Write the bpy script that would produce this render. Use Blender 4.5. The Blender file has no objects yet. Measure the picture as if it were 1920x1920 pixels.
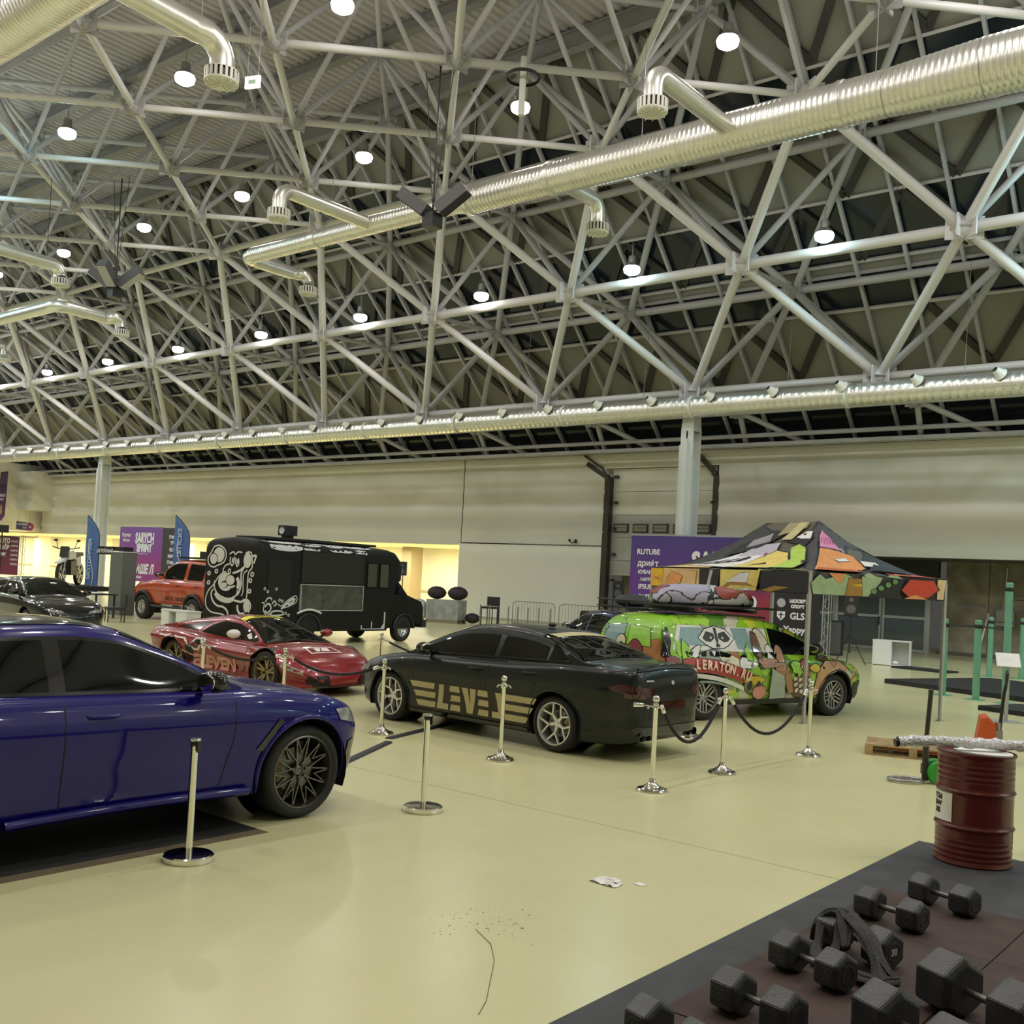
import bpy, bmesh, math, random
import numpy as np
from mathutils import Vector, Matrix
random.seed(7); rng = np.random.default_rng(7)
C = bpy.context.scene.collection
# ---------------------------------------------------------------- camera
FPX, PPX, PPY = 1943.0, 960.0, 1036.0
ROLL, PITCH, YAW, HC = math.radians(3.0), math.radians(1.4), math.radians(39.4), 2.1
FWD = np.array([-math.sin(YAW)*math.cos(PITCH), math.cos(YAW)*math.cos(PITCH), math.sin(PITCH)])
_r0 = np.array([math.cos(YAW), math.sin(YAW), 0.0]); _u0 = np.cross(_r0, FWD)
RIGHT = math.cos(ROLL)*_r0 + math.sin(ROLL)*_u0
UP = np.cross(RIGHT, FWD)
cam = bpy.data.cameras.new('camera'); camo = bpy.data.objects.new('camera', cam); C.objects.link(camo)
m = Matrix(((RIGHT[0], UP[0], -FWD[0], 0), (RIGHT[1], UP[1], -FWD[1], 0), (RIGHT[2], UP[2], -FWD[2], HC), (0, 0, 0, 1)))
camo.matrix_world = m
cam.sensor_width = 36; cam.sensor_fit = 'HORIZONTAL'
cam.lens = FPX/1920*36
cam.shift_y = (PPY-960)/1920; cam.shift_x = 0
cam.clip_start = 0.1; cam.clip_end = 400
bpy.context.scene.camera = camo
def proj(p):
    q = np.asarray(p, float)-np.array([0, 0, HC]); d = q @ FWD
    return PPX+FPX*(q @ RIGHT)/d, PPY-FPX*(q @ UP)/d, d
# ---------------------------------------------------------------- world, exposure
W = bpy.data.worlds.new('world'); bpy.context.scene.world = W; W.use_nodes = True
W.node_tree.nodes['Background'].inputs[0].default_value = (0.62, 0.60, 0.52, 1)
W.node_tree.nodes['Background'].inputs[1].default_value = 0.10
sc = bpy.context.scene
sc.view_settings.view_transform = 'Standard'; sc.view_settings.look = 'None'
sc.view_settings.exposure = 0.0; sc.view_settings.gamma = 1.0; sc.view_settings.use_curve_mapping = False
sc.cycles.use_denoising = True
sc.cycles.use_adaptive_sampling = True; sc.cycles.adaptive_threshold = 0.03
sc.cycles.max_bounces = 5; sc.cycles.diffuse_bounces = 3; sc.cycles.glossy_bounces = 4; sc.cycles.transmission_bounces = 4
sc.cycles.sample_clamp_indirect = 8.0
sc.cycles.caustics_reflective = False; sc.cycles.caustics_refractive = False
LAMP_W = 575.0; LAMP_UP = 150.0
# hall lamps: rows across the roof, one lamp in every 7 m bay, each hung under an upper roof node
LAMPS = []          # (x, y, z, row)
for row, (yy, zz) in enumerate(((30.2, 13.4), (23.9, 16.75), (16.9, 16.7), (9.9, 16.4), (2.9, 16.4), (-4.1, 16.4))):
    for k in range(-6, 12):
        LAMPS.append((-20.05-7*k - 0.17*row, yy, zz, row))
for (x, y, z, row) in LAMPS:
    if row > 0 and x < -83: continue
    if row == 5 or (row >= 3 and x > 2): continue
    cool = (row == 0 and x > -23) or (row == 2 and x < -30)
    col = (0.60, 0.93, 1.0) if cool else (1.0, 0.965, 0.92)
    if row == 1 and -28 < x < -10: col = (1.0, 0.93, 0.86)
    for typ, e in (('SPOT', LAMP_W), ('POINT', LAMP_UP)):       # reflector beam downward; the rest leaks through the prismatic shade
        L = bpy.data.lights.new('lamp_light', typ); L.energy = e; L.shadow_soft_size = 0.2; L.color = col
        if typ == 'SPOT': L.spot_size = math.radians(158); L.spot_blend = 0.55
        lo = bpy.data.objects.new('lamp_light', L); C.objects.link(lo); lo.location = (x, y, z-0.42)
# warm ceiling panels in the corridor behind the wall opening
for k in range(14):
    L = bpy.data.lights.new('corridor_light', 'AREA'); L.energy = 330; L.shape = 'RECTANGLE'; L.size = 4.2; L.size_y = 1.2
    L.color = (1.0, 0.90, 0.68)
    lo = bpy.data.objects.new('corridor_light', L); C.objects.link(lo); lo.location = (-37.6-5.2*k, 43.2, 3.5)

# ---------------------------------------------------------------- helpers
def nd(nt, t, **kw):
    n = nt.nodes.new(t)
    for k, v in kw.items():
        if k in n.inputs: n.inputs[k].default_value = v
        else: setattr(n, k, v)
    return n
def mat(name, col, rough=0.5, metal=0.0, noise=0.0, nscale=6.0, bump=0.0, bscale=40.0, coat=0.0, spec=0.5, emit=None, estr=0.0, rnoise=0.0, col2=None, alpha=None, trans=0.0):
    M = bpy.data.materials.new(name); M.use_nodes = True; nt = M.node_tree; B = nt.nodes['Principled BSDF']
    B.inputs['Roughness'].default_value = rough; B.inputs['Metallic'].default_value = metal
    B.inputs['Coat Weight'].default_value = coat; B.inputs['Coat Roughness'].default_value = 0.04
    B.inputs['Specular IOR Level'].default_value = spec
    B.inputs['Transmission Weight'].default_value = trans
    B.inputs['Base Color'].default_value = (*col, 1)
    tc = nt.nodes.new('ShaderNodeTexCoord')
    nz = nd(nt, 'ShaderNodeTexNoise'); nz.inputs['Scale'].default_value = nscale; nz.inputs['Detail'].default_value = 5
    nt.links.new(tc.outputs['Object'], nz.inputs['Vector'])
    mx = nt.nodes.new('ShaderNodeMix'); mx.data_type = 'RGBA'
    c2 = col2 if col2 else tuple(max(0, c*(1-noise)) for c in col)
    c1 = col if col2 else tuple(min(1, c*(1+noise*0.5)) for c in col)
    mx.inputs[6].default_value = (*c1, 1); mx.inputs[7].default_value = (*c2, 1)
    rp = nt.nodes.new('ShaderNodeValToRGB'); rp.color_ramp.elements[0].position = 0.35; rp.color_ramp.elements[1].position = 0.68
    nt.links.new(nz.outputs['Fac'], rp.inputs[0]); nt.links.new(rp.outputs[0], mx.inputs[0])
    nt.links.new(mx.outputs[2], B.inputs['Base Color'])
    if bump > 0:
        n2 = nd(nt, 'ShaderNodeTexNoise'); n2.inputs['Scale'].default_value = bscale; n2.inputs['Detail'].default_value = 3
        nt.links.new(tc.outputs['Object'], n2.inputs['Vector'])
        bp = nt.nodes.new('ShaderNodeBump'); bp.inputs['Strength'].default_value = bump; bp.inputs['Distance'].default_value = 0.02
        nt.links.new(n2.outputs['Fac'], bp.inputs['Height']); nt.links.new(bp.outputs[0], B.inputs['Normal'])
    if rnoise > 0:
        mr = nt.nodes.new('ShaderNodeMapRange'); mr.inputs[3].default_value = max(0, rough-rnoise); mr.inputs[4].default_value = rough+rnoise
        nt.links.new(nz.outputs['Fac'], mr.inputs[0]); nt.links.new(mr.outputs[0], B.inputs['Roughness'])
    if emit: B.inputs['Emission Color'].default_value = (*emit, 1); B.inputs['Emission Strength'].default_value = estr
    return M
class MB:
    def __init__(s): s.v = []; s.f = []
    def add(s, vs, fs):
        o = len(s.v); s.v += [tuple(map(float, q)) for q in vs]; s.f += [tuple(i+o for i in q) for q in fs]; return s
    def box(s, x0, x1, y0, y1, z0, z1, M=None):
        vs = [(x, y, z) for x in (x0, x1) for y in (y0, y1) for z in (z0, z1)]
        if M is not None: vs = [tuple(M @ Vector(q)) for q in vs]
        return s.add(vs, [(0, 1, 3, 2), (4, 6, 7, 5), (0, 4, 5, 1), (2, 3, 7, 6), (0, 2, 6, 4), (1, 5, 7, 3)])
    def bar(s, a, b, w, h, up=(0, 0, 1)):
        a = Vector(a); b = Vector(b); d = (b-a).normalized(); u = Vector(up)
        if abs(d.dot(u)) > 0.98: u = Vector((1, 0, 0))
        r = d.cross(u).normalized()*w/2; u = r.cross(d).normalized()*h/2
        vs = [p+i*r+j*u for p in (a, b) for i, j in ((-1, -1), (1, -1), (1, 1), (-1, 1))]
        return s.add(vs, [(0, 1, 2, 3), (7, 6, 5, 4), (0, 4, 5, 1), (1, 5, 6, 2), (2, 6, 7, 3), (3, 7, 4, 0)])
    def lathe(s, prof, n=24, M=None, caps=False):
        # profile [(r, h)] turned about local z
        vs = []; fs = []
        for r, h in prof:
            for i in range(n):
                t = 2*math.pi*i/n; vs.append(Vector((r*math.cos(t), r*math.sin(t), h)))
        if M is not None: vs = [M @ q for q in vs]
        k = len(prof)
        for j in range(k-1):
            for i in range(n):
                a = j*n+i; b = j*n+(i+1) % n; fs.append((a, b, b+n, a+n))
        if caps: fs.append(tuple(range(n-1, -1, -1))); fs.append(tuple((k-1)*n+i for i in range(n)))
        return s.add(vs, fs)
    def tube(s, pts, r, n=10, caps=True):
        pts = [Vector(p) for p in pts]; rr = r if isinstance(r, (list, tuple)) else [r]*len(pts)
        vs = []; fs = []; prev = None
        for i, p in enumerate(pts):
            d = (pts[min(i+1, len(pts)-1)]-pts[max(i-1, 0)]).normalized()
            if prev is None:
                u = Vector((0, 0, 1)) if abs(d.z) < 0.9 else Vector((1, 0, 0)); x = d.cross(u).normalized()
            else: x = (prev-d*prev.dot(d)).normalized()
            prev = x; y = d.cross(x)
            for k in range(n):
                t = 2*math.pi*k/n; vs.append(p+rr[i]*(math.cos(t)*x+math.sin(t)*y))
        for j in range(len(pts)-1):
            for k in range(n):
                a = j*n+k; b = j*n+(k+1) % n; fs.append((a, a+n, b+n, b))
        if caps: fs.append(tuple(range(n))); fs.append(tuple((len(pts)-1)*n+k for k in range(n-1, -1, -1)))
        return s.add(vs, fs)
    def sphere(s, c, r, n=16, m=10, sz=1.0):
        prof = [(max(1e-4, r*math.sin(math.pi*j/m)), -r*sz*math.cos(math.pi*j/m)) for j in range(m+1)]
        return s.lathe(prof, n, Matrix.Translation(c))
    def prism(s, poly, h0, h1, M=None):
        n = len(poly); vs = [Vector((x, y, h0)) for x, y in poly]+[Vector((x, y, h1)) for x, y in poly]
        if M is not None: vs = [M @ q for q in vs]
        return s.add(vs, [tuple(range(n-1, -1, -1)), tuple(range(n, 2*n))]+[(i, (i+1) % n, n+(i+1) % n, n+i) for i in range(n)])
    def mesh(s, name, smooth=None):
        me = bpy.data.meshes.new(name); me.from_pydata(s.v, [], s.f); me.validate()
        b = bmesh.new(); b.from_mesh(me); bmesh.ops.recalc_face_normals(b, faces=b.faces)
        if smooth is not None:
            for f in b.faces: f.smooth = True
            for e in b.edges:
                if len(e.link_faces) == 2 and e.calc_face_angle(0) > math.radians(smooth): e.smooth = False
        b.to_mesh(me); b.free(); return me
def link(name, me, M=None, parent=None, loc=None):
    o = bpy.data.objects.new(name, me); C.objects.link(o)
    if M is not None and me is not None and not me.materials: me.materials.append(M)
    if parent is not None: o.parent = parent
    if loc is not None: o.location = loc
    return o
def part(name, mb, M, parent=None, smooth=None, label=None):
    o = link(name, mb.mesh(name, smooth), M, parent)
    if label: o['label'] = label
    return o
def tag(o, label, cat, group=None, kind=None):
    o['label'] = label; o['category'] = cat
    if group: o['group'] = group
    if kind: o['kind'] = kind
    return o
def thing(name, label, cat, loc=(0, 0, 0), rz=0.0, group=None):
    o = bpy.data.objects.new(name, None); C.objects.link(o); o.location = loc; o.rotation_euler = (0, 0, rz); o.empty_display_size = 0.2
    return tag(o, label, cat, group)
def struct(name, mb, M, smooth=None, parent=None):
    o = link(name, mb.mesh(name, smooth), M, parent)
    if parent is None: o['kind'] = 'structure'
    return o
def sempty(name):
    o = bpy.data.objects.new(name, None); C.objects.link(o); o['kind'] = 'structure'; return o
def copy_tree(o, parent=None):
    c = o.copy(); C.objects.link(c)
    if parent is not None: c.parent = parent
    for ch in list(o.children): copy_tree(ch, c)
    return c
def rotz(a): return Matrix.Rotation(a, 4, 'Z')
def T(x, y, z): return Matrix.Translation((x, y, z))
def RX(a): return Matrix.Rotation(a, 4, 'X')
def RY(a): return Matrix.Rotation(a, 4, 'Y')
R = math.radians
# text laid out as a flat mesh in (u, v)
def textmesh(s, size=1.0, bold=0.0, shear=0.0, sx=1.0, depth=0.0, space=1.0):
    cu = bpy.data.curves.new('txt', 'FONT'); cu.body = s; cu.size = size; cu.offset = bold; cu.shear = shear; cu.extrude = depth
    cu.align_x = 'CENTER'; cu.align_y = 'CENTER'; cu.resolution_u = 3; cu.space_character = space
    o = bpy.data.objects.new('txt', cu); C.objects.link(o)
    dg = bpy.context.evaluated_depsgraph_get(); me = bpy.data.meshes.new_from_object(o.evaluated_get(dg))
    vs = [(v.co.x*sx, v.co.y, v.co.z) for v in me.vertices]; fs = [tuple(p.vertices) for p in me.polygons]
    bpy.data.objects.remove(o); bpy.data.curves.remove(cu); bpy.data.meshes.remove(me)
    return vs, fs
# ---------------------------------------------------------------- materials of the setting
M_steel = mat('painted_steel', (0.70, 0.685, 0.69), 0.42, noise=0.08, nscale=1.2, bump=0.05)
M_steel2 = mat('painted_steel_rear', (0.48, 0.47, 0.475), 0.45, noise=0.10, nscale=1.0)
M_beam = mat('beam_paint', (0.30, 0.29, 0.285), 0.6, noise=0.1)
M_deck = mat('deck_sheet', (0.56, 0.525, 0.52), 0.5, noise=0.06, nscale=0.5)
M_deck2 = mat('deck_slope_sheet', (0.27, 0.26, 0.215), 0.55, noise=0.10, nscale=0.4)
M_dkglass = mat('night_glass', (0.012, 0.018, 0.022), 0.12, spec=0.6)
M_col = mat('column_paint', (0.74, 0.76, 0.76), 0.4, noise=0.04)
M_galv = mat('galvanised_duct', (0.86, 0.85, 0.80), 0.30, metal=0.85, noise=0.05, nscale=2.5, bump=0.03, bscale=5)
M_white = mat('white_plastic', (0.82, 0.81, 0.74), 0.4)
M_black = mat('black_metal', (0.015, 0.015, 0.017), 0.45)
M_blackp = mat('black_plastic', (0.022, 0.022, 0.024), 0.5, bump=0.05, bscale=200)
M_chrome = mat('chrome', (0.80, 0.79, 0.74), 0.10, metal=1.0, rnoise=0.04, nscale=20)
M_red = mat('drum_red', (0.115, 0.007, 0.006), 0.30, noise=0.12, nscale=3, coat=0.2, rnoise=0.06)
M_rubber = mat('tyre_rubber', (0.016, 0.016, 0.016), 0.72, bump=0.1, bscale=90)
M_whitepaint = mat('white_board', (0.80, 0.81, 0.80), 0.45)
M_paper = mat('paper', (0.85, 0.84, 0.80), 0.7)
# floor: pale epoxy, glossy with worn, duller patches
def floor_mat():
    M = bpy.data.materials.new('epoxy_floor'); M.use_nodes = True; nt = M.node_tree; B = nt.nodes['Principled BSDF']
    tc = nt.nodes.new('ShaderNodeTexCoord')
    n1 = nd(nt, 'ShaderNodeTexNoise'); n1.inputs['Scale'].default_value = 0.55; n1.inputs['Detail'].default_value = 6; n1.inputs['Roughness'].default_value = 0.6
    n2 = nd(nt, 'ShaderNodeTexNoise'); n2.inputs['Scale'].default_value = 9; n2.inputs['Detail'].default_value = 6
    n3 = nd(nt, 'ShaderNodeTexNoise'); n3.inputs['Scale'].default_value = 2.2; n3.inputs['Detail'].default_value = 8; n3.inputs['Roughness'].default_value = 0.75
    for n in (n1, n2, n3): nt.links.new(tc.outputs['Object'], n.inputs['Vector'])
    r1 = nt.nodes.new('ShaderNodeValToRGB'); r1.color_ramp.elements[0].position = 0.3; r1.color_ramp.elements[1].position = 0.75
    r1.color_ramp.elements[0].color = (0.64, 0.615, 0.335, 1); r1.color_ramp.elements[1].color = (0.73, 0.705, 0.415, 1)
    nt.links.new(n1.outputs['Fac'], r1.inputs[0])
    # scuffs: thin dark specks
    r2 = nt.nodes.new('ShaderNodeValToRGB'); r2.color_ramp.elements[0].position = 0.70; r2.color_ramp.elements[1].position = 0.95
    r2.color_ramp.elements[0].color = (0, 0, 0, 1); r2.color_ramp.elements[1].color = (1, 1, 1, 1)
    nt.links.new(n3.outputs['Fac'], r2.inputs[0])
    mx = nt.nodes.new('ShaderNodeMix'); mx.data_type = 'RGBA'; mx.inputs[7].default_value = (0.60, 0.58, 0.33, 1)
    mu = nt.nodes.new('ShaderNodeMath'); mu.operation = 'MULTIPLY'; mu.inputs[1].default_value = 0.35; nt.links.new(n2.outputs['Fac'], mu.inputs[0]); nt.links.new(mu.outputs[0], mx.inputs[0]); nt.links.new(r1.outputs[0], mx.inputs[6]); nt.links.new(mx.outputs[2], B.inputs['Base Color'])
    B.inputs['Roughness'].default_value = 0.25
    B.inputs['Specular IOR Level'].default_value = 0.5
    return M
M_floor = floor_mat()
# floor laid as slabs with recessed joints (one object per slab, joint mortar below)
XW0, XW1, YF, YW = -112.0, 24.0, -16.0, 39.0
floor = sempty('floor')
mb = MB(); mb.box(XW0, XW1, YF, 47.2, -0.30, -0.012)
struct('floor_joint_bed', mb, mat('joint_filler', (0.42, 0.41, 0.26), 0.6), parent=floor)
xs = [XW0, -88, -64, -40, -22.4, -13.2, 6.5, XW1]; ys = [YF, -6, 2.0, 7.58, 15.4, 24.0, 33.0, 47.2]
for i in range(len(xs)-1):
    for j in range(len(ys)-1):
        mb = MB(); g = 0.005; mb.box(xs[i]+g, xs[i+1]-g, ys[j]+g, ys[j+1]-g, -0.25, 0)
        o = struct('floor_slab', mb, M_floor, parent=floor)
# ---------------------------------------------------------------- wall with openings
def wall_mat():
    M = mat('wall_sheet', (0.78, 0.75, 0.66), 0.30, noise=0.05, nscale=0.35, rnoise=0.05)
    return M
M_wall = wall_mat()
M_wall_low = mat('wall_lower', (0.92, 0.90, 0.82), 0.45, noise=0.04, nscale=0.3)
def wavy(x0, x1, z0, z1, y, nx, amp=0.016):
    # horizontally ribbed wall cladding: gentle waves in height
    nz = int((z1-z0)/0.09)+1; mb = MB(); vs = []; fs = []
    X = np.linspace(x0, x1, nx+1); Z = np.linspace(z0, z1, nz+1)
    for a in X:
        for b in Z:
            w = amp*(math.sin(b*7.4)+0.5*math.sin(b*13.1+1.0)+0.5*math.sin(a*0.9+b*2.0)*0.6+0.25*math.sin(a*2.3))
            vs.append((a, y-w, b))
    n = nz+1
    for i in range(nx):
        for j in range(nz): fs.append((i*n+j, (i+1)*n+j, (i+1)*n+j+1, i*n+j+1))
    mb.add(vs, fs); mb.box(x0, x1, y+0.05, y+0.3, z0, z1); return mb
wall = sempty('wall_back')
ZT, ZB = 7.95, 3.64
struct('wall_panel', wavy(-79.5, -35.45, ZB, ZT, YW, 120), M_wall, smooth=60, parent=wall)
struct('wall_panel', wavy(-35.38, -26.75, 3.78, ZT, YW, 30), M_wall, smooth=60, parent=wall)
mb = MB(); mb.box(-35.5, -26.75, YW-0.02, YW+0.3, 0, 3.72); struct('wall_panel', mb, M_wall_low, parent=wall)
struct('wall_panel', wavy(-21.0, XW1, ZB, ZT, YW, 110), M_wall, smooth=60, parent=wall)
mb = MB(); mb.box(-35.5, -26.8, YW-0.045, YW, 0, 0.12); o = struct('baseboard_back', mb, mat('skirting', (0.45, 0.46, 0.36), 0.5))
mb = MB(); mb.box(-21.0, -20.6, YW, YW+2.9, 0, ZB); struct('wall_return', mb, M_wall_low, parent=wall)
mb = MB(); mb.box(-26.75, -21.0, YW+0.35, YW+0.6, 6.6, ZT); mb.box(-26.75, -21, YW, YW+.35, 7.3, ZT); struct('door_lintel', mb, M_wall, parent=wall)
# recess at the right: concrete walls, ceiling, glazed doors
def concrete_mat():
    M = mat('raw_concrete', (0.34, 0.31, 0.23), 0.8, noise=0.35, nscale=1.6, bump=0.4, bscale=12)
    return M
M_conc = concrete_mat()
rec = sempty('wall_recess')
xs_c = [-12.55, -10.95, -9.0, -7.2, -5.2, -3.2, -1.2, 0.8, 3, 6, 10, 15, XW1]
for i in range(len(xs_c)-1):
    for (z0, z1) in ((0.0, 1.9), (1.93, 3.64)):
        mb = MB(); mb.box(xs_c[i]+0.012, xs_c[i+1]-0.012, 42.0+0.02*(i % 2), 42.4, z0+0.01, z1)
        o = struct('concrete_panel', mb, M_conc, parent=rec)
mb = MB(); mb.box(-12.8, XW1, 41.94, 42.0, 0, 0.14); struct('baseboard_recess', mb, mat('dark_skirting', (0.12, 0.12, 0.10), 0.6))
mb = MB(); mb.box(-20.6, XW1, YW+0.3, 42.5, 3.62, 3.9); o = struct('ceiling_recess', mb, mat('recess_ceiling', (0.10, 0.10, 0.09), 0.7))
mb = MB(); mb.box(-9.2, -8.75, 41.4, 42.0, 0, 3.6); struct('column_recess', mb, M_conc)
# glazed double doors (aluminium frames)
M_alu = mat('aluminium_frame', (0.42, 0.45, 0.43), 0.4, metal=0.3)
M_doorglass = mat('dusky_glass', (0.10, 0.125, 0.13), 0.10, spec=0.6)
gw = sempty('window_1')
def glaz(x0, x1, y, z0, z1, bars):
    mb = MB(); fw = 0.085
    mb.box(x0, x0+fw, y-.05, y+.05, z0, z1); mb.box(x1-fw, x1, y-.05, y+.05, z0, z1)
    for zb in [z0, z1-fw*1.2]+bars: mb.box(x0+fw, x1-fw, y-.045, y+.045, zb, zb+fw*1.3)
    return mb
dx = [(-20.4, -18.55), (-18.5, -16.62), (-16.55, -14.72), (-14.67, -12.95)]
for (a, b) in dx:
    struct('door_leaf', glaz(a, b, 41.2, 0.03, 2.55, [1.30]), M_alu, parent=gw)
    mb = MB(); mb.box(a+.085, b-.085, 41.19, 41.21, .1, 2.5); struct('pane', mb, M_doorglass, parent=gw)
mb = MB(); mb.box(-20.5, -12.8, 41.12, 41.28, 2.56, 2.68)
for q in (-20.5, -16.6, -12.95): mb.box(q, q+.13, 41.12, 41.28, 0, 2.6)
struct('door_frame', mb, M_alu, parent=gw)
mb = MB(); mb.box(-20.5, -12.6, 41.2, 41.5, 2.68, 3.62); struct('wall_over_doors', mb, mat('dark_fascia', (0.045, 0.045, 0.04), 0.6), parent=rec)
for q in (-16.75, -14.8):
    mb = MB(); mb.box(q, q+.04, 41.08, 41.13, 1.0, 1.35); struct('door_handle', mb, M_black, parent=gw)
# roller / sectional door
dr = sempty('door_1')
M_door = mat('sectional_door', (0.47, 0.455, 0.42), 0.45, noise=0.05)
zs = [0.02, 1.06, 2.1, 3.14, 4.18, 5.22, 6.26, 7.3]
for i in range(7):
    mb = MB(); mb.box(-26.45, -21.2, YW+0.2, YW+0.26, zs[i]+(1.18 if i == 2 else 0), zs[i+1]-0.025) if i >= 3 else None
    if i >= 3:
        struct('door_panel', mb, M_door if i < 5 else M_wall, parent=dr)
mb = MB(); mb.box(-26.45, -21.2, YW+0.2, YW+0.26, 2.55, 3.115); struct('door_panel', mb, M_door, parent=dr)
M_win = mat('door_window_frame', (0.03, 0.03, 0.03), 0.4); M_wing = mat('door_window_glass', (0.30, 0.29, 0.25), 0.2)
for k in range(5):
    xa = -26.28+k*1.03
    mb = MB(); mb.box(xa, xa+.78, YW+.14, YW+.2, 4.40, 4.80); f = struct('window_frame', mb, M_win, parent=dr)
    mb = MB(); mb.box(xa+.06, xa+.72, YW+.125, YW+.14, 4.46, 4.6); mb.box(xa+.06, xa+.72, YW+.125, YW+.14, 4.62, 4.74); struct('pane', mb, M_wing, parent=dr)
vs, fs = textmesh('01', 0.34, 0.008)
mb = MB(); mb.add([(-23.85+a, YW+.19, 3.86+b) for a, b, c in vs], fs); struct('door_number', mb, M_black, parent=dr)
mb = MB()
mb.box(-26.78, -26.42, YW-.02, YW+.2, 0, 6.9); mb.box(-21.25, -20.98, YW-.02, YW+.2, 0, 6.9)
mb.bar((-26.6, YW+.05, 6.85), (-27.8, YW+.05, 7.55), .2, .2); mb.bar((-21.15, YW+.05, 6.9), (-21.9, YW-.1, 7.7), .2, .2)
mb.tube([(-26.45, YW-.1, 0.1), (-26.45, YW-.1, 6.7), (-26.9, YW-.1, 7.3), (-27.9, YW-.1, 7.9)], .05, 8)
for q in np.arange(1.0, 6.9, 1.17): mb.box(-26.3, -26.12, YW-.02, YW+.18, q, q+.12); mb.box(-21.35, -21.2, YW-.02, YW+.18, q, q+.1)
struct('door_track', mb, mat('dark_track', (0.05, 0.045, 0.03), 0.5), parent=dr)
mb = MB(); mb.box(-26.4, -21.2, YW+1.2, YW+1.4, 0, 3.2); struct('wall_behind_door', mb, mat('dim_plaster', (0.42, 0.38, 0.28), .7))
mb = MB(); mb.box(-26.45, -21.2, YW+.18, YW+.28, 2.47, 2.56); struct('door_bottom_edge', mb, mat('seal', (0.5, .5, .44), .4), parent=dr)
# wall stain marks, security camera
t = thing('security_camera', 'small dark security camera fixed on the cream wall above the crowd barriers', 'camera', (-28.2, YW-.05, 3.95))
mb = MB(); mb.box(-.05, .05, -.06, .0, -.08, .08); mb.bar((0, -.03, 0), (-.12, -.24, -.1), .04, .04); part('bracket', mb, M_black, t)
mb = MB(); mb.lathe([(0.001, -.16), (.06, -.16), (.06, .14), (.001, .14)], 12, T(-.16, -.28, .02) @ rotz(.7) @ RX(R(100))); part('camera_body', mb, M_black, t, 40)
# ---------------------------------------------------------------- corridor beyond the opening
cor = sempty('wall_corridor')
M_cor = mat('corridor_plaster', (0.88, 0.83, 0.68), 0.6, noise=0.03, nscale=0.5)
mb = MB(); mb.box(-112, -35.4, 46.5, 46.8, 0, 3.9); struct('corridor_wall', mb, M_cor, parent=cor)
mb = MB(); mb.box(-35.5, -35.2, YW+.3, 46.8, 0, 3.9); struct('corridor_wall', mb, M_cor, parent=cor)
mb = MB(); mb.box(-112, -35.2, YW+.3, 46.8, 3.66, 3.9); struct('ceiling_corridor', mb, mat('corridor_ceiling', (0.80, 0.74, 0.55), 0.6))
for (a, b, M_) in ((-45.3, -44.5, mat('brown_pillar_paint', (0.36, 0.29, 0.17), 0.5)), (-56, -55.2, M_cor), (-68, -67.2, M_cor), (-81.5, -80.6, M_cor), (-92, -91, M_cor)):
    mb = MB(); mb.box(a, b, 44.6, 45.6, 0, 3.66); o = struct('column_corridor', mb, M_)
mb = MB(); mb.box(-112, -35.4, 46.42, 46.5, .95, 1.05); struct('trim_corridor', mb, mat('dado_rail', (0.55, 0.47, 0.30), .5))
mb = MB()
for k in range(8): mb.box(-43.0-6.3*k, -41.4-6.3*k, 46.45, 46.52, 1.2, 2.5)
# ---------------------------------------------------------------- far left wall block
wl = sempty('wall_left')
struct('wall_block', MB().box(-110, -80.2, 35.6, 39.3, 3.75, 8.9), M_wall, parent=wl)
struct('wall_block', MB().box(-80.2, -77.9, 37.4, 39.3, 5.35, 8.3), M_wall, parent=wl)
struct('wall_end', MB().box(-112.4, -112, YF, 47, 0, 21), M_wall, parent=wl)
o = struct('wall_right', MB().box(XW1, XW1+.3, YF, 42.5, 0, 21), M_wall)
o = struct('wall_front', MB().box(-112, XW1, YF-.3, YF, 0, 21), M_wall)
# ---------------------------------------------------------------- roof deck
ceil = sempty('ceiling')
mb = MB(); vs = []; fs = []
xx = -112.0; k = 0; prof = []
while xx < 24:
    prof += [(xx, 20.62), (xx+.12, 20.62), (xx+.16, 20.70), (xx+.32, 20.70), (xx+.36, 20.62)]; xx += .36
Y0, Y1 = YF, 27.75
for (x, z) in prof: vs += [(x, Y0, z), (x, Y1, z)]
for i in range(len(prof)-1): fs.append((2*i, 2*i+2, 2*i+3, 2*i+1))
mb.add(vs, fs); mb.box(-112, 24, YF, 27.9, 20.75, 20.9)
struct('deck_sheet', mb, M_deck, parent=ceil)
SL = 48.25        # slope plane y+z
def sl(z, off=0.0): return SL-z-off, z-off     # point on the slope, moved inward
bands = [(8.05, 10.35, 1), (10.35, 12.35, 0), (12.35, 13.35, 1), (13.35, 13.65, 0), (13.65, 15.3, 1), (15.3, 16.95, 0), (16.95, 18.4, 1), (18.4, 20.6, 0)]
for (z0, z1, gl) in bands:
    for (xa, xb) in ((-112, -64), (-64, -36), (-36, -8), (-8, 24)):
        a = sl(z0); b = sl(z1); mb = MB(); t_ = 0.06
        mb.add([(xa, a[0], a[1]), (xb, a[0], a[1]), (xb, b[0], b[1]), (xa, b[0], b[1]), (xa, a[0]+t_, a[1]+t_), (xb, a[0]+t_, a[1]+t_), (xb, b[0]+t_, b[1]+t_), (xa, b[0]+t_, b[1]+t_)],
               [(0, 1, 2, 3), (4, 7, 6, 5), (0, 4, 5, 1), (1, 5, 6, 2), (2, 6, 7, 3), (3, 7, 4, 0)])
        struct('skylight_glass' if gl else 'slope_sheet', mb, M_dkglass if gl else M_deck2, parent=ceil)
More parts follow.
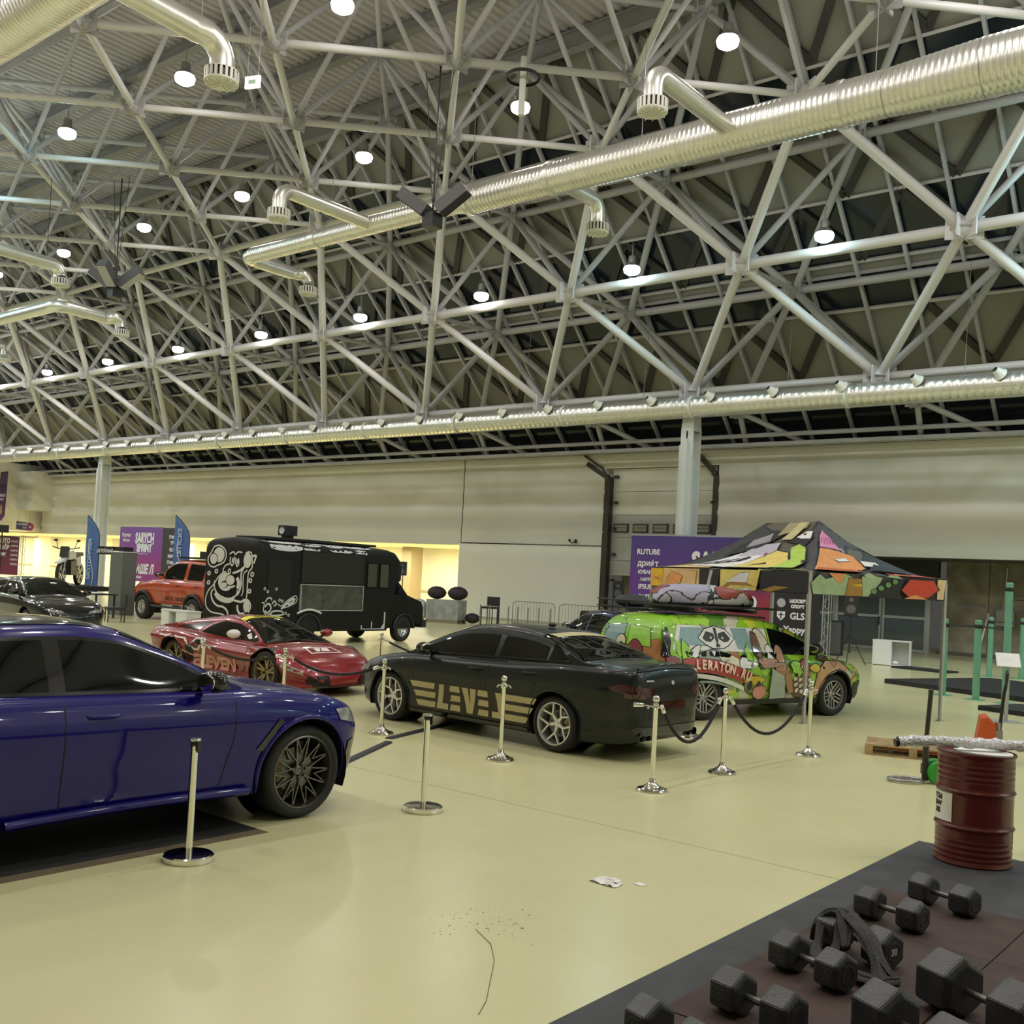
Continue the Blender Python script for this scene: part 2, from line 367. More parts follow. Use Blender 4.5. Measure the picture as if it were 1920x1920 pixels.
# light edge trims along the bands
for z in (10.35, 12.35, 13.35, 13.65, 15.3, 16.95, 18.4):
    a = sl(z, .06); mb = MB(); mb.bar((-112, a[0], a[1]), (24, a[0], a[1]), .10, .10, (0, 1, 1)); struct('slope_trim', mb, M_deck, parent=ceil)
# rafters down the slope
raf = MB(); raf.bar((0, 0, 0), (0, -12.4, 12.4), .11, .16, (0, 1, 1)); rme = raf.mesh('rafter'); rme.materials.append(M_steel2)
for k in range(58):
    x = -96+1.75*k
    if x > 10: break
    o = bpy.data.objects.new('rafter', rme); C.objects.link(o); o.parent = ceil; o.location = (x, SL-8.1-.12, 8.1-.12)
# added dark zigzag bars under the slope sheets, standing in for truss shadows
brm = mat('shadow_bar_dark', (0.045, 0.04, 0.035), 0.6)
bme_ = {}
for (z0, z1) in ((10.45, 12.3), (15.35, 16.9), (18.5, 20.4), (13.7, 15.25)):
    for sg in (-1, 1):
        b_ = MB(); b_.bar((0, 0, 0), (sg*1.75, -(z1-z0), z1-z0), .26, .10, (0, 1, 1)); me_ = b_.mesh('slope_shadow_bar'); me_.materials.append(brm); bme_[(z0, sg)] = me_
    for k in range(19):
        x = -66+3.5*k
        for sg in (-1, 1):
            o = bpy.data.objects.new('slope_shadow_bar', bme_[(z0, sg)]); C.objects.link(o); o.parent = ceil; o.location = (x, SL-z0-.06, z0-.06)
# eave gutter / wall plate
mb = MB(); mb.box(-112, 24, YW-.55, YW-.1, 7.95, 8.1); mb.tube([(-112, YW-.75, 8.35), (24, YW-.75, 8.35)], .09, 8); mb.box(-112, 24, YW-.9, YW-.8, 7.9, 8.02)
struct('eave_plate', mb, M_steel2, parent=ceil)
# ceiling beams running along the hall
for (y, h, z) in ((27.3, .62, 20.2), (23.8, .42, 20.4), (20.3, .42, 20.4), (16.8, .42, 20.4), (13.3, .42, 20.4), (9.8, .42, 20.4), (6.3, .42, 20.4)):
    mb = MB(); mb.box(-112, 24, y-.03, y+.03, z-h/2, z+h/2); mb.box(-112, 24, y-.17, y+.17, z-h/2-.02, z-h/2+.02); mb.box(-112, 24, y-.17, y+.17, z+h/2-.02, z+h/2+.02)
    struct('roof_beam', mb, M_beam, parent=ceil)
# ---------------------------------------------------------------- space frame (tubes and nodes), 7 m module
LM = 7.0; PH = 1.05           # x phase of the node rows (metres)
def rowx(i, half): return -5.55+LM*i+(3.5 if half else 0)
rows_in = {'N1': (34.0, 9.40, 0), 'N2': (30.65, 12.78, 1), 'N3': (27.3, 16.2, 0)}
def node_in(r, i):      # inner layer node: r=1..3 fold, r>3 flat
    if r <= 3: y, z, h = rows_in['N%d' % r]
    else: y, z, h = 27.3-3.5*(r-3), 16.2, (r-3) % 2
    return Vector((rowx(i, h), y, z))
def node_out(r, i):     # outer layer: r=0 K, 2 M2, 3 M3, 4 top edge, >4 flat top
    if r == 1: y, z, h = 37.75, 9.25, 0
    elif r == 2: y, z, h = 34.75, 12.95, 1
    elif r == 3: y, z, h = 31.25, 16.5, 0
    elif r == 4: y, z, h = 27.5, 19.85, 1
    else: y, z, h = 27.3-3.5*(r-4), 19.85, (r-3) % 2
    return Vector((rowx(i, h), y, z))
mem = {}      # kind -> list of (a, b, radius)
def add_m(kind, a, b, r):
    pa, pb = proj(a), proj(b)
    def vis(p): return p[2] > 1 and -420 < p[0] < 2340 and -520 < p[1] < 2000
    mid = proj((a+b)/2)
    if vis(pa) or vis(pb) or vis(mid): mem.setdefault(kind, []).append((min(pa[2], pb[2]), a, b, r))
I = range(-16, 5)
for i in I:
    # inner face: chords along the hall on N1, N2, N3
    for r, rad in ((1, .15), (2, .175), (3, .13)):
        add_m('chord', node_in(r, i), node_in(r, i+1), rad)
    # zigzags between rows. half rows sit between i and i+1
    n2 = node_in(2, i)
    for q in (node_in(1, i), node_in(1, i+1)): add_m('diagonal', n2, q, .155)
    for q in (node_in(3, i), node_in(3, i+1)): add_m('diagonal', n2, q, .155)
    # flat inner layer, diagonal grid
    for r in range(3, 9):
        a = node_in(r, i); h0 = (r-3) % 2
        for j in ((i, i-1) if not h0 else (i, i+1)):
            add_m('ceiling_chord', a, node_in(r+1, j), .105)
    # outer layer
    for r, rad in ((1, .13), (2, .15), (3, .14)): add_m('rear_chord', node_out(r, i), node_out(r, i+1), rad)
    m2 = node_out(2, i)
    for q in (node_out(1, i), node_out(1, i+1), node_out(3, i), node_out(3, i+1)): add_m('rear_diagonal', m2, q, .13)
    m4 = node_out(4, i)
    for q in (node_out(3, i), node_out(3, i+1)): add_m('rear_diagonal', m4, q, .12)
    for r in range(4, 9):
        a = node_out(r, i); h0 = (r-3) % 2
        for j in ((i, i-1) if not h0 else (i, i+1)):
            add_m('rear_diagonal' if r == 4 else 'top_chord', a, node_out(r+1, j), .10)
    # webs between the layers
    add_m('web', node_in(2, i), node_out(2, i), .09)
    add_m('web', node_in(1, i), node_out(1, i), .11); add_m('web', node_in(3, i), node_out(3, i), .09)
    for q in (node_in(1, i), node_in(1, i+1)): add_m('web', m2, q, .13)
    for q in (node_in(2, i), node_in(2, i-1)): add_m('web', node_out(3, i), q, .11)
    for q in (node_in(3, i), node_in(3, i+1)): add_m('web', m4, q, .10)
    add_m('web', m4, node_in(4, i), .10)
    # flat part: each upper node stands over the middle of a diamond
    for r in range(5, 9):
        u = node_out(r, i); h0 = (r-3) % 2   # y = 27.3-3.5(r-4): same row as inner r-1, opposite phase
        ri = r-1
        hi = (ri-3) % 2
        for j in ((i, i+1) if (h0 == 1 and hi == 0) else (i, i-1)): add_m('web', u, node_in(ri, j), .085)
        add_m('web', u, node_in(ri-1, i), .085); add_m('web', u, node_in(ri+1, i), .085)
    # struts from K down to the wall head
    k0 = node_out(1, i)
    add_m('wall_strut', k0, Vector((k0.x-.1, 38.7, 8.05)), .11); add_m('wall_strut', k0, Vector((k0.x+2.4, 38.7, 8.05)), .11)
cyl = {}
def unit_cyl(n):
    if n not in cyl:
        mb = MB(); mb.lathe([(1, 0), (1, 1)], n, None, True); cyl[n] = mb.mesh('tube', 40)
    return cyl[n]
frame = sempty('roof_frame')
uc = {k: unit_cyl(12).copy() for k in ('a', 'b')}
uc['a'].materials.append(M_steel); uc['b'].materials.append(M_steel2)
def place_member(name, a, b, r, me):
    d = (b-a); L_ = d.length; q = d.to_track_quat('Z', 'Y')
    o = bpy.data.objects.new(name, me); C.objects.link(o); o.parent = frame
    o.matrix_world = Matrix.Translation(a) @ q.to_matrix().to_4x4() @ Matrix.Diagonal((r, r, L_, 1)); return o
cnt = {}
for kind, lst in mem.items():
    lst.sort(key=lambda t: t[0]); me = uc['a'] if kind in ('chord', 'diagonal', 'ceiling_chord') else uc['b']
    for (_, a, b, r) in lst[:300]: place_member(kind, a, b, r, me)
    rest = lst[300:]
    if rest:
        mb = MB()
        for (_, a, b, r) in rest: mb.tube([a, b], r, 8)
        o = part(kind+'_cluster', mb, M_steel2, frame, 40); o['kind'] = 'stuff'
    cnt[kind] = len(lst)
print('MEMBERS', cnt)
# nodes: short drum with gusset plates
def node_mesh(s, plates=True):
    mb = MB(); mb.sphere((0, 0, 0), .25*s, 12, 8)
    if plates:
        for k in range(3):
            M_ = rotz(k*math.pi/3+.4); mb.box(-.42*s, .42*s, -.02, .02, -.26*s, .26*s, M_)
        mb.lathe([(.30*s, -.03), (.34*s, 0), (.30*s, .03)], 12, None, True)
    return mb.mesh('node', 40)
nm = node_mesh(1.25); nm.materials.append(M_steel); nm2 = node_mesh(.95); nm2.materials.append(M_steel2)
nn = 0
for i in I:
    for r in range(1, 9):
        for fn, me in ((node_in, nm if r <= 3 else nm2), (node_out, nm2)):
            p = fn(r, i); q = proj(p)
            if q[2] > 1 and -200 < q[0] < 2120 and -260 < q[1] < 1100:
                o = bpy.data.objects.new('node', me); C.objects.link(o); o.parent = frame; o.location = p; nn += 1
print('NODES', nn)
# columns under N1 nodes, H section with flared head
def column(x):
    y = 34.0; mb = MB()
    w, d, t = .52, .62, .05
    mb.box(-w/2, w/2, -d/2, -d/2+t, 0, 7.9); mb.box(-w/2, w/2, d/2-t, d/2, 0, 7.9); mb.box(-.03, .03, -d/2, d/2, 0, 7.9)
    mb.box(-.10, .10, -d/2-.16, -d/2+.02, 0, 7.6); mb.box(-w/2-.12, -w/2+.02, -.2, .24, 0, 7.4)
    mb.add([(-w/2, -d/2, 7.9), (w/2, -d/2, 7.9), (w/2, d/2, 7.9), (-w/2, d/2, 7.9), (-.2, -.2, 9.25), (.2, -.2, 9.25), (.2, .2, 9.25), (-.2, .2, 9.25)],
           [(0, 1, 5, 4), (1, 2, 6, 5), (2, 3, 7, 6), (3, 0, 4, 7), (4, 5, 6, 7)])
    mb.box(-.5, .5, -.5, .5, 0, .04)
    o = struct('column', mb, M_col); o.location = (x, y, 0); return o
column(node_in(1, -2).x); column(node_in(1, -8).x)
print('N1 x', [round(node_in(1, i).x, 2) for i in (-2, -8)], 'px', proj(node_in(1, -2))[:2], proj(node_in(2, -2))[:2], proj(node_in(3, -2))[:2])
# ---------------------------------------------------------------- high bay lamps
M_lens = mat('lamp_lens', (1, 1, 1), 0.3, emit=(1, 0.97, 0.9), estr=16)
M_lens_c = mat('lamp_lens_cool', (1, 1, 1), 0.3, emit=(0.62, 0.95, 1.0), estr=16)
M_house = mat('lamp_housing', (0.30, 0.30, 0.30), 0.4, metal=0.5)
def lamp_proto(cool):
    t = thing('high_bay_lamp', 'x', 'lamp')
    mb = MB(); mb.lathe([(.001, .18), (.12, .18), (.14, .1), (.14, -.06), (.24, -.14), (.27, -.22), (.25, -.22), (.13, -.10), (.001, -.10)], 20); part('housing', mb, M_house, t, 40)
    mb = MB(); mb.lathe([(.001, -.14), (.13, -.15), (.27, -.21), (.30, -.28), (.27, -.40), (.16, -.47), (.001, -.49)], 20); part('lens', mb, M_lens_c if cool else M_lens, t, 40)
    mb = MB(); mb.tube([(0, 0, .18), (0, 0, .5)], .02, 8); mb.tube([(0, 0, .5), (.05, 0, .58), (0, 0, .66), (-.05, 0, .58), (0, 0, .5)], .012, 6)
    mb.tube([(0, 0, .66), (0, 0, 3.3)], .006, 5); part('hanger', mb, M_house, t, 40)
    return t
ordn = ['first', 'second', 'third', 'fourth', 'fifth', 'sixth', 'seventh', 'eighth', 'ninth', 'tenth', 'eleventh', 'twelfth', 'thirteenth']
rown = {0: 'row on the lower truss chord', 1: 'middle row of lamps', 2: 'topmost row of lamps'}
protos = {False: lamp_proto(False), True: lamp_proto(True)}
used = {False: 0, True: 0}
for row in range(3):
    vis = []
    for (x, y, z, r) in LAMPS:
        if r != row: continue
        q = proj((x, y, z-.3))
        if q[2] > 1 and -250 < q[0] < 2170 and -250 < q[1] < 1200: vis.append((q[0], x, y, z))
    vis.sort(key=lambda a: -a[0])
    inn = [v for v in vis if -8 < v[0] < 1928 and proj((v[1], v[2], v[3]-.3))[1] > -8]
    for v in inn:
        _, x, y, z = v
        cool = (row == 0 and x > -23) or (row == 2 and x < -30)
        p = protos[cool]
        o = p if not used[cool] else copy_tree(p)
        used[cool] += 1
        o.location = (x, y, z)
        if v in inn: o['label'] = 'glowing %s roof lamp, %s from right in the %s' % ('bluish' if cool else 'white', ordn[inn.index(v)], rown[row])
        else: o['label'] = 'glowing roof lamp beyond the picture edge, %s' % rown[row]
        o['group'] = 'high bay lamps, ' + rown[row]
for c_ in (False, True):
    if not used[c_]:
        for ch in list(protos[c_].children): bpy.data.objects.remove(ch)
        bpy.data.objects.remove(protos[c_])
# ---------------------------------------------------------------- ducts
def duct_ribs(x0, x1, r0, r1, step=.16):
    # spiral-wound pipe: shallow ribs
    prof = []; n = max(2, int((x1-x0)/step)); 
    for i in range(n+1):
        f = i/n; x = x0+(x1-x0)*f; r = r0+(r1-r0)*f
        prof += [(r, x-.014), (r+.007, x), (r, x+.014)]
    return prof
def xpipe(mb, x0, x1, r0, r1, y, z, n=40, step=.13):
    mb.lathe(duct_ribs(x0, x1, r0, r1, step), n, T(0, y, z) @ RY(R(90)))
def flange(mb, x, r, y, z, w=.06, n=32):
    mb.lathe([(r, x-w), (r+.035, x-w), (r+.035, x+w), (r, x+w)], n, T(0, y, z) @ RY(R(90)))
def arc_pts(c, a, b, r, n=8):
    # quarter bend from direction a to direction b around corner point c
    c, a, b = Vector(c), Vector(a).normalized(), Vector(b).normalized()
    out = []
    for i in range(n+1):
        t = math.pi/2*i/n; out.append(c-a*r*(1-math.sin(t))+b*r*(1-math.cos(t)))
    return out
def ribtube(mb, pts, r, n=18):
    P = []; RR = []
    pts = [Vector(p) for p in pts]
    for i in range(len(pts)-1):
        L_ = (pts[i+1]-pts[i]).length; k = max(1, int(L_/.12))
        for j in range(k):
            P.append(pts[i].lerp(pts[i+1], j/k)); RR.append(r+(.004 if len(P) % 2 else 0))
    P.append(pts[-1]); RR.append(r); mb.tube(P, RR, n)
def diffuser(parent, x, y, z, r=.33):
    mb = MB(); mb.lathe([(.001, .02), (r*.55, .04), (r*.6, .14), (r, .12), (r, .10)], 24, T(x, y, z))
    for k in range(20):
        a = 2*math.pi*k/20; M_ = T(x, y, z) @ rotz(a); mb.box(r*.90, r, -.028, .028, -.10, .11, M_)
    mb.lathe([(r, -.10), (r, -.13), (r*.95, -.15), (.001, -.17)], 24, T(x, y, z))
    for k in range(12): mb.box(.05, r*.93, -.01, .01, -.185, -.155, T(x, y, z) @ rotz(2*math.pi*k/12))
    part('diffuser', mb, M_white, parent, 40)
    mb = MB(); mb.lathe([(r*.86, .11), (r*.86, -.12)], 24, T(x, y, z)); part('diffuser_core', mb, M_black, parent, 40)
t = thing('ventilation_duct', 'large silvery spiral duct running from upper right, stepping down in size', 'duct', (0, 0, 0))
mb = MB(); Yd, Zd = 22.0, 13.02
xpipe(mb, -6.2, 3.5, .60, .64, Yd, Zd); xpipe(mb, -8.2, -6.2, .50, .60, Yd, Zd); part('duct_wide_section', mb, M_galv, t, 60)
mb = MB(); xpipe(mb, -20.3, -8.2, .41, .50, Yd, Zd); part('duct_middle_section', mb, M_galv, t, 60)
mb = MB(); xpipe(mb, -30.6, -20.9, .27, .30, Yd, Zd); xpipe(mb, -20.9, -20.3, .30, .41, Yd, Zd); 
ribtube(mb, [(-30.4, Yd, Zd)]+arc_pts((-31.1, Yd, Zd), (-1, 0, 0), (0, 1, 0), .4)+[(-31.05, 24.0, Zd-.02)], .235)
part('duct_narrow_section', mb, M_galv, t, 60)
mb = MB(); ribtube(mb, [(-31.05, 24.0, Zd-.02), (-30.95, 24.3, Zd-.05)]+arc_pts((-30.7, 24.6, Zd-.05), (.3, .9, 0), (0, 0, -1), .3)+[(-30.6, 24.5, 12.5)], .2); part('duct_bend', mb, M_galv, t, 60)
for x, r_, w_ in ((-13.3, .45, .06), (-17.3, .43, .06), (-9.2, .49, .06), (-5.0, .62, .06), (-1.8, .62, .06), (-20.3, .41, .06), (-27.2, .275, .15)):
    mb = MB(); flange(mb, x, r_, Yd, Zd, w_); part('flange', mb, M_galv, t, 60)
for (x, ye, s) in ((-11.9, 18.4, -1), (-24.5, 18.4, -1), (-17.25, 24.1, 1)):
    mb = MB(); rr = .21
    ribtube(mb, [(x, Yd, Zd), (x, ye-s*.5, Zd)]+arc_pts((x, ye, Zd), (0, s, 0), (0, 0, -1), .38)+[(x, ye, Zd-.62)], rr); part('branch_duct', mb, M_galv, t, 60)
    diffuser(t, x, ye, Zd-.76)
diffuser(t, -30.6, 24.5, 12.38)
for x in (-2, -8.5, -14.5, -20.3, -26.5):
    mb = MB(); mb.tube([(x, Yd, Zd+.3), (x, Yd, 16.2)], .01, 6); part('hanger_wire', mb, M_house, t)
# second and third ducts at the upper left
t = thing('ventilation_duct', 'big silvery duct crossing the top left corner with a thick branch to a round diffuser', 'duct')
mb = MB(); xpipe(mb, -30, -14.5, .56, .52, 9.6, 13.2); part('duct_wide_section', mb, M_galv, t, 60)
mb = MB(); ribtube(mb, [(-18.85, 9.6, 13.15), (-18.85, 11.8, 13.05)]+arc_pts((-18.8, 12.45, 13.05), (0, 1, 0), (0, 0, -1), .5)+[(-18.8, 12.45, 12.45)], .26); part('branch_duct', mb, M_galv, t, 60)
diffuser(t, -18.8, 12.45, 12.3, .36)
for q in ((-18.8, 11.9), (-24, 9.6)):
    mb = MB(); mb.tube([(q[0], q[1], 13.25), (q[0], q[1], 16.2)], .01, 6); part('hanger_wire', mb, M_house, t)
t = thing('ventilation_duct', 'pale duct ending at the left edge with a branch turned down to a small diffuser', 'duct')
mb = MB(); ribtube(mb, [(-38.4, 12.6, 13.05), (-38.4, 18.4, 13.0)]+arc_pts((-38.4, 18.95, 13.0), (0, 1, 0), (0, 0, -1), .4)+[(-38.35, 18.95, 12.5)], .23); part('branch_duct', mb, M_galv, t, 60)
mb = MB(); xpipe(mb, -60, -36.5, .5, .5, 12.4, 13.1); part('duct_wide_section', mb, M_galv, t, 60)
diffuser(t, -38.35, 18.95, 12.38, .33)
mb = MB(); mb.tube([(-38.4, 18.4, 13.2), (-38.4, 18.4, 16.2)], .012, 6); part('hanger_wire', mb, M_black, t)
t = thing('ventilation_duct', 'pale bent duct low at the left edge ending in a small round diffuser', 'duct')
mb = MB(); ribtube(mb, [(-75, 22, 13.06), (-45.4, 22, 13.06)]+arc_pts((-44.7, 22, 13.06), (1, 0, 0), (0, 1, 0), .5)+[(-44.6, 24.3, 13.0)]+arc_pts((-44.3, 24.85, 13.0), (0, 1, 0), (0, 0, -1), .3)+[(-44.2, 24.85, 12.5)], .28); part('duct_narrow_section', mb, M_galv, t, 60)
diffuser(t, -44.2, 24.85, 12.38, .33)
mb = MB(); mb.tube([(-56, 22, 13.06), (-56, 24.8, 13.0), (-56, 24.9, 12.5)], .2, 12); part('branch_duct', mb, M_galv, t, 60); diffuser(t, -56, 24.9, 12.38, .33)
# lower duct with jet nozzles
t = thing('nozzle_duct', 'long grey duct with jet nozzles along the foot of the truss', 'duct')
mb = MB(); xpipe(mb, -92, 8, .385, .385, 33.45, 8.74, 28, .25); part('duct_pipe', mb, M_galv, t, 60)
fm = MB(); fm.lathe([(.385, -.05), (.42, -.05), (.42, .05), (.385, .05)], 32, RY(R(90))); fm = fm.mesh('flange', 60); fm.materials.append(M_white)
for k in range(17):
    o = link('flange', fm, None, t); o.location = (4.2-5.85*k, 33.45, 8.74)
npr = MB(); npr.lathe([(.19, 0), (.21, .03), (.17, .06), (.10, .28), (.085, .30), (.06, .28), (.08, .10), (.14, .03)], 16); nme = npr.mesh('nozzle', 40); nme.materials.append(M_white)
nbk = MB(); nbk.lathe([(.084, .305), (.075, .31), (.001, .30)], 12); bme = nbk.mesh('nozzle_mouth', 40); bme.materials.append(M_black)
for k in range(34):
    x = -6.1-2.44*k
    M_ = T(x, 33.45-.33, 8.74+.22) @ rotz(R(-28)) @ RX(R(62))
    o = bpy.data.objects.new('nozzle', nme); C.objects.link(o); o.parent = t; o.matrix_world = M_
    o2 = bpy.data.objects.new('nozzle_mouth', bme); C.objects.link(o2); o2.parent = o
    # child sits exactly on its nozzle
wm = MB(); wm.tube([(0, 0, 0), (0, .25, 3.6)], .01, 5); wm = wm.mesh('wire'); wm.materials.append(M_house)
for k in range(12):
    o = link('hanger_wire', wm, None, t); o.location = (2-5.85*k, 33.45, 9.1)
# ---------------------------------------------------------------- hanging loudspeaker clusters
M_spk = mat('speaker_grey', (0.12, 0.115, 0.12), 0.5); M_spk2 = mat('speaker_light_grey', (0.48, 0.48, 0.50), 0.5)
def cluster(label, x, y, z, three):
    t = thing('speaker_cluster', label, 'loudspeaker', (x, y, z))
    mb = MB(); mb.box(-.2, .2, -.2, .2, -.35, .05); part('cabinet', mb, M_black, t)
    for a, up_ in ((R(200), 1), (R(20), 1)) if not three else ((R(210), 1), (R(30), 1), (R(300), 1)):
        M_ = rotz(a) @ RY(R(-36)) ; mb = MB(); mb.box(.22, 1.2, -.2, .2, -.17, .17, M_)
        part('cabinet', mb, M_spk, t)
        mb = MB(); mb.box(.25, 1.17, -.18, .18, -.19, -.171, M_); part('grille', mb, M_black if not three else M_spk2, t)
    mb = MB(); mb.tube([(0, 0, .05), (0, 0, 4.2)], .025, 8); mb.tube([(0, 0, .05), (.55, 0, 4.2)], .012, 6); mb.tube([(0, 0, .05), (-.55, 0, 4.2)], .012, 6); mb.box(-.3, .3, -.02, .02, .1, .14)
    part('hanger', mb, M_black, t)
cluster('pair of dark grey box loudspeakers hung in a V in front of the silvery duct', -20.15, 20.3, 12.0, False)
cluster('small grey loudspeaker cluster hung at the left over the truss, three boxes', -36.6, 20.2, 12.2, True)
t = thing('hanging_ring', 'black ring on a pale tube hung above the V loudspeakers', 'hanger', (-17.9, 21.2, 15.6))
mb = MB(); mb.lathe([(.45, 0), (.48, .06), (.45, .1), (.42, .05)], 24); part('ring', mb, M_black, t, 40)
mb = MB(); mb.tube([(0, 0, -1.0), (0, 0, .6)], .09, 12); part('tube', mb, M_white, t, 40)
# exit sign hung under the roof
t = thing('hanging_exit_sign', 'small glowing white sign hung beside the big diffuser at upper left', 'sign', (-20.6, 14.5, 13.5), R(20))
mb = MB(); mb.box(-.2, .2, -.03, .03, -.14, .14); part('sign_face', mb, mat('lit_sign', (0.9, 0.95, 0.85), 0.4, emit=(0.95, 1, 0.85), estr=1.6), t)
mb = MB(); mb.box(-.1, .1, -.036, -.03, -.05, .05); part('sign_symbol', mb, mat('sign_green', (0.35, 0.5, 0.35), 0.4), t)
for q in (-.15, .15):
    mb = MB(); mb.tube([(q, 0, .14), (q, 0, 2.7)], .008, 5); part('hanger_wire', mb, M_house, t)
# ---------------------------------------------------------------- car builder
def pch(xs, ys):
    xs = np.array(xs, float); ys = np.array(ys, float); h = np.diff(xs); d = np.diff(ys)/h; n = len(xs); mm = np.zeros(n)
    for i in range(1, n-1):
        if d[i-1]*d[i] > 0:
            w1 = 2*h[i]+h[i-1]; w2 = h[i]+2*h[i-1]; mm[i] = (w1+w2)/(w1/d[i-1]+w2/d[i])
    mm[0] = d[0]; mm[-1] = d[-1]
    def f(x):
        x = min(max(x, xs[0]), xs[-1]); i = min(int(np.searchsorted(xs, x, 'right'))-1, n-2); t = (x-xs[i])/h[i]
        return (2*t**3-3*t*t+1)*ys[i]+(t**3-2*t*t+t)*h[i]*mm[i]+(-2*t**3+3*t*t)*ys[i+1]+(t**3-t*t)*h[i]*mm[i+1]
    return f
class Car:
    """x: rear bumper 0 .. front L, y: left positive, z up. Curves are lists of (x, value)."""
    def __init__(s, L, wid, zb, zh, zr, wc, wroof, axles, rw, arch, cx=0.30, crease=0.0, vert=0.0):
        s.L = L; s.w = pch(*zip(*wid)); s.zb = pch(*zip(*zb)); s.zh = pch(*zip(*zh)); s.zr = pch(*zip(*zr))
        s.wc = wc; s.wr = wroof; s.ax = axles; s.rw = rw; s.arch = arch; s.crease = crease; s.vert = vert
        s.H = max(s.zr(x)-s.zh(x) for x in np.linspace(0, L, 80))
        s.NS = 16
        s.xs = s.stations(); s.sec = [s.section(x) for x in s.xs]
    def stations(s):
        a = list(np.arange(0, .25, .02))+list(np.arange(.25, s.L-.25, .033))+list(np.arange(s.L-.25, s.L+.0001, .02))
        return a
    def section(s, x):
        w = s.w(x); zb = s.zb(x); zh = s.zh(x); zr = max(s.zr(x), zh+.004)
        h = zr-zh; k = min(1, h/s.H); kk = k*k*(3-2*k)
        wcb = w-s.wc
        P = [(0, zb), (w*.6, zb), (w-.11, zb+.005)]
        # side, sill to shoulder
        hh = zh-zb
        for t in np.linspace(0, 1, s.NS):
            y = w-.075*(1-t)**3*1.0 - .055*max(0, t-.72)**2/.0784
            y -= s.crease*math.exp(-((t-.34)/.13)**2)        # hollow in the lower door
            y += s.crease*.6*math.exp(-((t-.78)/.08)**2)
            if t < .06: y -= .02
            P.append((y, zb+.02+(hh-.06)*t))
        P.append((w-.085, zh-.015)); P.append((wcb, zh))
        wr = wcb*(1-kk)*1.0 + kk*min(s.wr, wcb-.01) if h > .02 else wcb-.02
        P7 = (wr, zh+h*.90) if h > .02 else (wcb-.05, zh+.006)
        for t in (.25, .5, .75): P.append((wcb+(P7[0]-wcb)*(t+(-.035 if h > .1 else 0)), zh+(P7[1]-zh)*t))
        P.append(P7); P.append((P7[0]-.06-.02*kk, zh+h*.965+.01)); P.append((P7[0]*.78, zr+.012)); P.append((P7[0]*.4, zr+.028)); P.append((0, zr+.034))
        return P
    def at(s, x):
        i = min(max(int(np.searchsorted(s.xs, x, 'right'))-1, 0), len(s.xs)-2); t = (x-s.xs[i])/(s.xs[i+1]-s.xs[i]); t = min(max(t, 0), 1)
        a = np.array(s.sec[i]); b = np.array(s.sec[i+1]); return a*(1-t)+b*t
    def yside(s, x, z):
        P = s.at(x); P = P[2:3+s.NS+6]
        zz = P[:, 1]; return float(np.interp(z, np.maximum.accumulate(zz), P[:, 0]))
    def ztop(s, x, y):
        P = s.at(x)[3+s.NS:]; yy = P[::-1, 0]; zz = P[::-1, 1]; return float(np.interp(abs(y), np.maximum.accumulate(yy), zz))
    def enc(s, x, y, z):
        P = s.at(x)
        if z < P[0][1]: return False
        if z > P[3+s.NS][1]: return z <= s.ztop(x, y) and abs(y) <= s.yside(x, z)
        return abs(y) <= s.yside(x, z)
    def xend(s, y, z, front=True):
        lo, hi = 0.0, 1.3
        for _ in range(22):
            m_ = (lo+hi)/2; x = s.L-m_ if front else m_
            if s.enc(x, y, z): hi = m_
            else: lo = m_
        return s.L-hi if front else hi
    def body(s):
        vs = []; n = len(s.sec[0]); full = 2*n-2
        for x, P in zip(s.xs, s.sec):
            ring = [(x, y, z) for y, z in P]+[(x, -y, z) for y, z in P[-2:0:-1]]
            vs += ring
        vs = [list(v) for v in vs]; dead = set()
        for ax in s.ax:
            for i, v in enumerate(vs):
                if abs(v[1]) > .45:
                    r = math.hypot(v[0]-ax, v[2]-s.rw)
                    if r < s.arch:
                        dead.add(i)
        fs = []; keepv = set()
        for i in range(len(s.xs)-1):
            for j in range(full):
                q = (i*full+j, i*full+(j+1) % full, (i+1)*full+(j+1) % full, (i+1)*full+j)
                if all(a in dead for a in q): continue
                fs.append(q); keepv.update(q)
        for a in dead & keepv:
            v = vs[a]
            ax = min(s.ax, key=lambda c: abs(c-v[0])); dx, dz = v[0]-ax, v[2]-s.rw; r = math.hypot(dx, dz)
            if r > .01: v[0] = ax+dx/r*s.arch; v[2] = s.rw+dz/r*s.arch
        fs.append(tuple(range(full))); fs.append(tuple((len(s.xs)-1)*full+j for j in range(full-1, -1, -1)))
        mb = MB(); mb.add(vs, fs); return mb
    # project flat polygons on the bodywork -------------------------------
    def patch(s, polys, mode, off=.006, step=.06, side=1, clip=None):
        """polys: list of 2D polygons. mode side: (x, z); top: (x, y); front/rear: (y, z)."""
        b = bmesh.new()
        for poly in polys:
            vv = [b.verts.new((p[0], p[1], 0)) for p in poly]
            try: b.faces.new(vv)
            except ValueError: pass
        s._map(b, mode, off, step, side); mb = MB(); b.verts.index_update()
        mb.add([v.co[:] for v in b.verts], [tuple(v.index for v in f.verts) for f in b.faces]); b.free(); return mb
    def patch_mesh(s, vs2, fs, mode, off=.008, step=.12, side=1):
        b = bmesh.new(); vv = [b.verts.new((p[0], p[1], 0)) for p in vs2]
        for f in fs:
            try: b.faces.new([vv[i] for i in f])
            except ValueError: pass
        s._map(b, mode, off, step, side); mb = MB(); b.verts.index_update()
        mb.add([v.co[:] for v in b.verts], [tuple(v.index for v in f.verts) for f in b.faces]); b.free(); return mb
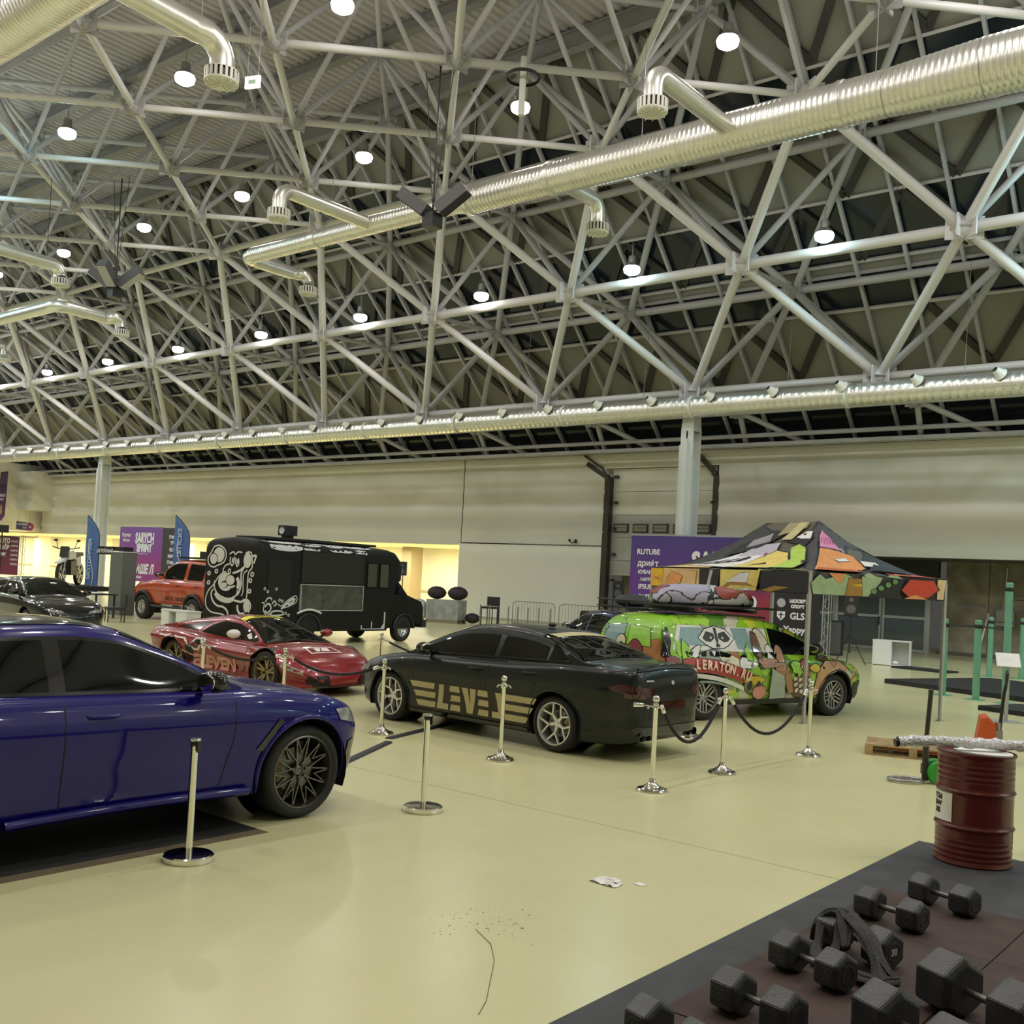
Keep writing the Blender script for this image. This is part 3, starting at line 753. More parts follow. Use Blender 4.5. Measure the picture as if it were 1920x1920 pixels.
    def _map(s, b, mode, off, step, side):
        xs = [v.co.x for v in b.verts]; ys = [v.co.y for v in b.verts]
        for ax, lo, hi in ((0, min(xs), max(xs)), (1, min(ys), max(ys))):
            t = math.floor(lo/step)*step+step
            while t < hi-1e-4:
                no = (1, 0, 0) if ax == 0 else (0, 1, 0); co = (t, 0, 0) if ax == 0 else (0, t, 0)
                bmesh.ops.bisect_plane(b, geom=b.verts[:]+b.edges[:]+b.faces[:], plane_co=co, plane_no=no, dist=1e-5); t += step
        for v in b.verts:
            u, w_ = v.co.x, v.co.y
            if mode == 'side': v.co = (u, side*(s.yside(u, w_)+off), w_)
            elif mode == 'top': v.co = (u, w_, s.ztop(u, w_)+off)
            elif mode == 'front': v.co = (s.xend(u, w_, True)+off, u, w_)
            elif mode == 'rear': v.co = (s.xend(u, w_, False)-off, u, w_)
    def glass_poly(s, x0, x1, lo=.03, hi=.10, cut0=0, cut1=0, n=14):
        # side window between belt and roof rail
        X = np.linspace(x0, x1, n)
        low = [(x, s.zh(x)+lo) for x in X]; up = []
        for x in X[::-1]:
            z = s.zh(x)+(s.zr(x)-s.zh(x))*.90-hi
            z = max(z, s.zh(x)+lo+.004); up.append((x, z))
        return low+up
def offs(mb, d):    # give a projected sheet a little thickness is not needed: it is paint, trim or glazing bonded on the shell
    return mb
def wheel(parent, x, y, r, w, rim_r, style, rimM, side, tyreM=None, caliper=None, name='wheel'):
    o = bpy.data.objects.new(name, None); C.objects.link(o); o.parent = parent
    o.location = (x, y, r); o.rotation_euler = (R(-90)*side, 0, 0)      # local z points outward
    # tyre
    mb = MB(); hw = w/2
    prof = [(rim_r, -hw*.85), (rim_r+.02, -hw), (r-.04, -hw), (r-.008, -hw*.82), (r, -hw*.6), (r, hw*.6), (r-.008, hw*.82), (r-.04, hw), (rim_r+.03, hw*1.0), (rim_r, hw*.86)]
    for g_ in (-.3, 0, .3): pass
    mb.lathe(prof, 48); part('tyre', mb, tyreM or M_rubber, o, 50)
    mb = MB(); mb.lathe([(rim_r+.002, hw*.9), (rim_r-.012, hw*.93), (rim_r-.022, hw*.8), (rim_r-.03, -hw*.8), (rim_r, -hw*.9)], 48); part('rim_barrel', mb, rimM, o, 50)
    mb = MB(); mb.lathe([(.001, -hw*.3), (rim_r-.05, -hw*.3), (rim_r-.03, -hw*.8)], 32); part('hub_back', mb, M_black, o, 50)
    mb = MB(); mb.lathe([(.001, 0), (rim_r*.62, 0), (rim_r*.62, .02), (.001, .02)], 32, T(0, 0, -hw*.1)); part('brake_disc', mb, mat_disc, o, 50)
    mb = MB(); zf = hw*.62
    def spoke(a, w0, w1, r0=.05, r1=None, z0=None, z1=None, tw=0.0, th=.035):
        r1 = r1 or rim_r-.015; z0 = zf*.75 if z0 is None else z0; z1 = zf if z1 is None else z1
        ca, sa = math.cos(a), math.sin(a); cb, sb = math.cos(a+tw), math.sin(a+tw)
        vs = []
        for (rr, ww, zz, c_, s_) in ((r0, w0, z0, ca, sa), (r1, w1, z1, cb, sb)):
            for (dw, dz) in ((-ww/2, -th), (ww/2, -th), (ww/2*.7, 0), (-ww/2*.7, 0)):
                vs.append((rr*c_-dw*s_, rr*s_+dw*c_, zz+dz))
        mb.add(vs, [(0, 1, 2, 3), (7, 6, 5, 4), (0, 4, 5, 1), (1, 5, 6, 2), (2, 6, 7, 3), (3, 7, 4, 0)])
    def branch(a0, r0, a1, r1, w_, z0, z1, th=.03):
        p = Vector((r0*math.cos(a0), r0*math.sin(a0), z0)); q = Vector((r1*math.cos(a1), r1*math.sin(a1), z1)); mb.bar(p, q, w_, th, (0, 0, 1))
    ph = R(12)
    if style == 'y5':           # five spokes that split in two half way out
        for k in range(5):
            a = ph+2*math.pi*k/5; spoke(a, .055, .042, .04, rim_r*.50, zf*.7, zf*.8)
            branch(a, rim_r*.44, a+R(23), rim_r-.012, .022, zf*.77, zf); branch(a, rim_r*.44, a-R(23), rim_r-.012, .022, zf*.77, zf)
    elif style == 'cross':      # many thin crossed spokes
        for k in range(7):
            a = ph+2*math.pi*k/7
            branch(a+R(9), .06, a-R(13), rim_r-.01, .011, zf*.8, zf); branch(a-R(9), .06, a+R(13), rim_r-.01, .011, zf*.8, zf)
            branch(a+R(26), rim_r*.5, a+R(14), rim_r-.01, .009, zf*.9, zf); branch(a+R(26), rim_r*.5, a+R(38), rim_r-.01, .009, zf*.9, zf)
    elif style == 'double5':
        for k in range(5):
            a = ph+2*math.pi*k/5; branch(a-R(5), .05, a-R(11), rim_r-.01, .036, zf*.7, zf); branch(a+R(5), .05, a+R(11), rim_r-.01, .036, zf*.7, zf)
    elif style == 'ten':
        for k in range(5):
            a = ph+2*math.pi*k/5; spoke(a, .07, .05, .04, rim_r*.45, zf*.7, zf*.8)
            branch(a, rim_r*.42, a+R(20), rim_r-.012, .03, zf*.77, zf); branch(a, rim_r*.42, a-R(20), rim_r-.012, .03, zf*.77, zf)
            branch(a+R(36), rim_r*.25, a+R(36), rim_r-.012, .022, zf*.7, zf)
    elif style == 'steel':      # slotted steel wheel
        mb.lathe([(.06, zf*.3), (rim_r*.35, zf*.5), (rim_r*.5, zf*.2), (rim_r-.02, zf*.9)], 32)
        for k in range(8):
            a = 2*math.pi*k/8; mb.box(rim_r*.55, rim_r*.85, -.028, .028, zf*.2, zf*.75, rotz(a))
    part('spokes', mb, rimM, o, 30)
    mb = MB(); mb.lathe([(.001, zf*.8), (.03, zf*.8), (.045, zf*.72), (.06, zf*.5), (.06, 0)], 20); part('hub_cap', mb, rimM, o, 40)
    mb = MB()
    for k in range(5): mb.lathe([(.001, zf*.74), (.009, zf*.74), (.009, zf*.5)], 8, T(.048*math.cos(2*math.pi*k/5), .048*math.sin(2*math.pi*k/5), 0))
    if caliper is not None:
        mb = MB(); a0 = R(150)
        for k in range(6):
            a = a0+R(9)*k; mb.box(rim_r*.52, rim_r*.8, -.02, .02, -hw*.12, hw*.3, rotz(a))
        part('brake_caliper', mb, caliper, o)
    return o
mat_disc = mat('brake_disc', (0.25, 0.25, 0.25), 0.35, metal=0.8)
M_glass_dk = mat('tinted_window', (0.004, 0.005, 0.005), 0.03, spec=0.45)
M_gap = mat('panel_gap', (0.004, 0.004, 0.004), 0.6)
M_trim = mat('gloss_black_trim', (0.006, 0.006, 0.007), 0.12, coat=0.5)
M_lampglass = mat('headlamp_glass', (0.35, 0.37, 0.38), 0.06, metal=0.3, coat=1.0)
M_tail = mat('tail_lamp_red', (0.045, 0.001, 0.004), 0.08, coat=1.0)
def wheel_wells(car, root, wd=.34):
    for ax in car.ax:
        for sd in (1, -1):
            y0 = car.yside(ax, car.rw+car.arch*.7)
            mb = MB(); n = 20; vs = []; fs = []
            for k in range(n+1):
                a = math.pi*(-.12+1.24*k/n)
                vs += [(ax+car.arch*math.cos(a), sd*(y0-.02), car.rw+car.arch*math.sin(a)), (ax+car.arch*math.cos(a), sd*(y0-wd), car.rw+car.arch*math.sin(a))]
            for k in range(n): fs.append((2*k, 2*k+2, 2*k+3, 2*k+1))
            fs.append(tuple(2*k+1 for k in range(n+1))); mb.add(vs, fs); part('wheel_arch_liner', mb, M_black, root)
def arch_lip(car, root, M_, r=.012, flare=.0, dr=0.0, a0=-.1, a1=1.1):
    for ax in car.ax:
        for sd in (1, -1):
            pts = []
            for k in range(25):
                a = math.pi*(a0+(a1-a0)*k/24); x = ax+(car.arch+dr)*math.cos(a); z = max(car.rw+(car.arch+dr)*math.sin(a), car.zb(x)+.03)
                pts.append((x, sd*(car.yside(min(max(x, .05), car.L-.05), z)+flare), z))
            mb = MB(); mb.tube(pts, r, 8); part('arch_trim', mb, M_, root, 60)
def seam(car, pts, side, w=.006, off=.003):
    # a dark panel gap along a polyline in (x, z)
    mb = MB(); dense = []
    for a, b in zip(pts[:-1], pts[1:]):
        n = max(2, int(math.hypot(b[0]-a[0], b[1]-a[1])/.06))
        for k in range(n): dense.append((a[0]+(b[0]-a[0])*k/n, a[1]+(b[1]-a[1])*k/n))
    dense.append(pts[-1]); mb.tube([(x, side*(car.yside(x, z)-.002), z) for x, z in dense], w, 6); return mb
def mirror(root, x, y, z, side, M_, s=1.0):
    o = link('door_mirror', None, None, root); o.location = (x, side*y, z); o.rotation_euler = (0, 0, 0)
    mb = MB(); mb.sphere((0, 0, 0), 1, 16, 10)
    mb.v = [(v[0]*.075*s, side*.12*s+v[1]*.125*s, .06*s+v[2]*.075*s) for v in mb.v]; part('mirror_cap', mb, M_, o, 60)
    mb = MB(); mb.bar((0, -side*.06, -.02), (0, side*.06, .03), .05, .03); part('mirror_foot', mb, M_trim, o)
    mb = MB(); mb.sphere((0, 0, 0), 1, 14, 6); mb.v = [(-.066*s+v[0]*.012, side*.12*s+v[1]*.105*s, .06*s+v[2]*.06*s) for v in mb.v]; part('mirror_glass', mb, M_chrome, o, 60)
def handle(root, car, x, z, side, M_, L_=.22):
    y = car.yside(x, z); mb = MB(); mb.tube([(x-L_/2, side*(y), z), (x-L_/2+.03, side*(y+.03), z), (x+L_/2-.03, side*(y+.03), z), (x+L_/2, side*(y), z)], .013, 8); part('door_handle', mb, M_, root, 60)
def car_text(car, s_, xc, zc, size, side, **kw):
    vs, fs = textmesh(s_, size, **kw)
    sg = 1 if side < 0 else -1          # right side reads rear to front, left side front to rear
    return car.patch_mesh([(xc+sg*v[0], zc+v[1]) for v in vs], fs, 'side', .008, .15, side)
def place(t, rear, heading, axle_r, half_w, visible_side):
    """put the car so that its visible rear wheel stands on the point `rear`."""
    a = math.radians(heading); d = Vector((math.cos(a), math.sin(a))); n = Vector((-math.sin(a), math.cos(a)))   # left
    p = Vector(rear[:2])-d*axle_r-n*half_w*visible_side
    t.location = (p.x, p.y, 0); t.rotation_euler = (0, 0, a)
def lights_on_front(car, root, polys, M_, nm='headlamp', mode='front', off=.005):
    for P in polys: part(nm, car.patch([P], mode, off, .05), M_, root, 60)
def flipy(P): return [(-a, b) for a, b in P][::-1]
def side_windows(car, root, spans, side, M_=None, lo=.03, hi=.075, nm='side_window'):
    for (x0, x1) in spans: part(nm, car.patch([car.glass_poly(x0, x1, lo, hi)], 'side', .006, .06, side), M_ or M_glass_dk, root, 60)
def wind(car, x0, x1, inset=.07, n=10):
    A = []; B = []
    for x in np.linspace(x0, x1, n):
        P = car.at(x); y = P[3+car.NS+5][0]-inset+.03; A.append((x, y)); B.append((x, -y))
    return A+B[::-1]
# ================================================================ black sedan
M_seda = mat('satin_dark_grey_paint', (0.010, 0.0135, 0.0135), 0.27, metal=0.4, coat=0.22, noise=0.05)
sd = Car(5.06, [(0, .50), (.04, .64), (.15, .77), (.45, .89), (1.2, .945), (2.4, .935), (3.6, .945), (4.3, .93), (4.75, .84), (4.98, .66), (5.06, .45)],
         [(0, .45), (.05, .30), (.25, .20), (1, .165), (4.2, .165), (4.9, .19), (5.06, .30)],
         [(0, .80), (.02, .95), (.08, 1.065), (.3, 1.09), (1.0, 1.085), (1.9, 1.03), (2.8, 1.0), (3.6, .985), (4.2, .93), (4.7, .83), (4.95, .70), (5.06, .56)],
         [(0, .80), (.02, .95), (.08, 1.065), (.35, 1.10), (.72, 1.115), (1.05, 1.23), (1.5, 1.37), (1.95, 1.43), (2.4, 1.445), (2.85, 1.42), (3.2, 1.32), (3.55, 1.16), (3.85, 1.0), (4.2, .935), (4.7, .835), (4.95, .705), (5.06, .565)],
         .14, .60, (1.12, 4.13), .345, .405, crease=.022)
t = thing('black_sedan', 'dark satin sedan with beige LEVEL stripes and silver wheels inside the rope stanchions', 'car')
part('body', sd.body(), M_seda, t, 50)
wheel_wells(sd, t); arch_lip(sd, t, M_seda, .012)
M_silver = mat('silver_rim', (0.75, 0.75, 0.74), 0.25, metal=0.75); M_cal = mat('gold_caliper', (0.35, 0.26, 0.12), .4)
for ax in sd.ax:
    for s_ in (1, -1): wheel(t, ax, s_*(sd.yside(ax, .5)-.135), .345, .27, .262, 'y5', M_silver, s_, caliper=M_cal)
for s_ in (1, -1):
    side_windows(sd, t, [(2.28, 3.62), (1.38, 2.18)], s_, lo=.028, hi=.055)
    part('quarter_window', sd.patch([[(1.02, 1.125), (1.32, 1.10), (1.32, 1.33), (1.2, 1.27)]], 'side', .006, .06, s_), M_glass_dk, t, 60)
    part('window_trim', sd.patch([[(.98, 1.10), (3.72, 1.0), (3.72, 1.022), (.98, 1.125)]], 'side', .009, .1, s_), M_trim, t)
    for P in ([(3.63, .99), (3.60, .62), (3.50, .24), (2.30, .22)], [(2.24, 1.02), (2.24, .24)], [(1.40, 1.07), (1.36, .86), (1.52, .60), (1.60, .24), (2.2, .22)]):
        part('door_gap', seam(sd, P, s_), M_gap, t)
    handle(t, sd, 2.46, .90, s_, M_seda); handle(t, sd, 1.52, .93, s_, M_seda)
    mirror(t, 3.42, .84, 1.03, s_, M_trim)
    part('side_vent', sd.patch([[(3.66, .80), (3.98, .83), (3.96, .87), (3.68, .84)]], 'side', .008, .1, s_), M_trim, t)
    part('sill', sd.patch([[(1.55, .19), (3.7, .19), (3.7, .235), (1.55, .235)]], 'side', .012, .1, s_), M_trim, t)
part('windscreen', sd.patch([wind(sd, 2.92, 3.78)], 'top', .006, .07), M_glass_dk, t, 60)
part('rear_window', sd.patch([wind(sd, .80, 1.62)], 'top', .006, .07), M_glass_dk, t, 60)
M_beige = mat('beige_vinyl', (0.50, 0.44, 0.23), 0.45)
part('window_sticker', sd.patch([[(1.42, .50), (1.42, -.50), (1.58, -.50), (1.58, .50)]], 'top', .012, .07), M_beige, t, 60)
lights_on_front(sd, t, [[(.36, .84), (.46, .88), (.66, .89), (.80, .84), (.78, .76), (.6, .75), (.44, .79)]], M_tail, 'tail_lamp', 'rear')
lights_on_front(sd, t, [flipy([(.36, .84), (.46, .88), (.66, .89), (.80, .84), (.78, .76), (.6, .75), (.44, .79)])], M_tail, 'tail_lamp', 'rear')
for s_ in (1, -1): part('tail_lamp', sd.patch([[(.03, .80), (.26, .83), (.34, .87), (.22, .92), (.04, .91)]], 'side', .007, .05, s_), M_tail, t, 60)
lights_on_front(sd, t, [[(.30, .64), (.66, .66), (.70, .74), (.36, .70)], flipy([(.30, .64), (.66, .66), (.70, .74), (.36, .70)])], M_lampglass)
for s_ in (1, -1): part('headlamp', sd.patch([[(4.62, .68), (4.86, .64), (4.84, .72), (4.58, .76)]], 'side', .007, .05, s_), M_lampglass, t, 60)
part('grille', sd.patch([[(-.30, .42), (.30, .42), (.34, .68), (-.34, .68)]], 'front', .008, .06), M_trim, t)
part('rear_diffuser', sd.patch([[(-.62, .30), (.62, .30), (.72, .42), (-.72, .42)]], 'rear', .012, .08), M_trim, t)
part('number_plate', sd.patch([[(-.26, .60), (.26, .60), (.26, .71), (-.26, .71)]], 'rear', .010, .1), M_trim, t)
for yy in (-.58, -.44, .44, .58):
    mb = MB(); mb.lathe([(.001, .02), (.038, .02), (.045, .10), (.05, .10), (.05, -.1)], 16, T(.13, yy, .30) @ RY(R(-90))); part('tail_pipe', mb, M_trim, t, 40)
mb = MB(); mb.tube([(.10, -.62, 1.10), (.07, -.3, 1.135), (.06, 0, 1.14), (.07, .3, 1.135), (.10, .62, 1.10)], .02, 8); part('boot_spoiler', mb, M_trim, t, 60)
lm_ = MB(); lm_.lathe([(.001, .004), (.024, .004), (.026, -.01)], 20, T(sd.xend(0, .93, False)-.004, 0, .93) @ RY(R(-90))); part('badge', lm_, mat('badge_blue_white', (.6, .65, .7), .3), t)
part('badge', sd.patch([[(.40, .955), (.54, .955), (.54, .975), (.40, .975)]], 'rear', .009, .1), M_silver, t)
mb = MB(); mb.sphere((1.95, 0, 1.50), .06, 12, 8, .5); part('roof_aerial', mb, M_trim, t, 60)
# livery on the doors: three bars, letters LEVEL (last letter mirrored), three bars
def livery(car, root, xs0, z0, hgt, side, M_, bars=True, letters=('L', 'E', 'V', 'E', 'J'), lw=.30, slant=.0, gap=.07, barlen=.62):
    polys = []; sg = 1 if side < 0 else -1; th = hgt*.24; u = 0.0
    def P(pts): polys.append([(xs0+sg*(a+slant*b), z0+b) for a, b in pts])
    ys_ = [0, hgt*.38, hgt*.76]
    if bars:
        for k, yb in enumerate(ys_): P([(u+.06*k*0+.10*(2-k)*.5, yb), (u+barlen, yb), (u+barlen+.02, yb+th), (u+.10*(2-k)*.5-.05, yb+th)])
        u += barlen+gap
    for ch in letters:
        if ch == 'L': P([(u, 0), (u+lw, 0), (u+lw, th), (u+.11, th), (u+.16, hgt), (u+.07, hgt)])
        elif ch == 'J': P([(u, 0), (u+lw, 0), (u+lw-.05, hgt), (u+lw-.15, hgt), (u+lw-.11, th), (u, th)])
        elif ch == 'E':
            for yb in ys_: P([(u, yb), (u+lw*.86, yb), (u+lw*.86, yb+th), (u+.02, yb+th)])
        elif ch == 'V': P([(u-.02, hgt), (u+.09, hgt), (u+lw*.5, th*1.1), (u+lw-.09, hgt), (u+lw+.02, hgt), (u+lw*.5+.05, 0), (u+lw*.5-.05, 0)])
        elif ch == 'N': P([(u, 0), (u+.09, 0), (u+.09, hgt*.6), (u+lw-.09, 0), (u+lw, 0), (u+lw, hgt), (u+lw-.09, hgt), (u+lw-.09, hgt*.42), (u+.09, hgt), (u, hgt)])
        u += lw+gap
    if bars:
        for k, yb in enumerate(ys_): P([(u-.03, yb), (u+barlen-.10+.07*k, yb), (u+barlen-.04+.07*k, yb+th), (u-.03, yb+th)])
    for p in polys: part('livery_strip', car.patch([p], 'side', .007, .1, side), M_, root)
# dark backing band behind the letters
M_band = mat('brown_black_vinyl', (0.022, 0.018, 0.012), 0.4)
for s_ in (1, -1):
    sg = 1 if s_ < 0 else -1; xa = 3.62 if s_ > 0 else 1.62
    part('livery_band', sd.patch([[(xa, .26), (xa+sg*2.02, .26), (xa+sg*2.02, .64), (xa, .64)]], 'side', .004, .1, s_), M_band, t)
    livery(sd, t, xa, .29, .33, s_, M_beige, lw=.22, gap=.035, barlen=.42)
place(t, (-7.54, 10.19), 177.5, 1.06, .92, 1)
# ================================================================ blue SUV coupe (front left)
M_blue = mat('deep_blue_paint', (0.006, 0.0025, 0.14), 0.25, metal=0.0, coat=0.6, spec=0.15, noise=0.08, nscale=3)
M_bluelow = M_blue
sv = Car(4.78, [(0, .66), (.05, .80), (.2, .92), (.6, .985), (1.3, 1.0), (2.4, .985), (3.5, .985), (4.1, .985), (4.45, .93), (4.68, .78), (4.78, .56)],
         [(0, .55), (.06, .36), (.3, .27), (1, .24), (4.1, .24), (4.6, .27), (4.78, .40)],
         [(0, .95), (.03, 1.06), (.12, 1.12), (.6, 1.14), (1.5, 1.12), (2.4, 1.10), (3.0, 1.09), (3.5, 1.085), (4.0, 1.04), (4.45, .95), (4.66, .85), (4.78, .66)],
         [(0, .95), (.03, 1.06), (.15, 1.15), (.4, 1.22), (.8, 1.39), (1.2, 1.52), (1.65, 1.585), (2.05, 1.59), (2.4, 1.555), (2.8, 1.41), (3.15, 1.235), (3.45, 1.10), (4.0, 1.045), (4.45, .955), (4.66, .855), (4.78, .665)],
         .15, .62, (1.02, 4.0), .385, .452, crease=.012)
t = thing('blue_suv', 'large glossy dark blue coupe SUV nearest the camera, cut by the picture edge', 'car')
part('body', sv.body(), M_blue, t, 50)
wheel_wells(sv, t, .40); arch_lip(sv, t, M_blue, .022, .004, .012); 
M_rimdk = mat('dark_cut_rim', (0.16, 0.155, 0.15), 0.25, metal=0.9)
for ax in sv.ax:
    for s_ in (1, -1): wheel(t, ax, s_*(sv.yside(ax, .55)-.15), .385, .31, .300, 'cross', M_rimdk, s_, caliper=M_cal)
for s_ in (1, -1):
    part('window_surround', sv.patch([sv.glass_poly(.80, 3.32, .005, .03)], 'side', .004, .06, s_), M_trim, t, 60)
    side_windows(sv, t, [(1.98, 3.12), (1.08, 1.86)], s_, lo=.03, hi=.055)
    part('quarter_window', sv.patch([sv.glass_poly(.86, 1.02, .03, .055, n=5)], 'side', .006, .06, s_), M_glass_dk, t, 60)
    for P in ([(3.30, 1.07), (3.28, .72), (3.18, .33), (1.96, .31)], [(1.92, 1.08), (1.92, .33)]):
        part('door_gap', seam(sv, P, s_, .007), M_gap, t)
    handle(t, sv, 2.20, .97, s_, M_blue, .24); handle(t, sv, 1.22, .99, s_, M_blue, .24)
    mirror(t, 3.02, .92, 1.12, s_, M_trim, 1.15)
    part('side_vent', sv.patch([[(3.50, .62), (3.56, .60), (3.74, .84), (3.70, .86)]], 'side', .010, .1, s_), M_trim, t)
    mb = MB()
    pts = [(x, s_*(sv.yside(x, .30)+.035), .285+.02*math.sin((x-1.6)*1.5)) for x in np.linspace(1.55, 3.45, 16)]
    mb.tube(pts, .035, 10); part('side_sill', mb, M_blue, t, 60)
    part('headlamp', sv.patch([[(4.36, .80), (4.62, .74), (4.62, .84), (4.48, .89), (4.32, .89)]], 'side', .007, .05, s_), M_lampglass, t, 60)
    part('tail_lamp', sv.patch([[(.06, .96), (.40, .99), (.46, 1.03), (.08, 1.06)]], 'side', .008, .05, s_), M_tail, t, 60)
    part('bumper_vent', sv.patch([[(4.48, .42), (4.60, .42), (4.62, .62), (4.50, .60)]], 'side', .010, .06, s_), M_trim, t)
part('windscreen', sv.patch([wind(sv, 2.50, 3.36)], 'top', .006, .07), M_glass_dk, t, 60)
part('rear_window', sv.patch([wind(sv, .30, .95)], 'top', .006, .07), M_glass_dk, t, 60)
part('sunroof', sv.patch([wind(sv, 1.4, 2.3, .12)], 'top', .005, .08), M_trim, t, 60)
lights_on_front(sv, t, [[(.40, .72), (.72, .76), (.70, .86), (.44, .83)], flipy([(.40, .72), (.72, .76), (.70, .86), (.44, .83)])], M_lampglass)
for P in ([(.04, .55), (.38, .58), (.36, .80), (.04, .80)], flipy([(.04, .55), (.38, .58), (.36, .80), (.04, .80)])): part('grille', sv.patch([P], 'front', .008, .06), M_trim, t)
part('lower_grille', sv.patch([[(-.5, .36), (.5, .36), (.46, .50), (-.46, .50)]], 'front', .010, .08), M_trim, t)
part('badge', sv.patch([[(-.04, .83), (.04, .83), (.04, .86), (-.04, .86)]], 'front', .01, .1), M_chrome, t)
place(t, (-6.86, 2.71), 88.3, 1.02, .98, -1); t.location.z = .0045
# dark mat with a brown edge under the SUV
tm = thing('car_mat', 'black floor mat with a thin brown edge lying under the blue SUV', 'mat', (0, 0, 0))
part('mat_sheet', MB().box(-9.3, -6.72, .2, 5.2, 0.0005, .003), mat('black_mat', (.012, .012, .011), .85, bump=.2, bscale=60), tm)
part('mat_edge', MB().box(-6.72, -6.60, .2, 5.2, 0.0005, .004), mat('brown_edge', (.16, .12, .07), .6), tm)
# ================================================================ red supercar
def redwrap():
    M = mat('metallic_red_paint', (0.25, 0.004, 0.012), 0.22, metal=0.1, coat=0.7, noise=0.10, nscale=4)
    return M
M_redcar = redwrap()
rc = Car(4.46, [(0, .62), (.05, .80), (.2, .92), (.7, .965), (1.3, .95), (2.2, .90), (2.9, .915), (3.5, .95), (4.0, .90), (4.3, .72), (4.46, .42)],
         [(0, .34), (.1, .20), (.5, .13), (4.0, .12), (4.46, .16)],
         [(0, .70), (.04, .86), (.2, .89), (.8, .88), (1.4, .83), (2.2, .76), (3.0, .74), (3.5, .735), (3.9, .66), (4.25, .52), (4.46, .34)],
         [(0, .70), (.04, .86), (.2, .90), (.5, .94), (1.0, 1.04), (1.5, 1.13), (1.9, 1.165), (2.3, 1.14), (2.7, 1.02), (3.05, .87), (3.35, .76), (3.6, .735), (3.9, .665), (4.25, .525), (4.46, .345)],
         .20, .50, (.88, 3.5), .345, .40, crease=.06)
t = thing('red_supercar', 'low metallic red wedge supercar with white ELEVEN lettering and yellow sunstrip', 'car')
part('body', rc.body(), M_redcar, t, 50); wheel_wells(rc, t, .36); arch_lip(rc, t, M_redcar, .012)
M_goldrim = mat('bronze_rim', (0.30, 0.24, 0.15), 0.3, metal=0.8); M_whitev = mat('white_vinyl', (.78, .74, .70), .4); M_pink = mat('pale_red_vinyl', (.62, .30, .26), .4)
for ax in rc.ax:
    for s_ in (1, -1): wheel(t, ax, s_*(rc.yside(ax, .45)-.15), .345, .29, .265, 'double5', M_goldrim, s_, caliper=M_cal)
for s_ in (1, -1):
    part('side_window', rc.patch([[(1.45, .86), (2.2, .80), (2.95, .79), (3.02, .83), (2.75, .95), (2.3, 1.055), (1.9, 1.08), (1.6, 1.0)]], 'side', .006, .06, s_), M_glass_dk, t, 60)
    part('engine_bay_window', rc.patch([[(.75, .92), (1.35, .87), (1.5, 1.0), (1.62, 1.05), (1.2, 1.0)]], 'side', .006, .06, s_), M_trim, t, 60)
    part('side_intake', rc.patch([[(1.32, .34), (1.55, .34), (1.50, .66), (1.30, .60)]], 'side', .008, .06, s_), M_gap, t)
    part('door_gap', seam(rc, [(3.0, .76), (2.95, .45), (2.8, .22), (1.75, .20), (1.6, .45), (1.50, .82)], s_), M_gap, t)
    part('side_skirt', rc.patch([[(1.35, .13), (3.0, .13), (3.0, .18), (1.35, .19)]], 'side', .012, .1, s_), M_trim, t)
    part('windscreen_pillar', rc.patch([[(2.62, .88), (2.74, .82), (2.82, .84), (2.70, .93)]], 'side', .010, .06, s_), M_whitev, t)
    mirror(t, 2.78, .90, .86, s_, M_whitev if s_ < 0 else M_redcar, 1.0)  # near cap is white: its bright reflection is put into the colour
    part('headlamp', rc.patch([[(3.92, .47), (4.30, .36), (4.26, .44), (3.95, .56)]], 'side', .008, .05, s_), M_lampglass, t, 60)
    vs, fs = textmesh('ELEVEN', .30, .014, .25, 1.2)
    sg = 1 if s_ < 0 else -1
    part('livery_text', rc.patch_mesh([(2.05+sg*v[0], .36+v[1]) for v in vs], fs, 'side', .008, .1, s_), M_pink, t)
    hexa = [(1.62+.16*math.cos(a), .66+.13*math.sin(a)) for a in [math.pi/3*k for k in range(6)]]
    hexb = [(1.62+.11*math.cos(a), .66+.09*math.sin(a)) for a in [math.pi/3*k for k in range(6)]]
    part('hexagon_badge', rc.patch([hexa], 'side', .008, .1, s_), M_whitev, t); part('hexagon_badge_core', rc.patch([hexb], 'side', .011, .1, s_), M_trim, t)
    part('door_stripe', rc.patch([[(1.2, .50), (1.5, .44), (1.5, .47), (1.2, .54)]], 'side', .008, .1, s_), M_pink, t)
    part('door_stripe', rc.patch([[(.5, .74), (1.25, .72), (1.5, .55), (1.53, .57), (1.27, .75), (.5, .765)]], 'side', .008, .1, s_), M_whitev, t)
part('windscreen', rc.patch([wind(rc, 2.18, 3.28, .04)], 'top', .006, .06), M_glass_dk, t, 60)
M_yel = mat('yellow_vinyl', (.75, .68, .03), .4)
part('sunstrip', rc.patch([[(2.20, .48), (2.20, -.48), (2.36, -.50), (2.36, .50)]], 'top', .012, .06), M_yel, t, 60)
vs, fs = textmesh('SMAZKA', .13, .006); part('sunstrip_text', rc.patch_mesh([(2.28-v[1], v[0]) for v in vs], fs, 'top', .016, .1), M_trim, t)
part('engine_cover', rc.patch([wind(rc, .45, 1.5, .10)], 'top', .006, .06), M_trim, t, 60)
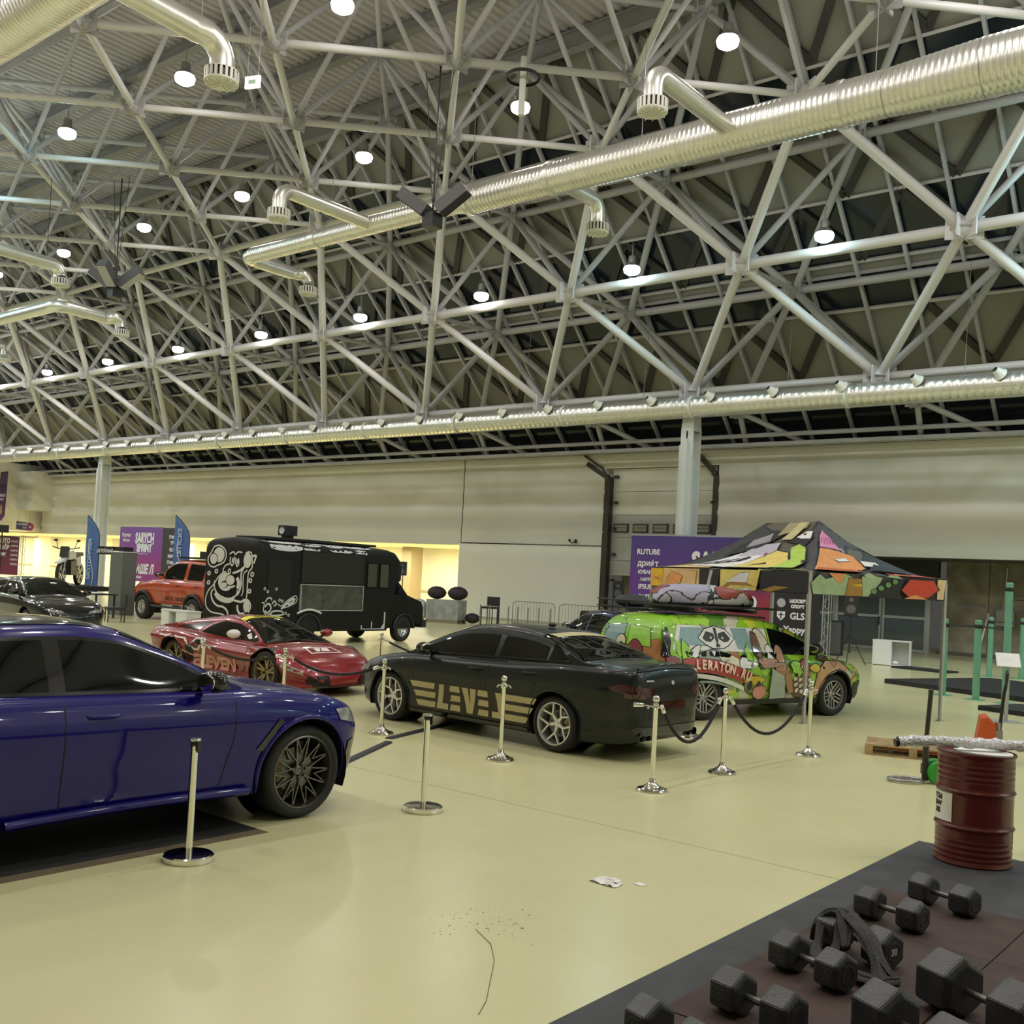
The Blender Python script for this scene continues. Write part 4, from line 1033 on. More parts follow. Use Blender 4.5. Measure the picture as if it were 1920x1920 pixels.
# bonnet emblem: outlined parallelogram with a double slash
for P in ([(3.72, -.30), (3.98, -.34), (3.98, .34), (3.72, .30)],): part('bonnet_emblem', rc.patch([P], 'top', .007, .06), M_whitev, t)
part('bonnet_emblem_core', rc.patch([[(3.755, -.26), (3.945, -.30), (3.945, .30), (3.755, .26)]], 'top', .010, .06), M_redcar, t)
for P in ([(3.78, -.14), (3.92, -.18), (3.92, -.10), (3.78, .0)], [(3.78, .02), (3.92, -.06), (3.92, .12), (3.78, .16)]): part('bonnet_emblem', rc.patch([P], 'top', .013, .06), M_whitev, t)
for P in ([(.30, .20), (.66, .20), (.70, .34), (.36, .36)], flipy([(.30, .20), (.66, .20), (.70, .34), (.36, .36)])): part('front_intake', rc.patch([P], 'front', .008, .05), M_gap, t)
part('front_splitter', rc.patch([[(-.6, .155), (.6, .155), (.6, .19), (-.6, .19)]], 'front', .03, .06), M_trim, t)
lights_on_front(rc, t, [[(.42, .42), (.66, .44), (.64, .52), (.46, .46)], flipy([(.42, .42), (.66, .44), (.64, .52), (.46, .46)])], M_lampglass)
for P in ([(.35, .55), (.78, .56), (.76, .66), (.40, .63)], flipy([(.35, .55), (.78, .56), (.76, .66), (.40, .63)])): part('tail_lamp', rc.patch([P], 'rear', .006, .05), M_tail, t)
place(t, (-16.50, 10.62), 0.5, .88, .93, -1)
# ================================================================ graffiti-wrapped estate (right), tall
def wrapmat():
    M = bpy.data.materials.new('graffiti_wrap'); M.use_nodes = True; nt = M.node_tree; B = nt.nodes['Principled BSDF']
    tc = nt.nodes.new('ShaderNodeTexCoord'); mp = nt.nodes.new('ShaderNodeMapping'); mp.inputs['Scale'].default_value = (1, .3, 1)
    nt.links.new(tc.outputs['Object'], mp.inputs[0])
    nz = nd(nt, 'ShaderNodeTexNoise'); nz.inputs['Scale'].default_value = 2.5; nz.inputs['Detail'].default_value = 2
    nt.links.new(mp.outputs[0], nz.inputs['Vector'])
    ad = nt.nodes.new('ShaderNodeMix'); ad.data_type = 'VECTOR'; ad.inputs[0].default_value = .35
    nt.links.new(mp.outputs[0], ad.inputs[4]); nt.links.new(nz.outputs['Color'], ad.inputs[5])
    vo = nt.nodes.new('ShaderNodeTexVoronoi'); vo.feature = 'DISTANCE_TO_EDGE'; vo.inputs['Scale'].default_value = 5.5
    v2 = nt.nodes.new('ShaderNodeTexVoronoi'); v2.inputs['Scale'].default_value = 5.5
    nt.links.new(ad.outputs[1], vo.inputs['Vector']); nt.links.new(ad.outputs[1], v2.inputs['Vector'])
    sp = nt.nodes.new('ShaderNodeSeparateColor'); nt.links.new(v2.outputs['Color'], sp.inputs[0])
    r = nt.nodes.new('ShaderNodeValToRGB'); r.color_ramp.interpolation = 'CONSTANT'
    cols = [(0, (.22, .48, .02)), (.26, (.34, .62, .04)), (.45, (.55, .62, .06)), (.58, (.10, .28, .02)), (.72, (.26, .55, .03)), (.86, (.40, .16, .05)), (.93, (.55, .55, .42))]
    e = r.color_ramp.elements; e[0].position = 0; e[0].color = (*cols[0][1], 1); e[1].position = cols[1][0]; e[1].color = (*cols[1][1], 1)
    for p, c in cols[2:]:
        q = e.new(p); q.color = (*c, 1)
    nt.links.new(sp.outputs[0], r.inputs[0])
    st = nt.nodes.new('ShaderNodeMath'); st.operation = 'LESS_THAN'; st.inputs[1].default_value = .012; nt.links.new(vo.outputs['Distance'], st.inputs[0])
    mx = nt.nodes.new('ShaderNodeMix'); mx.data_type = 'RGBA'; mx.inputs[7].default_value = (.01, .02, .01, 1)
    nt.links.new(st.outputs[0], mx.inputs[0]); nt.links.new(r.outputs[0], mx.inputs[6]); nt.links.new(mx.outputs[2], B.inputs['Base Color'])
    B.inputs['Roughness'].default_value = .3; B.inputs['Coat Weight'].default_value = .5
    return M
M_wrap = wrapmat()
gf = Car(4.85, [(0, .78), (.03, .86), (.12, .93), (.5, .96), (1.2, .975), (3.6, .975), (4.2, .95), (4.6, .84), (4.8, .64), (4.85, .46)],
         [(0, .42), (.05, .30), (.3, .24), (4.3, .23), (4.85, .30)],
         [(0, .92), (.03, 1.04), (.1, 1.08), (1, 1.06), (2.4, 1.03), (3.5, 1.01), (4.0, .97), (4.45, .89), (4.75, .75), (4.85, .58)],
         [(0, .93), (.04, 1.18), (.10, 1.40), (.2, 1.54), (.4, 1.61), (1.2, 1.64), (2.2, 1.62), (2.8, 1.53), (3.2, 1.37), (3.5, 1.18), (3.75, 1.02), (4.0, .98), (4.45, .895), (4.75, .755), (4.85, .585)],
         .10, .66, (.95, 3.90), .365, .425, crease=.018)
t = thing('wrapped_estate_car', 'tall green estate car covered in cartoon graffiti with a red LERATON.RU banner', 'car')
part('body', gf.body(), M_wrap, t, 50); wheel_wells(gf, t, .36); arch_lip(gf, t, M_black, .02, 0, .01)
M_gr = mat('grey_rim', (.38, .37, .36), .3, metal=.8)
for ax in gf.ax:
    for s_ in (1, -1): wheel(t, ax, s_*(gf.yside(ax, .5)-.14), .365, .26, .245, 'ten', M_gr, s_)
def blob(cx, cz, rx, rz, n=18, jit=.0, ph=0.0, rot=0.0):
    out = []
    for k in range(n):
        a = 2*math.pi*k/n+ph; q = 1+jit*math.sin(3*a+cx*9)+jit*.6*math.sin(5*a+cz*7)
        x_, z_ = rx*q*math.cos(a), rz*q*math.sin(a); out.append((cx+x_*math.cos(rot)-z_*math.sin(rot), cz+x_*math.sin(rot)+z_*math.cos(rot)))
    return out
VC = {}
def vinyl(name, c):
    if name not in VC: VC[name] = mat(name, c, .75 if name.startswith('print_') else .35, noise=.12, nscale=8, coat=0.0 if name.startswith('print_') else .3)
    return VC[name]
_lift = [0]
def art(car, root, poly, col, side, outline=.016, nm='graphic', mode='side'):
    cx = sum(p[0] for p in poly)/len(poly); cz = sum(p[1] for p in poly)/len(poly)
    _lift[0] += 1; off = .004+.0009*(_lift[0] % 40)
    if outline:
        q = [(cx+(x-cx)*(1+outline/max(.03, math.hypot(x-cx, z-cz))), cz+(z-cz)*(1+outline/max(.03, math.hypot(x-cx, z-cz)))) for x, z in poly]
        o = part(nm+'_outline', car.patch([q], mode, off, .1, side), M_trim, root)
    return part(nm, car.patch([poly], mode, off+.0006, .1, side), vinyl(*col), root)
def ribbon(cx0, z0, cx1, z1, sag, hgt, n=14):
    up = []; lo = []
    for k in range(n+1):
        f = k/n; x = cx0+(cx1-cx0)*f; z = z0+(z1-z0)*f+sag*(1-(2*f-1)**2); up.append((x, z+hgt/2)); lo.append((x, z-hgt/2))
    return up+lo[::-1]
BR = ('skin_brown', (.40, .20, .10)); BR2 = ('dark_brown', (.14, .055, .025)); TAN = ('tan', (.58, .33, .16)); CRM = ('cream', (.66, .60, .46)); WHT = ('chalk_white', (.72, .73, .72))
GRY = ('stone_grey', (.26, .32, .28)); RED = ('banner_red', (.40, .035, .03)); LIM = ('lime', (.30, .60, .05)); YEL = ('mustard', (.62, .46, .03)); PNK = ('salmon', (.60, .26, .20)); MRN = ('maroon', (.20, .02, .035)); CAM = ('camouflage_grey', (.36, .42, .36)); OLV = ('olive', (.20, .22, .05)); LBL = ('pale_teal', (.22, .36, .38))
for s_ in (-1, 1):
    _lift[0] = 0
    A = lambda P, c, o=.016: art(gf, t, P, c, s_, o)
    side_windows(gf, t, [(2.42, 3.50)], s_, lo=.03, hi=.06)
    part('window_surround', gf.patch([[(.28, 1.12), (2.36, 1.08), (2.36, 1.47), (.46, 1.50)]], 'side', .003, .1, s_), vinyl(*WHT), t)
    A([(.42, 1.20), (1.0, 1.18), (.95, 1.46), (.52, 1.46)], LBL, .004); A([(1.66, 1.14), (2.0, 1.12), (1.92, 1.46), (1.58, 1.46)], LBL, .004); A([(.35, 1.28), (.6, 1.12), (.9, 1.2), (.72, 1.05), (.35, 1.02)], LIM, .006)
    # raccoon mask emblem of the garage
    SOOT = ('soot', (.02, .02, .02))
    A([(.93, 1.52), (1.02, 1.40), (1.10, 1.47)], GRY, .01); A([(1.51, 1.52), (1.42, 1.40), (1.34, 1.47)], GRY, .01)
    A([(.84, 1.30), (1.0, 1.44), (1.22, 1.49), (1.44, 1.44), (1.60, 1.30), (1.46, 1.20), (1.34, 1.15), (1.10, 1.15), (.98, 1.20)], WHT)
    A([(.92, 1.30), (1.02, 1.41), (1.17, 1.38), (1.18, 1.30), (1.08, 1.24), (.98, 1.25)], SOOT, 0); A([(1.52, 1.30), (1.42, 1.41), (1.27, 1.38), (1.26, 1.30), (1.36, 1.24), (1.46, 1.25)], SOOT, 0)
    A([(1.19, 1.47), (1.25, 1.47), (1.25, 1.26), (1.22, 1.20), (1.19, 1.26)], SOOT, 0); A(blob(1.10, 1.31, .02, .02), WHT, 0); A(blob(1.35, 1.31, .02, .02), WHT, 0); A(blob(1.22, 1.19, .045, .03), SOOT, 0)
    A(blob(1.08, 1.02, .34, .09, 16, .12), GRY); A(blob(1.40, .96, .26, .10, 14, .1, 0, -.3), CRM); A(blob(.70, 1.08, .16, .06, 12, .1, 0, .6), WHT); A(blob(1.72, .92, .14, .10, 12, .15), WHT); A(blob(1.1, 1.06, .15, .04), WHT, .005)
    A([(.48, 1.28), (.60, 1.16), (.52, 1.05), (.66, 1.0), (.40, .96)], LIM)
    # red banner with the lettering
    A([(.40, .96), (.62, 1.0), (.62, .74), (.40, .70)], RED); A(ribbon(.46, .88, 1.95, .60, .09, .22), RED)
    sg = 1 if s_ < 0 else -1; word = 'LERATON.RU'
    for k, ch in enumerate(word):
        f = (k+.5)/len(word); ff = f if s_ < 0 else 1-f; x = .62+1.2*ff; z = .85-.255*((x-.46)/1.49)+.09*(1-(2*(x-.46)/1.49-1)**2)+.035
        vs, fs = textmesh(ch, .20, .008, 0, .78); a = -.19-.12*(x-1.1); a = a*sg if s_ > 0 else a
        ca, sa = math.cos(a), math.sin(a); pts = [(x+sg*(v[0]*ca-v[1]*sa) if s_ < 0 else x-(v[0]*ca+v[1]*sa), z+(v[0]*sa+v[1]*ca) if s_ < 0 else z+(v[1]*ca-v[0]*sa)) for v in vs]
        if fs: part('banner_letter', gf.patch_mesh(pts, fs, 'side', .045, .2, s_), vinyl(*PNK) if 0 else vinyl('letter_cream', (.80, .62, .50)), t)
    A(ribbon(.5, .72, 1.72, .50, .06, .07), WHT, .01); A(ribbon(.75, .62, 1.5, .50, .04, .035), GRY, .004)
    # abstract figures and shapes along the doors, no known characters
    A(blob(1.92, .56, .20, .14, 14, .05), OLV); A(blob(1.92, .64, .23, .07, 14), YEL); A(blob(1.83, .55, .055, .08), ('soot', (.02, .02, .02)), .004); A(blob(2.02, .55, .05, .075), ('soot', (.02, .02, .02)), .004); A(blob(2.06, .44, .15, .11, 16, .03), PNK)
    A(blob(2.2, 1.26, .11, .24, 16, .04, 0, .45), CRM); A(blob(2.32, 1.08, .09, .13, 12, .1), WHT); A([(1.98, 1.42), (2.10, 1.38), (2.16, 1.10), (2.06, .92), (1.98, 1.10)], BR2); A([(2.0, .96), (2.10, .84), (2.42, .86), (2.44, .98), (2.1, 1.0)], BR)
    A(blob(2.53, 1.05, .095, .16, 14), BR); A([(2.36, .92), (2.60, .92), (2.70, .70), (2.62, .56), (2.42, .58)], BR); A([(2.28, .84), (2.60, .70), (2.66, .34), (2.30, .33)], CAM); A([(2.62, .86), (2.74, .72), (2.84, .44), (2.74, .40), (2.60, .66)], BR)
    A(blob(2.86, .86, .13, .10, 14, .1), LIM); A(blob(3.06, .88, .10, .10), RED); A([(2.78, .92), (3.0, .78), (2.92, .68)], LIM); A(blob(3.30, .84, .12, .07, 10, .1), YEL)
    A(blob(3.02, .54, .24, .20, 18, .06), BR2)
    for k in range(11): A(blob(2.88+.115*(k % 4)+.03*(k//4), .66-.10*(k//4)-.02*(k % 2), .05, .035, 10, .1, 0, .3*(k % 3)), CRM, .008)
    A([(3.34, .36), (3.40, .80), (3.62, .96), (4.02, .94), (4.20, .80), (3.92, .80), (3.62, .70), (3.46, .40)], TAN); A([(3.72, .94), (3.80, .84), (3.92, .92)], BR, .01)
    A(blob(3.58, 1.0, .14, .045), BR2, .01); A([(4.12, .90), (4.40, .88), (4.30, .74)], LIM); A([(4.30, .90), (4.44, .84), (4.40, .76), (4.28, .80)], YEL)
    A(blob(2.1, .88, .07, .05, 10), LIM); A(blob(1.84, 1.06, .06, .14, 10, .2), LIM)
    A([(.1, .45), (.5, .45), (.46, .64), (.1, .68)], MRN); A([(.06, .70), (.34, .72), (.34, .98), (.1, 1.05)], MRN)
    part('tail_lamp', gf.patch([[(.035, 1.02), (.16, 1.02), (.24, 1.24), (.22, 1.44), (.18, 1.48), (.10, 1.30)]], 'side', .05, .05, s_), M_trim, t, 60)
    part('lower_cladding', gf.patch([[(1.42, .24), (3.44, .24), (3.44, .33), (1.42, .33)]], 'side', .03, .1, s_), M_black, t)
    part('bumper_side', gf.patch([[(4.36, .28), (4.76, .30), (4.72, .62), (4.38, .58)]], 'side', .012, .06, s_), M_black, t)
    mirror(t, 3.28, .90, 1.10, s_, M_black, 1.1)
    for P in ([(3.56, 1.06), (3.50, .60), (3.40, .34)], [(2.38, 1.6), (2.38, .34)], [(1.45, 1.12), (1.42, .72)]): part('door_gap', seam(gf, P, s_, .006, .02), M_gap, t)
    mb = MB(); mb.tube([(.5, s_*.60, 1.66), (1.4, s_*.60, 1.69), (2.5, s_*.58, 1.64)], .018, 8); part('roof_rail', mb, M_black, t, 60)
part('windscreen', gf.patch([wind(gf, 2.82, 3.66)], 'top', .006, .07), M_glass_dk, t, 60)
# tailgate graphics
_lift[0] = 0
B_ = lambda P, c, o=.014: art(gf, t, P, c, 1, o, 'graphic', 'rear')
B_([(.10, 1.14), (.66, 1.14), (.56, 1.42), (.12, 1.46)], LBL); B_([(-.60, 1.14), (.0, 1.14), (.0, 1.46), (-.5, 1.42)], LIM)
B_([(.28, .78), (.72, .80), (.74, 1.12), (.30, 1.16)], YEL); B_(blob(-.22, 1.02, .20, .20, 16, .04), MRN); B_(blob(-.3, .78, .4, .10, 12, .1), PNK); B_(blob(.16, 1.16, .12, .12), CRM)
for k in range(3):
    vs, fs = textmesh(('ВЕТКИ', 'УДАЧИ И', 'ПОБЕДИТ!')[k], .10, .004, .2)
    part('tailgate_text', gf.patch_mesh([(.52-v[0], 1.06-.11*k+v[1]) for v in vs], fs, 'rear', .05, .2), M_trim, t)
part('number_plate', gf.patch([[(-.26, .60), (.26, .60), (.26, .71), (-.26, .71)]], 'rear', .012, .1), M_whitepaint, t)
for yy in (.5, -.5):
    mb = MB(); mb.box(-.04, .06, yy-.02, yy+.02, .34, .36)
place(t, (-7.95, 14.75), 71.0, .95, .96, -1)
car_m = t
# black roof bars and wrapped roof box on the estate car: things of their own
rb = thing('roof_box', 'long roof box wrapped in grey and green graffiti on the graffiti estate car', 'roof box', t.location, math.radians(71.0))
mb = MB(); vs = []; fs = []; NX, NA = 22, 16
for i in range(NX+1):
    f = i/NX; x = .55+2.15*f; e = (1-abs(2*f-1)**5)**.5 if 0 < f < 1 else .02; hw = .42*max(e, .03)*(1 if f < .6 else 1-.25*(f-.6)/.4); hh = .30*max(e, .05)*(1-.25*max(0, (f-.55))/.45*1.0)
    for k in range(NA):
        a = 2*math.pi*k/NA; c_, s__ = math.cos(a), math.sin(a); y = hw*math.copysign(abs(c_)**.6, c_); z = 1.86+(hh*abs(s__)**.6 if s__ > 0 else -.05*abs(s__)**.6); vs.append((x, y, z))
for i in range(NX):
    for k in range(NA): fs.append((i*NA+k, i*NA+(k+1) % NA, (i+1)*NA+(k+1) % NA, (i+1)*NA+k))
fs.append(tuple(range(NA))); fs.append(tuple(NX*NA+k for k in range(NA-1, -1, -1)))
mb.add(vs, fs)
def splash(name, cols, scale=3.0, edge=.02, base_rough=.45, stretch=(1, 1, 1)):
    M = bpy.data.materials.new(name); M.use_nodes = True; nt = M.node_tree; B = nt.nodes['Principled BSDF']
    tc = nt.nodes.new('ShaderNodeTexCoord'); mp = nt.nodes.new('ShaderNodeMapping'); mp.inputs['Scale'].default_value = stretch
    nt.links.new(tc.outputs['Object'], mp.inputs[0])
    nz = nd(nt, 'ShaderNodeTexNoise'); nz.inputs['Scale'].default_value = scale*.7; nz.inputs['Detail'].default_value = 3; nt.links.new(mp.outputs[0], nz.inputs['Vector'])
    ad = nt.nodes.new('ShaderNodeMix'); ad.data_type = 'VECTOR'; ad.inputs[0].default_value = .5
    nt.links.new(mp.outputs[0], ad.inputs[4]); nt.links.new(nz.outputs['Color'], ad.inputs[5])
    vo = nt.nodes.new('ShaderNodeTexVoronoi'); vo.feature = 'DISTANCE_TO_EDGE'; vo.inputs['Scale'].default_value = scale
    v2 = nt.nodes.new('ShaderNodeTexVoronoi'); v2.inputs['Scale'].default_value = scale
    for v in (vo, v2): nt.links.new(ad.outputs[1], v.inputs['Vector'])
    sp = nt.nodes.new('ShaderNodeSeparateColor'); nt.links.new(v2.outputs['Color'], sp.inputs[0])
    r = nt.nodes.new('ShaderNodeValToRGB'); r.color_ramp.interpolation = 'CONSTANT'; e = r.color_ramp.elements; n = len(cols)
    for k, c in enumerate(cols):
        q = e[k] if k < 2 else e.new(k/n); q.position = k/n; q.color = (*c, 1)
    nt.links.new(sp.outputs[0], r.inputs[0])
    st = nt.nodes.new('ShaderNodeMath'); st.operation = 'LESS_THAN'; st.inputs[1].default_value = edge; nt.links.new(vo.outputs['Distance'], st.inputs[0])
    mx = nt.nodes.new('ShaderNodeMix'); mx.data_type = 'RGBA'; mx.inputs[7].default_value = (.012, .012, .012, 1)
    nt.links.new(st.outputs[0], mx.inputs[0]); nt.links.new(r.outputs[0], mx.inputs[6]); nt.links.new(mx.outputs[2], B.inputs['Base Color'])
    B.inputs['Roughness'].default_value = base_rough; return M
part('box_shell', mb, splash('box_wrap', [(.45, .45, .47), (.38, .36, .48), (.20, .32, .14), (.55, .55, .55), (.30, .06, .04), (.02, .02, .02), (.42, .42, .42)], 3.2, .03), rb, 60)
for x in (.9, 2.2): part('roof_bar', MB().box(x-.04, x+.04, -.64, .64, 1.71, 1.77), M_black, rb)
mb = MB(); mb.box(.45, 2.85, -.5, .5, 1.775, 1.81); part('rack_tray', mb, M_black, rb)
# ================================================================ dark blue car behind with a roof basket
M_navy = mat('navy_paint', (.02, .03, .12), .18, metal=.3, coat=1.0)
nb = Car(4.5, [(0, .72), (.05, .82), (.3, .88), (1, .90), (3.4, .90), (4.2, .84), (4.5, .55)], [(0, .35), (.1, .22), (4.1, .2), (4.5, .3)],
         [(0, .8), (.04, .93), (.3, .95), (2, .95), (3.2, .93), (4.0, .82), (4.5, .6)], [(0, .8), (.05, 1.0), (.25, 1.28), (.6, 1.40), (1.5, 1.45), (2.3, 1.42), (2.8, 1.2), (3.2, .95), (4.0, .825), (4.5, .605)], .10, .60, (.85, 3.5), .32, .375, crease=.01)
t = thing('navy_estate_car', 'dark blue estate car with a black roof basket, half hidden behind the graffiti car', 'car')
part('body', nb.body(), M_navy, t, 50); wheel_wells(nb, t, .34)
for ax in nb.ax:
    for s_ in (1, -1): wheel(t, ax, s_*(nb.yside(ax, .5)-.12), .32, .22, .21, 'ten', M_gr, s_)
for s_ in (1, -1):
    side_windows(nb, t, [(2.0, 2.95), (1.0, 1.92), (.4, .92)], s_, lo=.02, hi=.05); mirror(t, 2.75, .82, .98, s_, M_navy)
    part('door_gap', seam(nb, [(3.0, .93), (2.95, .3), (1.96, .28), (1.96, .93)], s_), M_gap, t)
part('windscreen', nb.patch([wind(nb, 2.38, 3.1)], 'top', .006, .07), M_glass_dk, t, 60)
for P in ([(.4, .68), (.72, .7), (.7, .82), (.42, .8)], flipy([(.4, .68), (.72, .7), (.7, .82), (.42, .8)])): part('tail_lamp', nb.patch([P], 'rear', .006, .05), M_tail, t); part('headlamp', nb.patch([[(a, b-.14) for a, b in P]], 'front', .006, .05), M_lampglass, t)
t.location = (-11.9, 19.6, 0); t.rotation_euler = (0, 0, R(150))
bk = thing('roof_basket', 'black steel roof basket with gear on the half hidden dark blue car', 'roof rack', t.location, R(150))
for z in (1.58, 1.74):
    mb = MB(); mb.tube([(.4, -.5, z), (2.0, -.5, z), (2.0, .5, z), (.4, .5, z), (.4, -.5, z)], .018, 8); part('basket_rail', mb, M_black, bk, 60)
for x in (.5, 1.2, 1.9):
    mb = MB(); mb.tube([(x, -.5, 1.46), (x, -.5, 1.74)], .016, 6); mb.tube([(x, .5, 1.46), (x, .5, 1.74)], .016, 6); mb.box(x-.02, x+.02, -.5, .5, 1.55, 1.58); part('basket_support', mb, M_black, bk)
gear = thing('gear_bag', 'black bag of gear lying in the roof basket of the dark blue car', 'bag', (-11.9, 19.6, 0), R(150))
mb = MB(); mb.sphere((1.2, 0, 1.72), .5, 16, 10, .32); mb.v = [(v[0], v[1]*.8, v[2]) for v in mb.v]; part('bag', mb, M_blackp, gear, 60)
# ================================================================ black food truck
M_matte = mat('matte_black_paint', (0.007, 0.007, 0.0065), 0.5, spec=0.3, noise=0.2, nscale=3)
M_chalk = mat('chalk_white_vinyl', (.62, .62, .60), .5); M_silverp = mat('brushed_panel', (.16, .16, .155), .25, metal=.7, noise=.3, nscale=4); M_hitrim = mat('highlight_and_trim_white', (.66, .66, .66), .5)
th = R(95); fx, fy = -22.41, 22.28
t = thing('food_truck', 'matte black box food truck with white octopus line drawing on its rear', 'truck')
t.location = (fx-5.85*math.cos(th)+1.02*math.cos(th+R(90)), fy-5.85*math.sin(th)+1.02*math.sin(th+R(90)), 0); t.rotation_euler = (0, 0, th)
# local: x forward 0..6.8, right side at y=-1.12 faces the camera
def rrect(w, z0, z1, r=.28, n=6, rb=.05):
    P = [(-w+rb, z0), (-w, z0+rb), (-w, z1-r)]
    for k in range(1, n+1): a = R(90*k/n); P.append((-w+r-r*math.cos(a), z1-r+r*math.sin(a)))
    P.append((0, z1+.07))
    for k in range(n, -1, -1): a = R(90*k/n); P.append((w-r+r*math.cos(a), z1-r+r*math.sin(a)))
    return P+[(w, z0+rb), (w-rb, z0)]
def loft(mb, secs):
    n = len(secs[0][1]); vs = []; fs = []
    for x, P in secs: vs += [(x, y, z) for y, z in P]
    for i in range(len(secs)-1):
        for k in range(n): fs.append((i*n+k, i*n+(k+1) % n, (i+1)*n+(k+1) % n, (i+1)*n+k))
    fs.append(tuple(range(n-1, -1, -1))); fs.append(tuple((len(secs)-1)*n+k for k in range(n))); mb.add(vs, fs); return mb
mb = MB(); loft(mb, [(0, rrect(1.02, .45, 2.62)), (.04, rrect(1.09, .38, 2.70)), (.14, rrect(1.12, .36, 2.74)), (5.0, rrect(1.12, .36, 2.74)), (5.35, rrect(1.10, 1.75, 2.68)), (5.60, rrect(1.04, 1.80, 2.52)), (5.68, rrect(.95, 1.88, 2.38))])
part('box_body', mb, M_matte, t, 40)
mb = MB(); cabp = [(4.95, .42), (5.5, .40), (5.5, .55), (6.25, .55), (6.7, .52), (6.78, .62), (6.78, 1.02), (6.66, 1.22), (6.0, 1.40), (5.42, 1.92), (4.95, 2.0)]
loft(mb, [(0, [(0, 0)]*3)]) if 0 else None
n = len(cabp); vs = []; 
for y, k in ((-1.0, 0), (-.96, 1), (.96, 1), (1.0, 0)):
    for (x, z) in cabp: vs.append((x if k else x-.0, y, z))
fs = []
for j in range(3):
    for k in range(n): fs.append((j*n+k, j*n+(k+1) % n, (j+1)*n+(k+1) % n, (j+1)*n+k))
fs += [tuple(range(n)), tuple(3*n+k for k in range(n-1, -1, -1))]
mb.add(vs, fs); part('cab_body', mb, M_matte, t, 30)
for sy in (-1, 1):
    part('cab_window', MB().prism([(5.10, 1.42), (5.78, 1.42), (5.40, 1.82), (5.10, 1.88)], sy*1.005-.004, sy*1.005+.004, Matrix(((1, 0, 0, 0), (0, 0, 1, 0), (0, 1, 0, 0), (0, 0, 0, 1)))), M_glass_dk, t)
    part('headlamp', MB().box(6.74, 6.80, sy*.78-.14, sy*.78+.14, .80, 1.0), M_lampglass, t)
mb = MB(); mb.add([(5.46, -.9, 1.93), (5.46, .9, 1.93), (5.97, .9, 1.44), (5.97, -.9, 1.44)], [(0, 1, 2, 3)]); mb.v = [(a+.02, b, c+.02) for a, b, c in mb.v]; part('windscreen', mb, M_glass_dk, t)
part('front_bumper', MB().box(6.74, 6.94, -1.02, 1.02, .42, .66), M_blackp, t)
part('grille', MB().box(6.77, 6.80, -.58, .58, .70, 1.04), M_trim, t)
for sy in (-1, 1):
    wheel(t, 5.85, sy*.90, .375, .24, .23, 'steel', mat('chrome_wheel_cover', (.62, .61, .58), .25, metal=.8), sy); wheel(t, 1.75, sy*.86, .375, .40, .22, 'steel', M_gr, sy)
for (ax) in (5.85, 1.75):
    pts = []
    for k in range(13): a = math.pi*k/12; pts.append((ax+.46*math.cos(a), -1.10 if ax < 3 else -.985, .40+.44*math.sin(a)))
    mb = MB(); n_ = len(pts); vs = [(p[0], p[1]-.03, p[2]) for p in pts]; mb.add(vs, [tuple(range(n_))]); part('wheel_arch', mb, M_gap, t)
    mb = MB(); mb.tube([(p[0], p[1]-.05, p[2]) for p in pts], .035, 8); part('arch_trim', mb, M_hitrim if 0 else M_black, t, 60)
mb = MB(); mb.tube([(1.30+.08*k, -1.175, .86+.10*math.sin(math.pi*k/11)) for k in range(12)], .03, 8); part('arch_highlight_trim', mb, M_hitrim, t, 60)
# serving hatch, side openings and windows
YS = -1.125
def side_panel(nm, x0, x1, z0, z1, M_, d=.02, fr=None):
    o = part(nm, MB().box(x0, x1, YS-d, YS+.01, z0, z1), M_, t)
    if fr:
        mb = MB()
        for a in ((x0, x1, z0-.025, z0), (x0, x1, z1, z1+.025), (x0-.025, x0, z0-.025, z1+.025), (x1, x1+.025, z0-.025, z1+.025)): mb.box(a[0], a[1], YS-d-.01, YS+.01, a[2], a[3])
        part(nm+'_frame', mb, fr, t)
    return o
side_panel('hatch_shelf_panel', 1.42, 3.82, .95, 1.62, M_silverp, .04, M_alu)
side_panel('serving_hatch', 1.42, 3.86, 1.68, 2.52, mat('hatch_black', (.016, .016, .015), .4), .015, M_matte)
side_panel('side_window', 4.02, 4.42, 1.62, 2.30, mat('dim_window', (.07, .07, .055), .15), .012, M_trim); side_panel('side_window', 4.56, 4.92, 1.62, 2.30, mat('dim_window_b', (.08, .08, .06), .15), .012, M_trim)
side_panel('side_door_recess', .25, 1.05, 1.0, 2.25, mat('recess_black', (.006, .006, .006), .5), .01)
part('entry_step', MB().box(3.85, 4.85, YS-.10, YS, .36, .40), M_black, t)
mb = MB(); mb.box(3.85, 4.85, YS-.02, YS, .38, .42); mb.box(4.82, 4.86, YS-.02, YS, .42, .9); mb.box(4.28, 4.31, YS-.02, YS, .42, .62); mb.box(3.85, 3.88, YS-.02, YS, .42, .52); mb.prism([(4.70, .42), (4.84, .42), (4.84, .60)], YS-.02, YS, Matrix(((1, 0, 0, 0), (0, 0, 1, 0), (0, 1, 0, 0), (0, 0, 0, 1)))); part('step_trim', mb, M_hitrim, t)
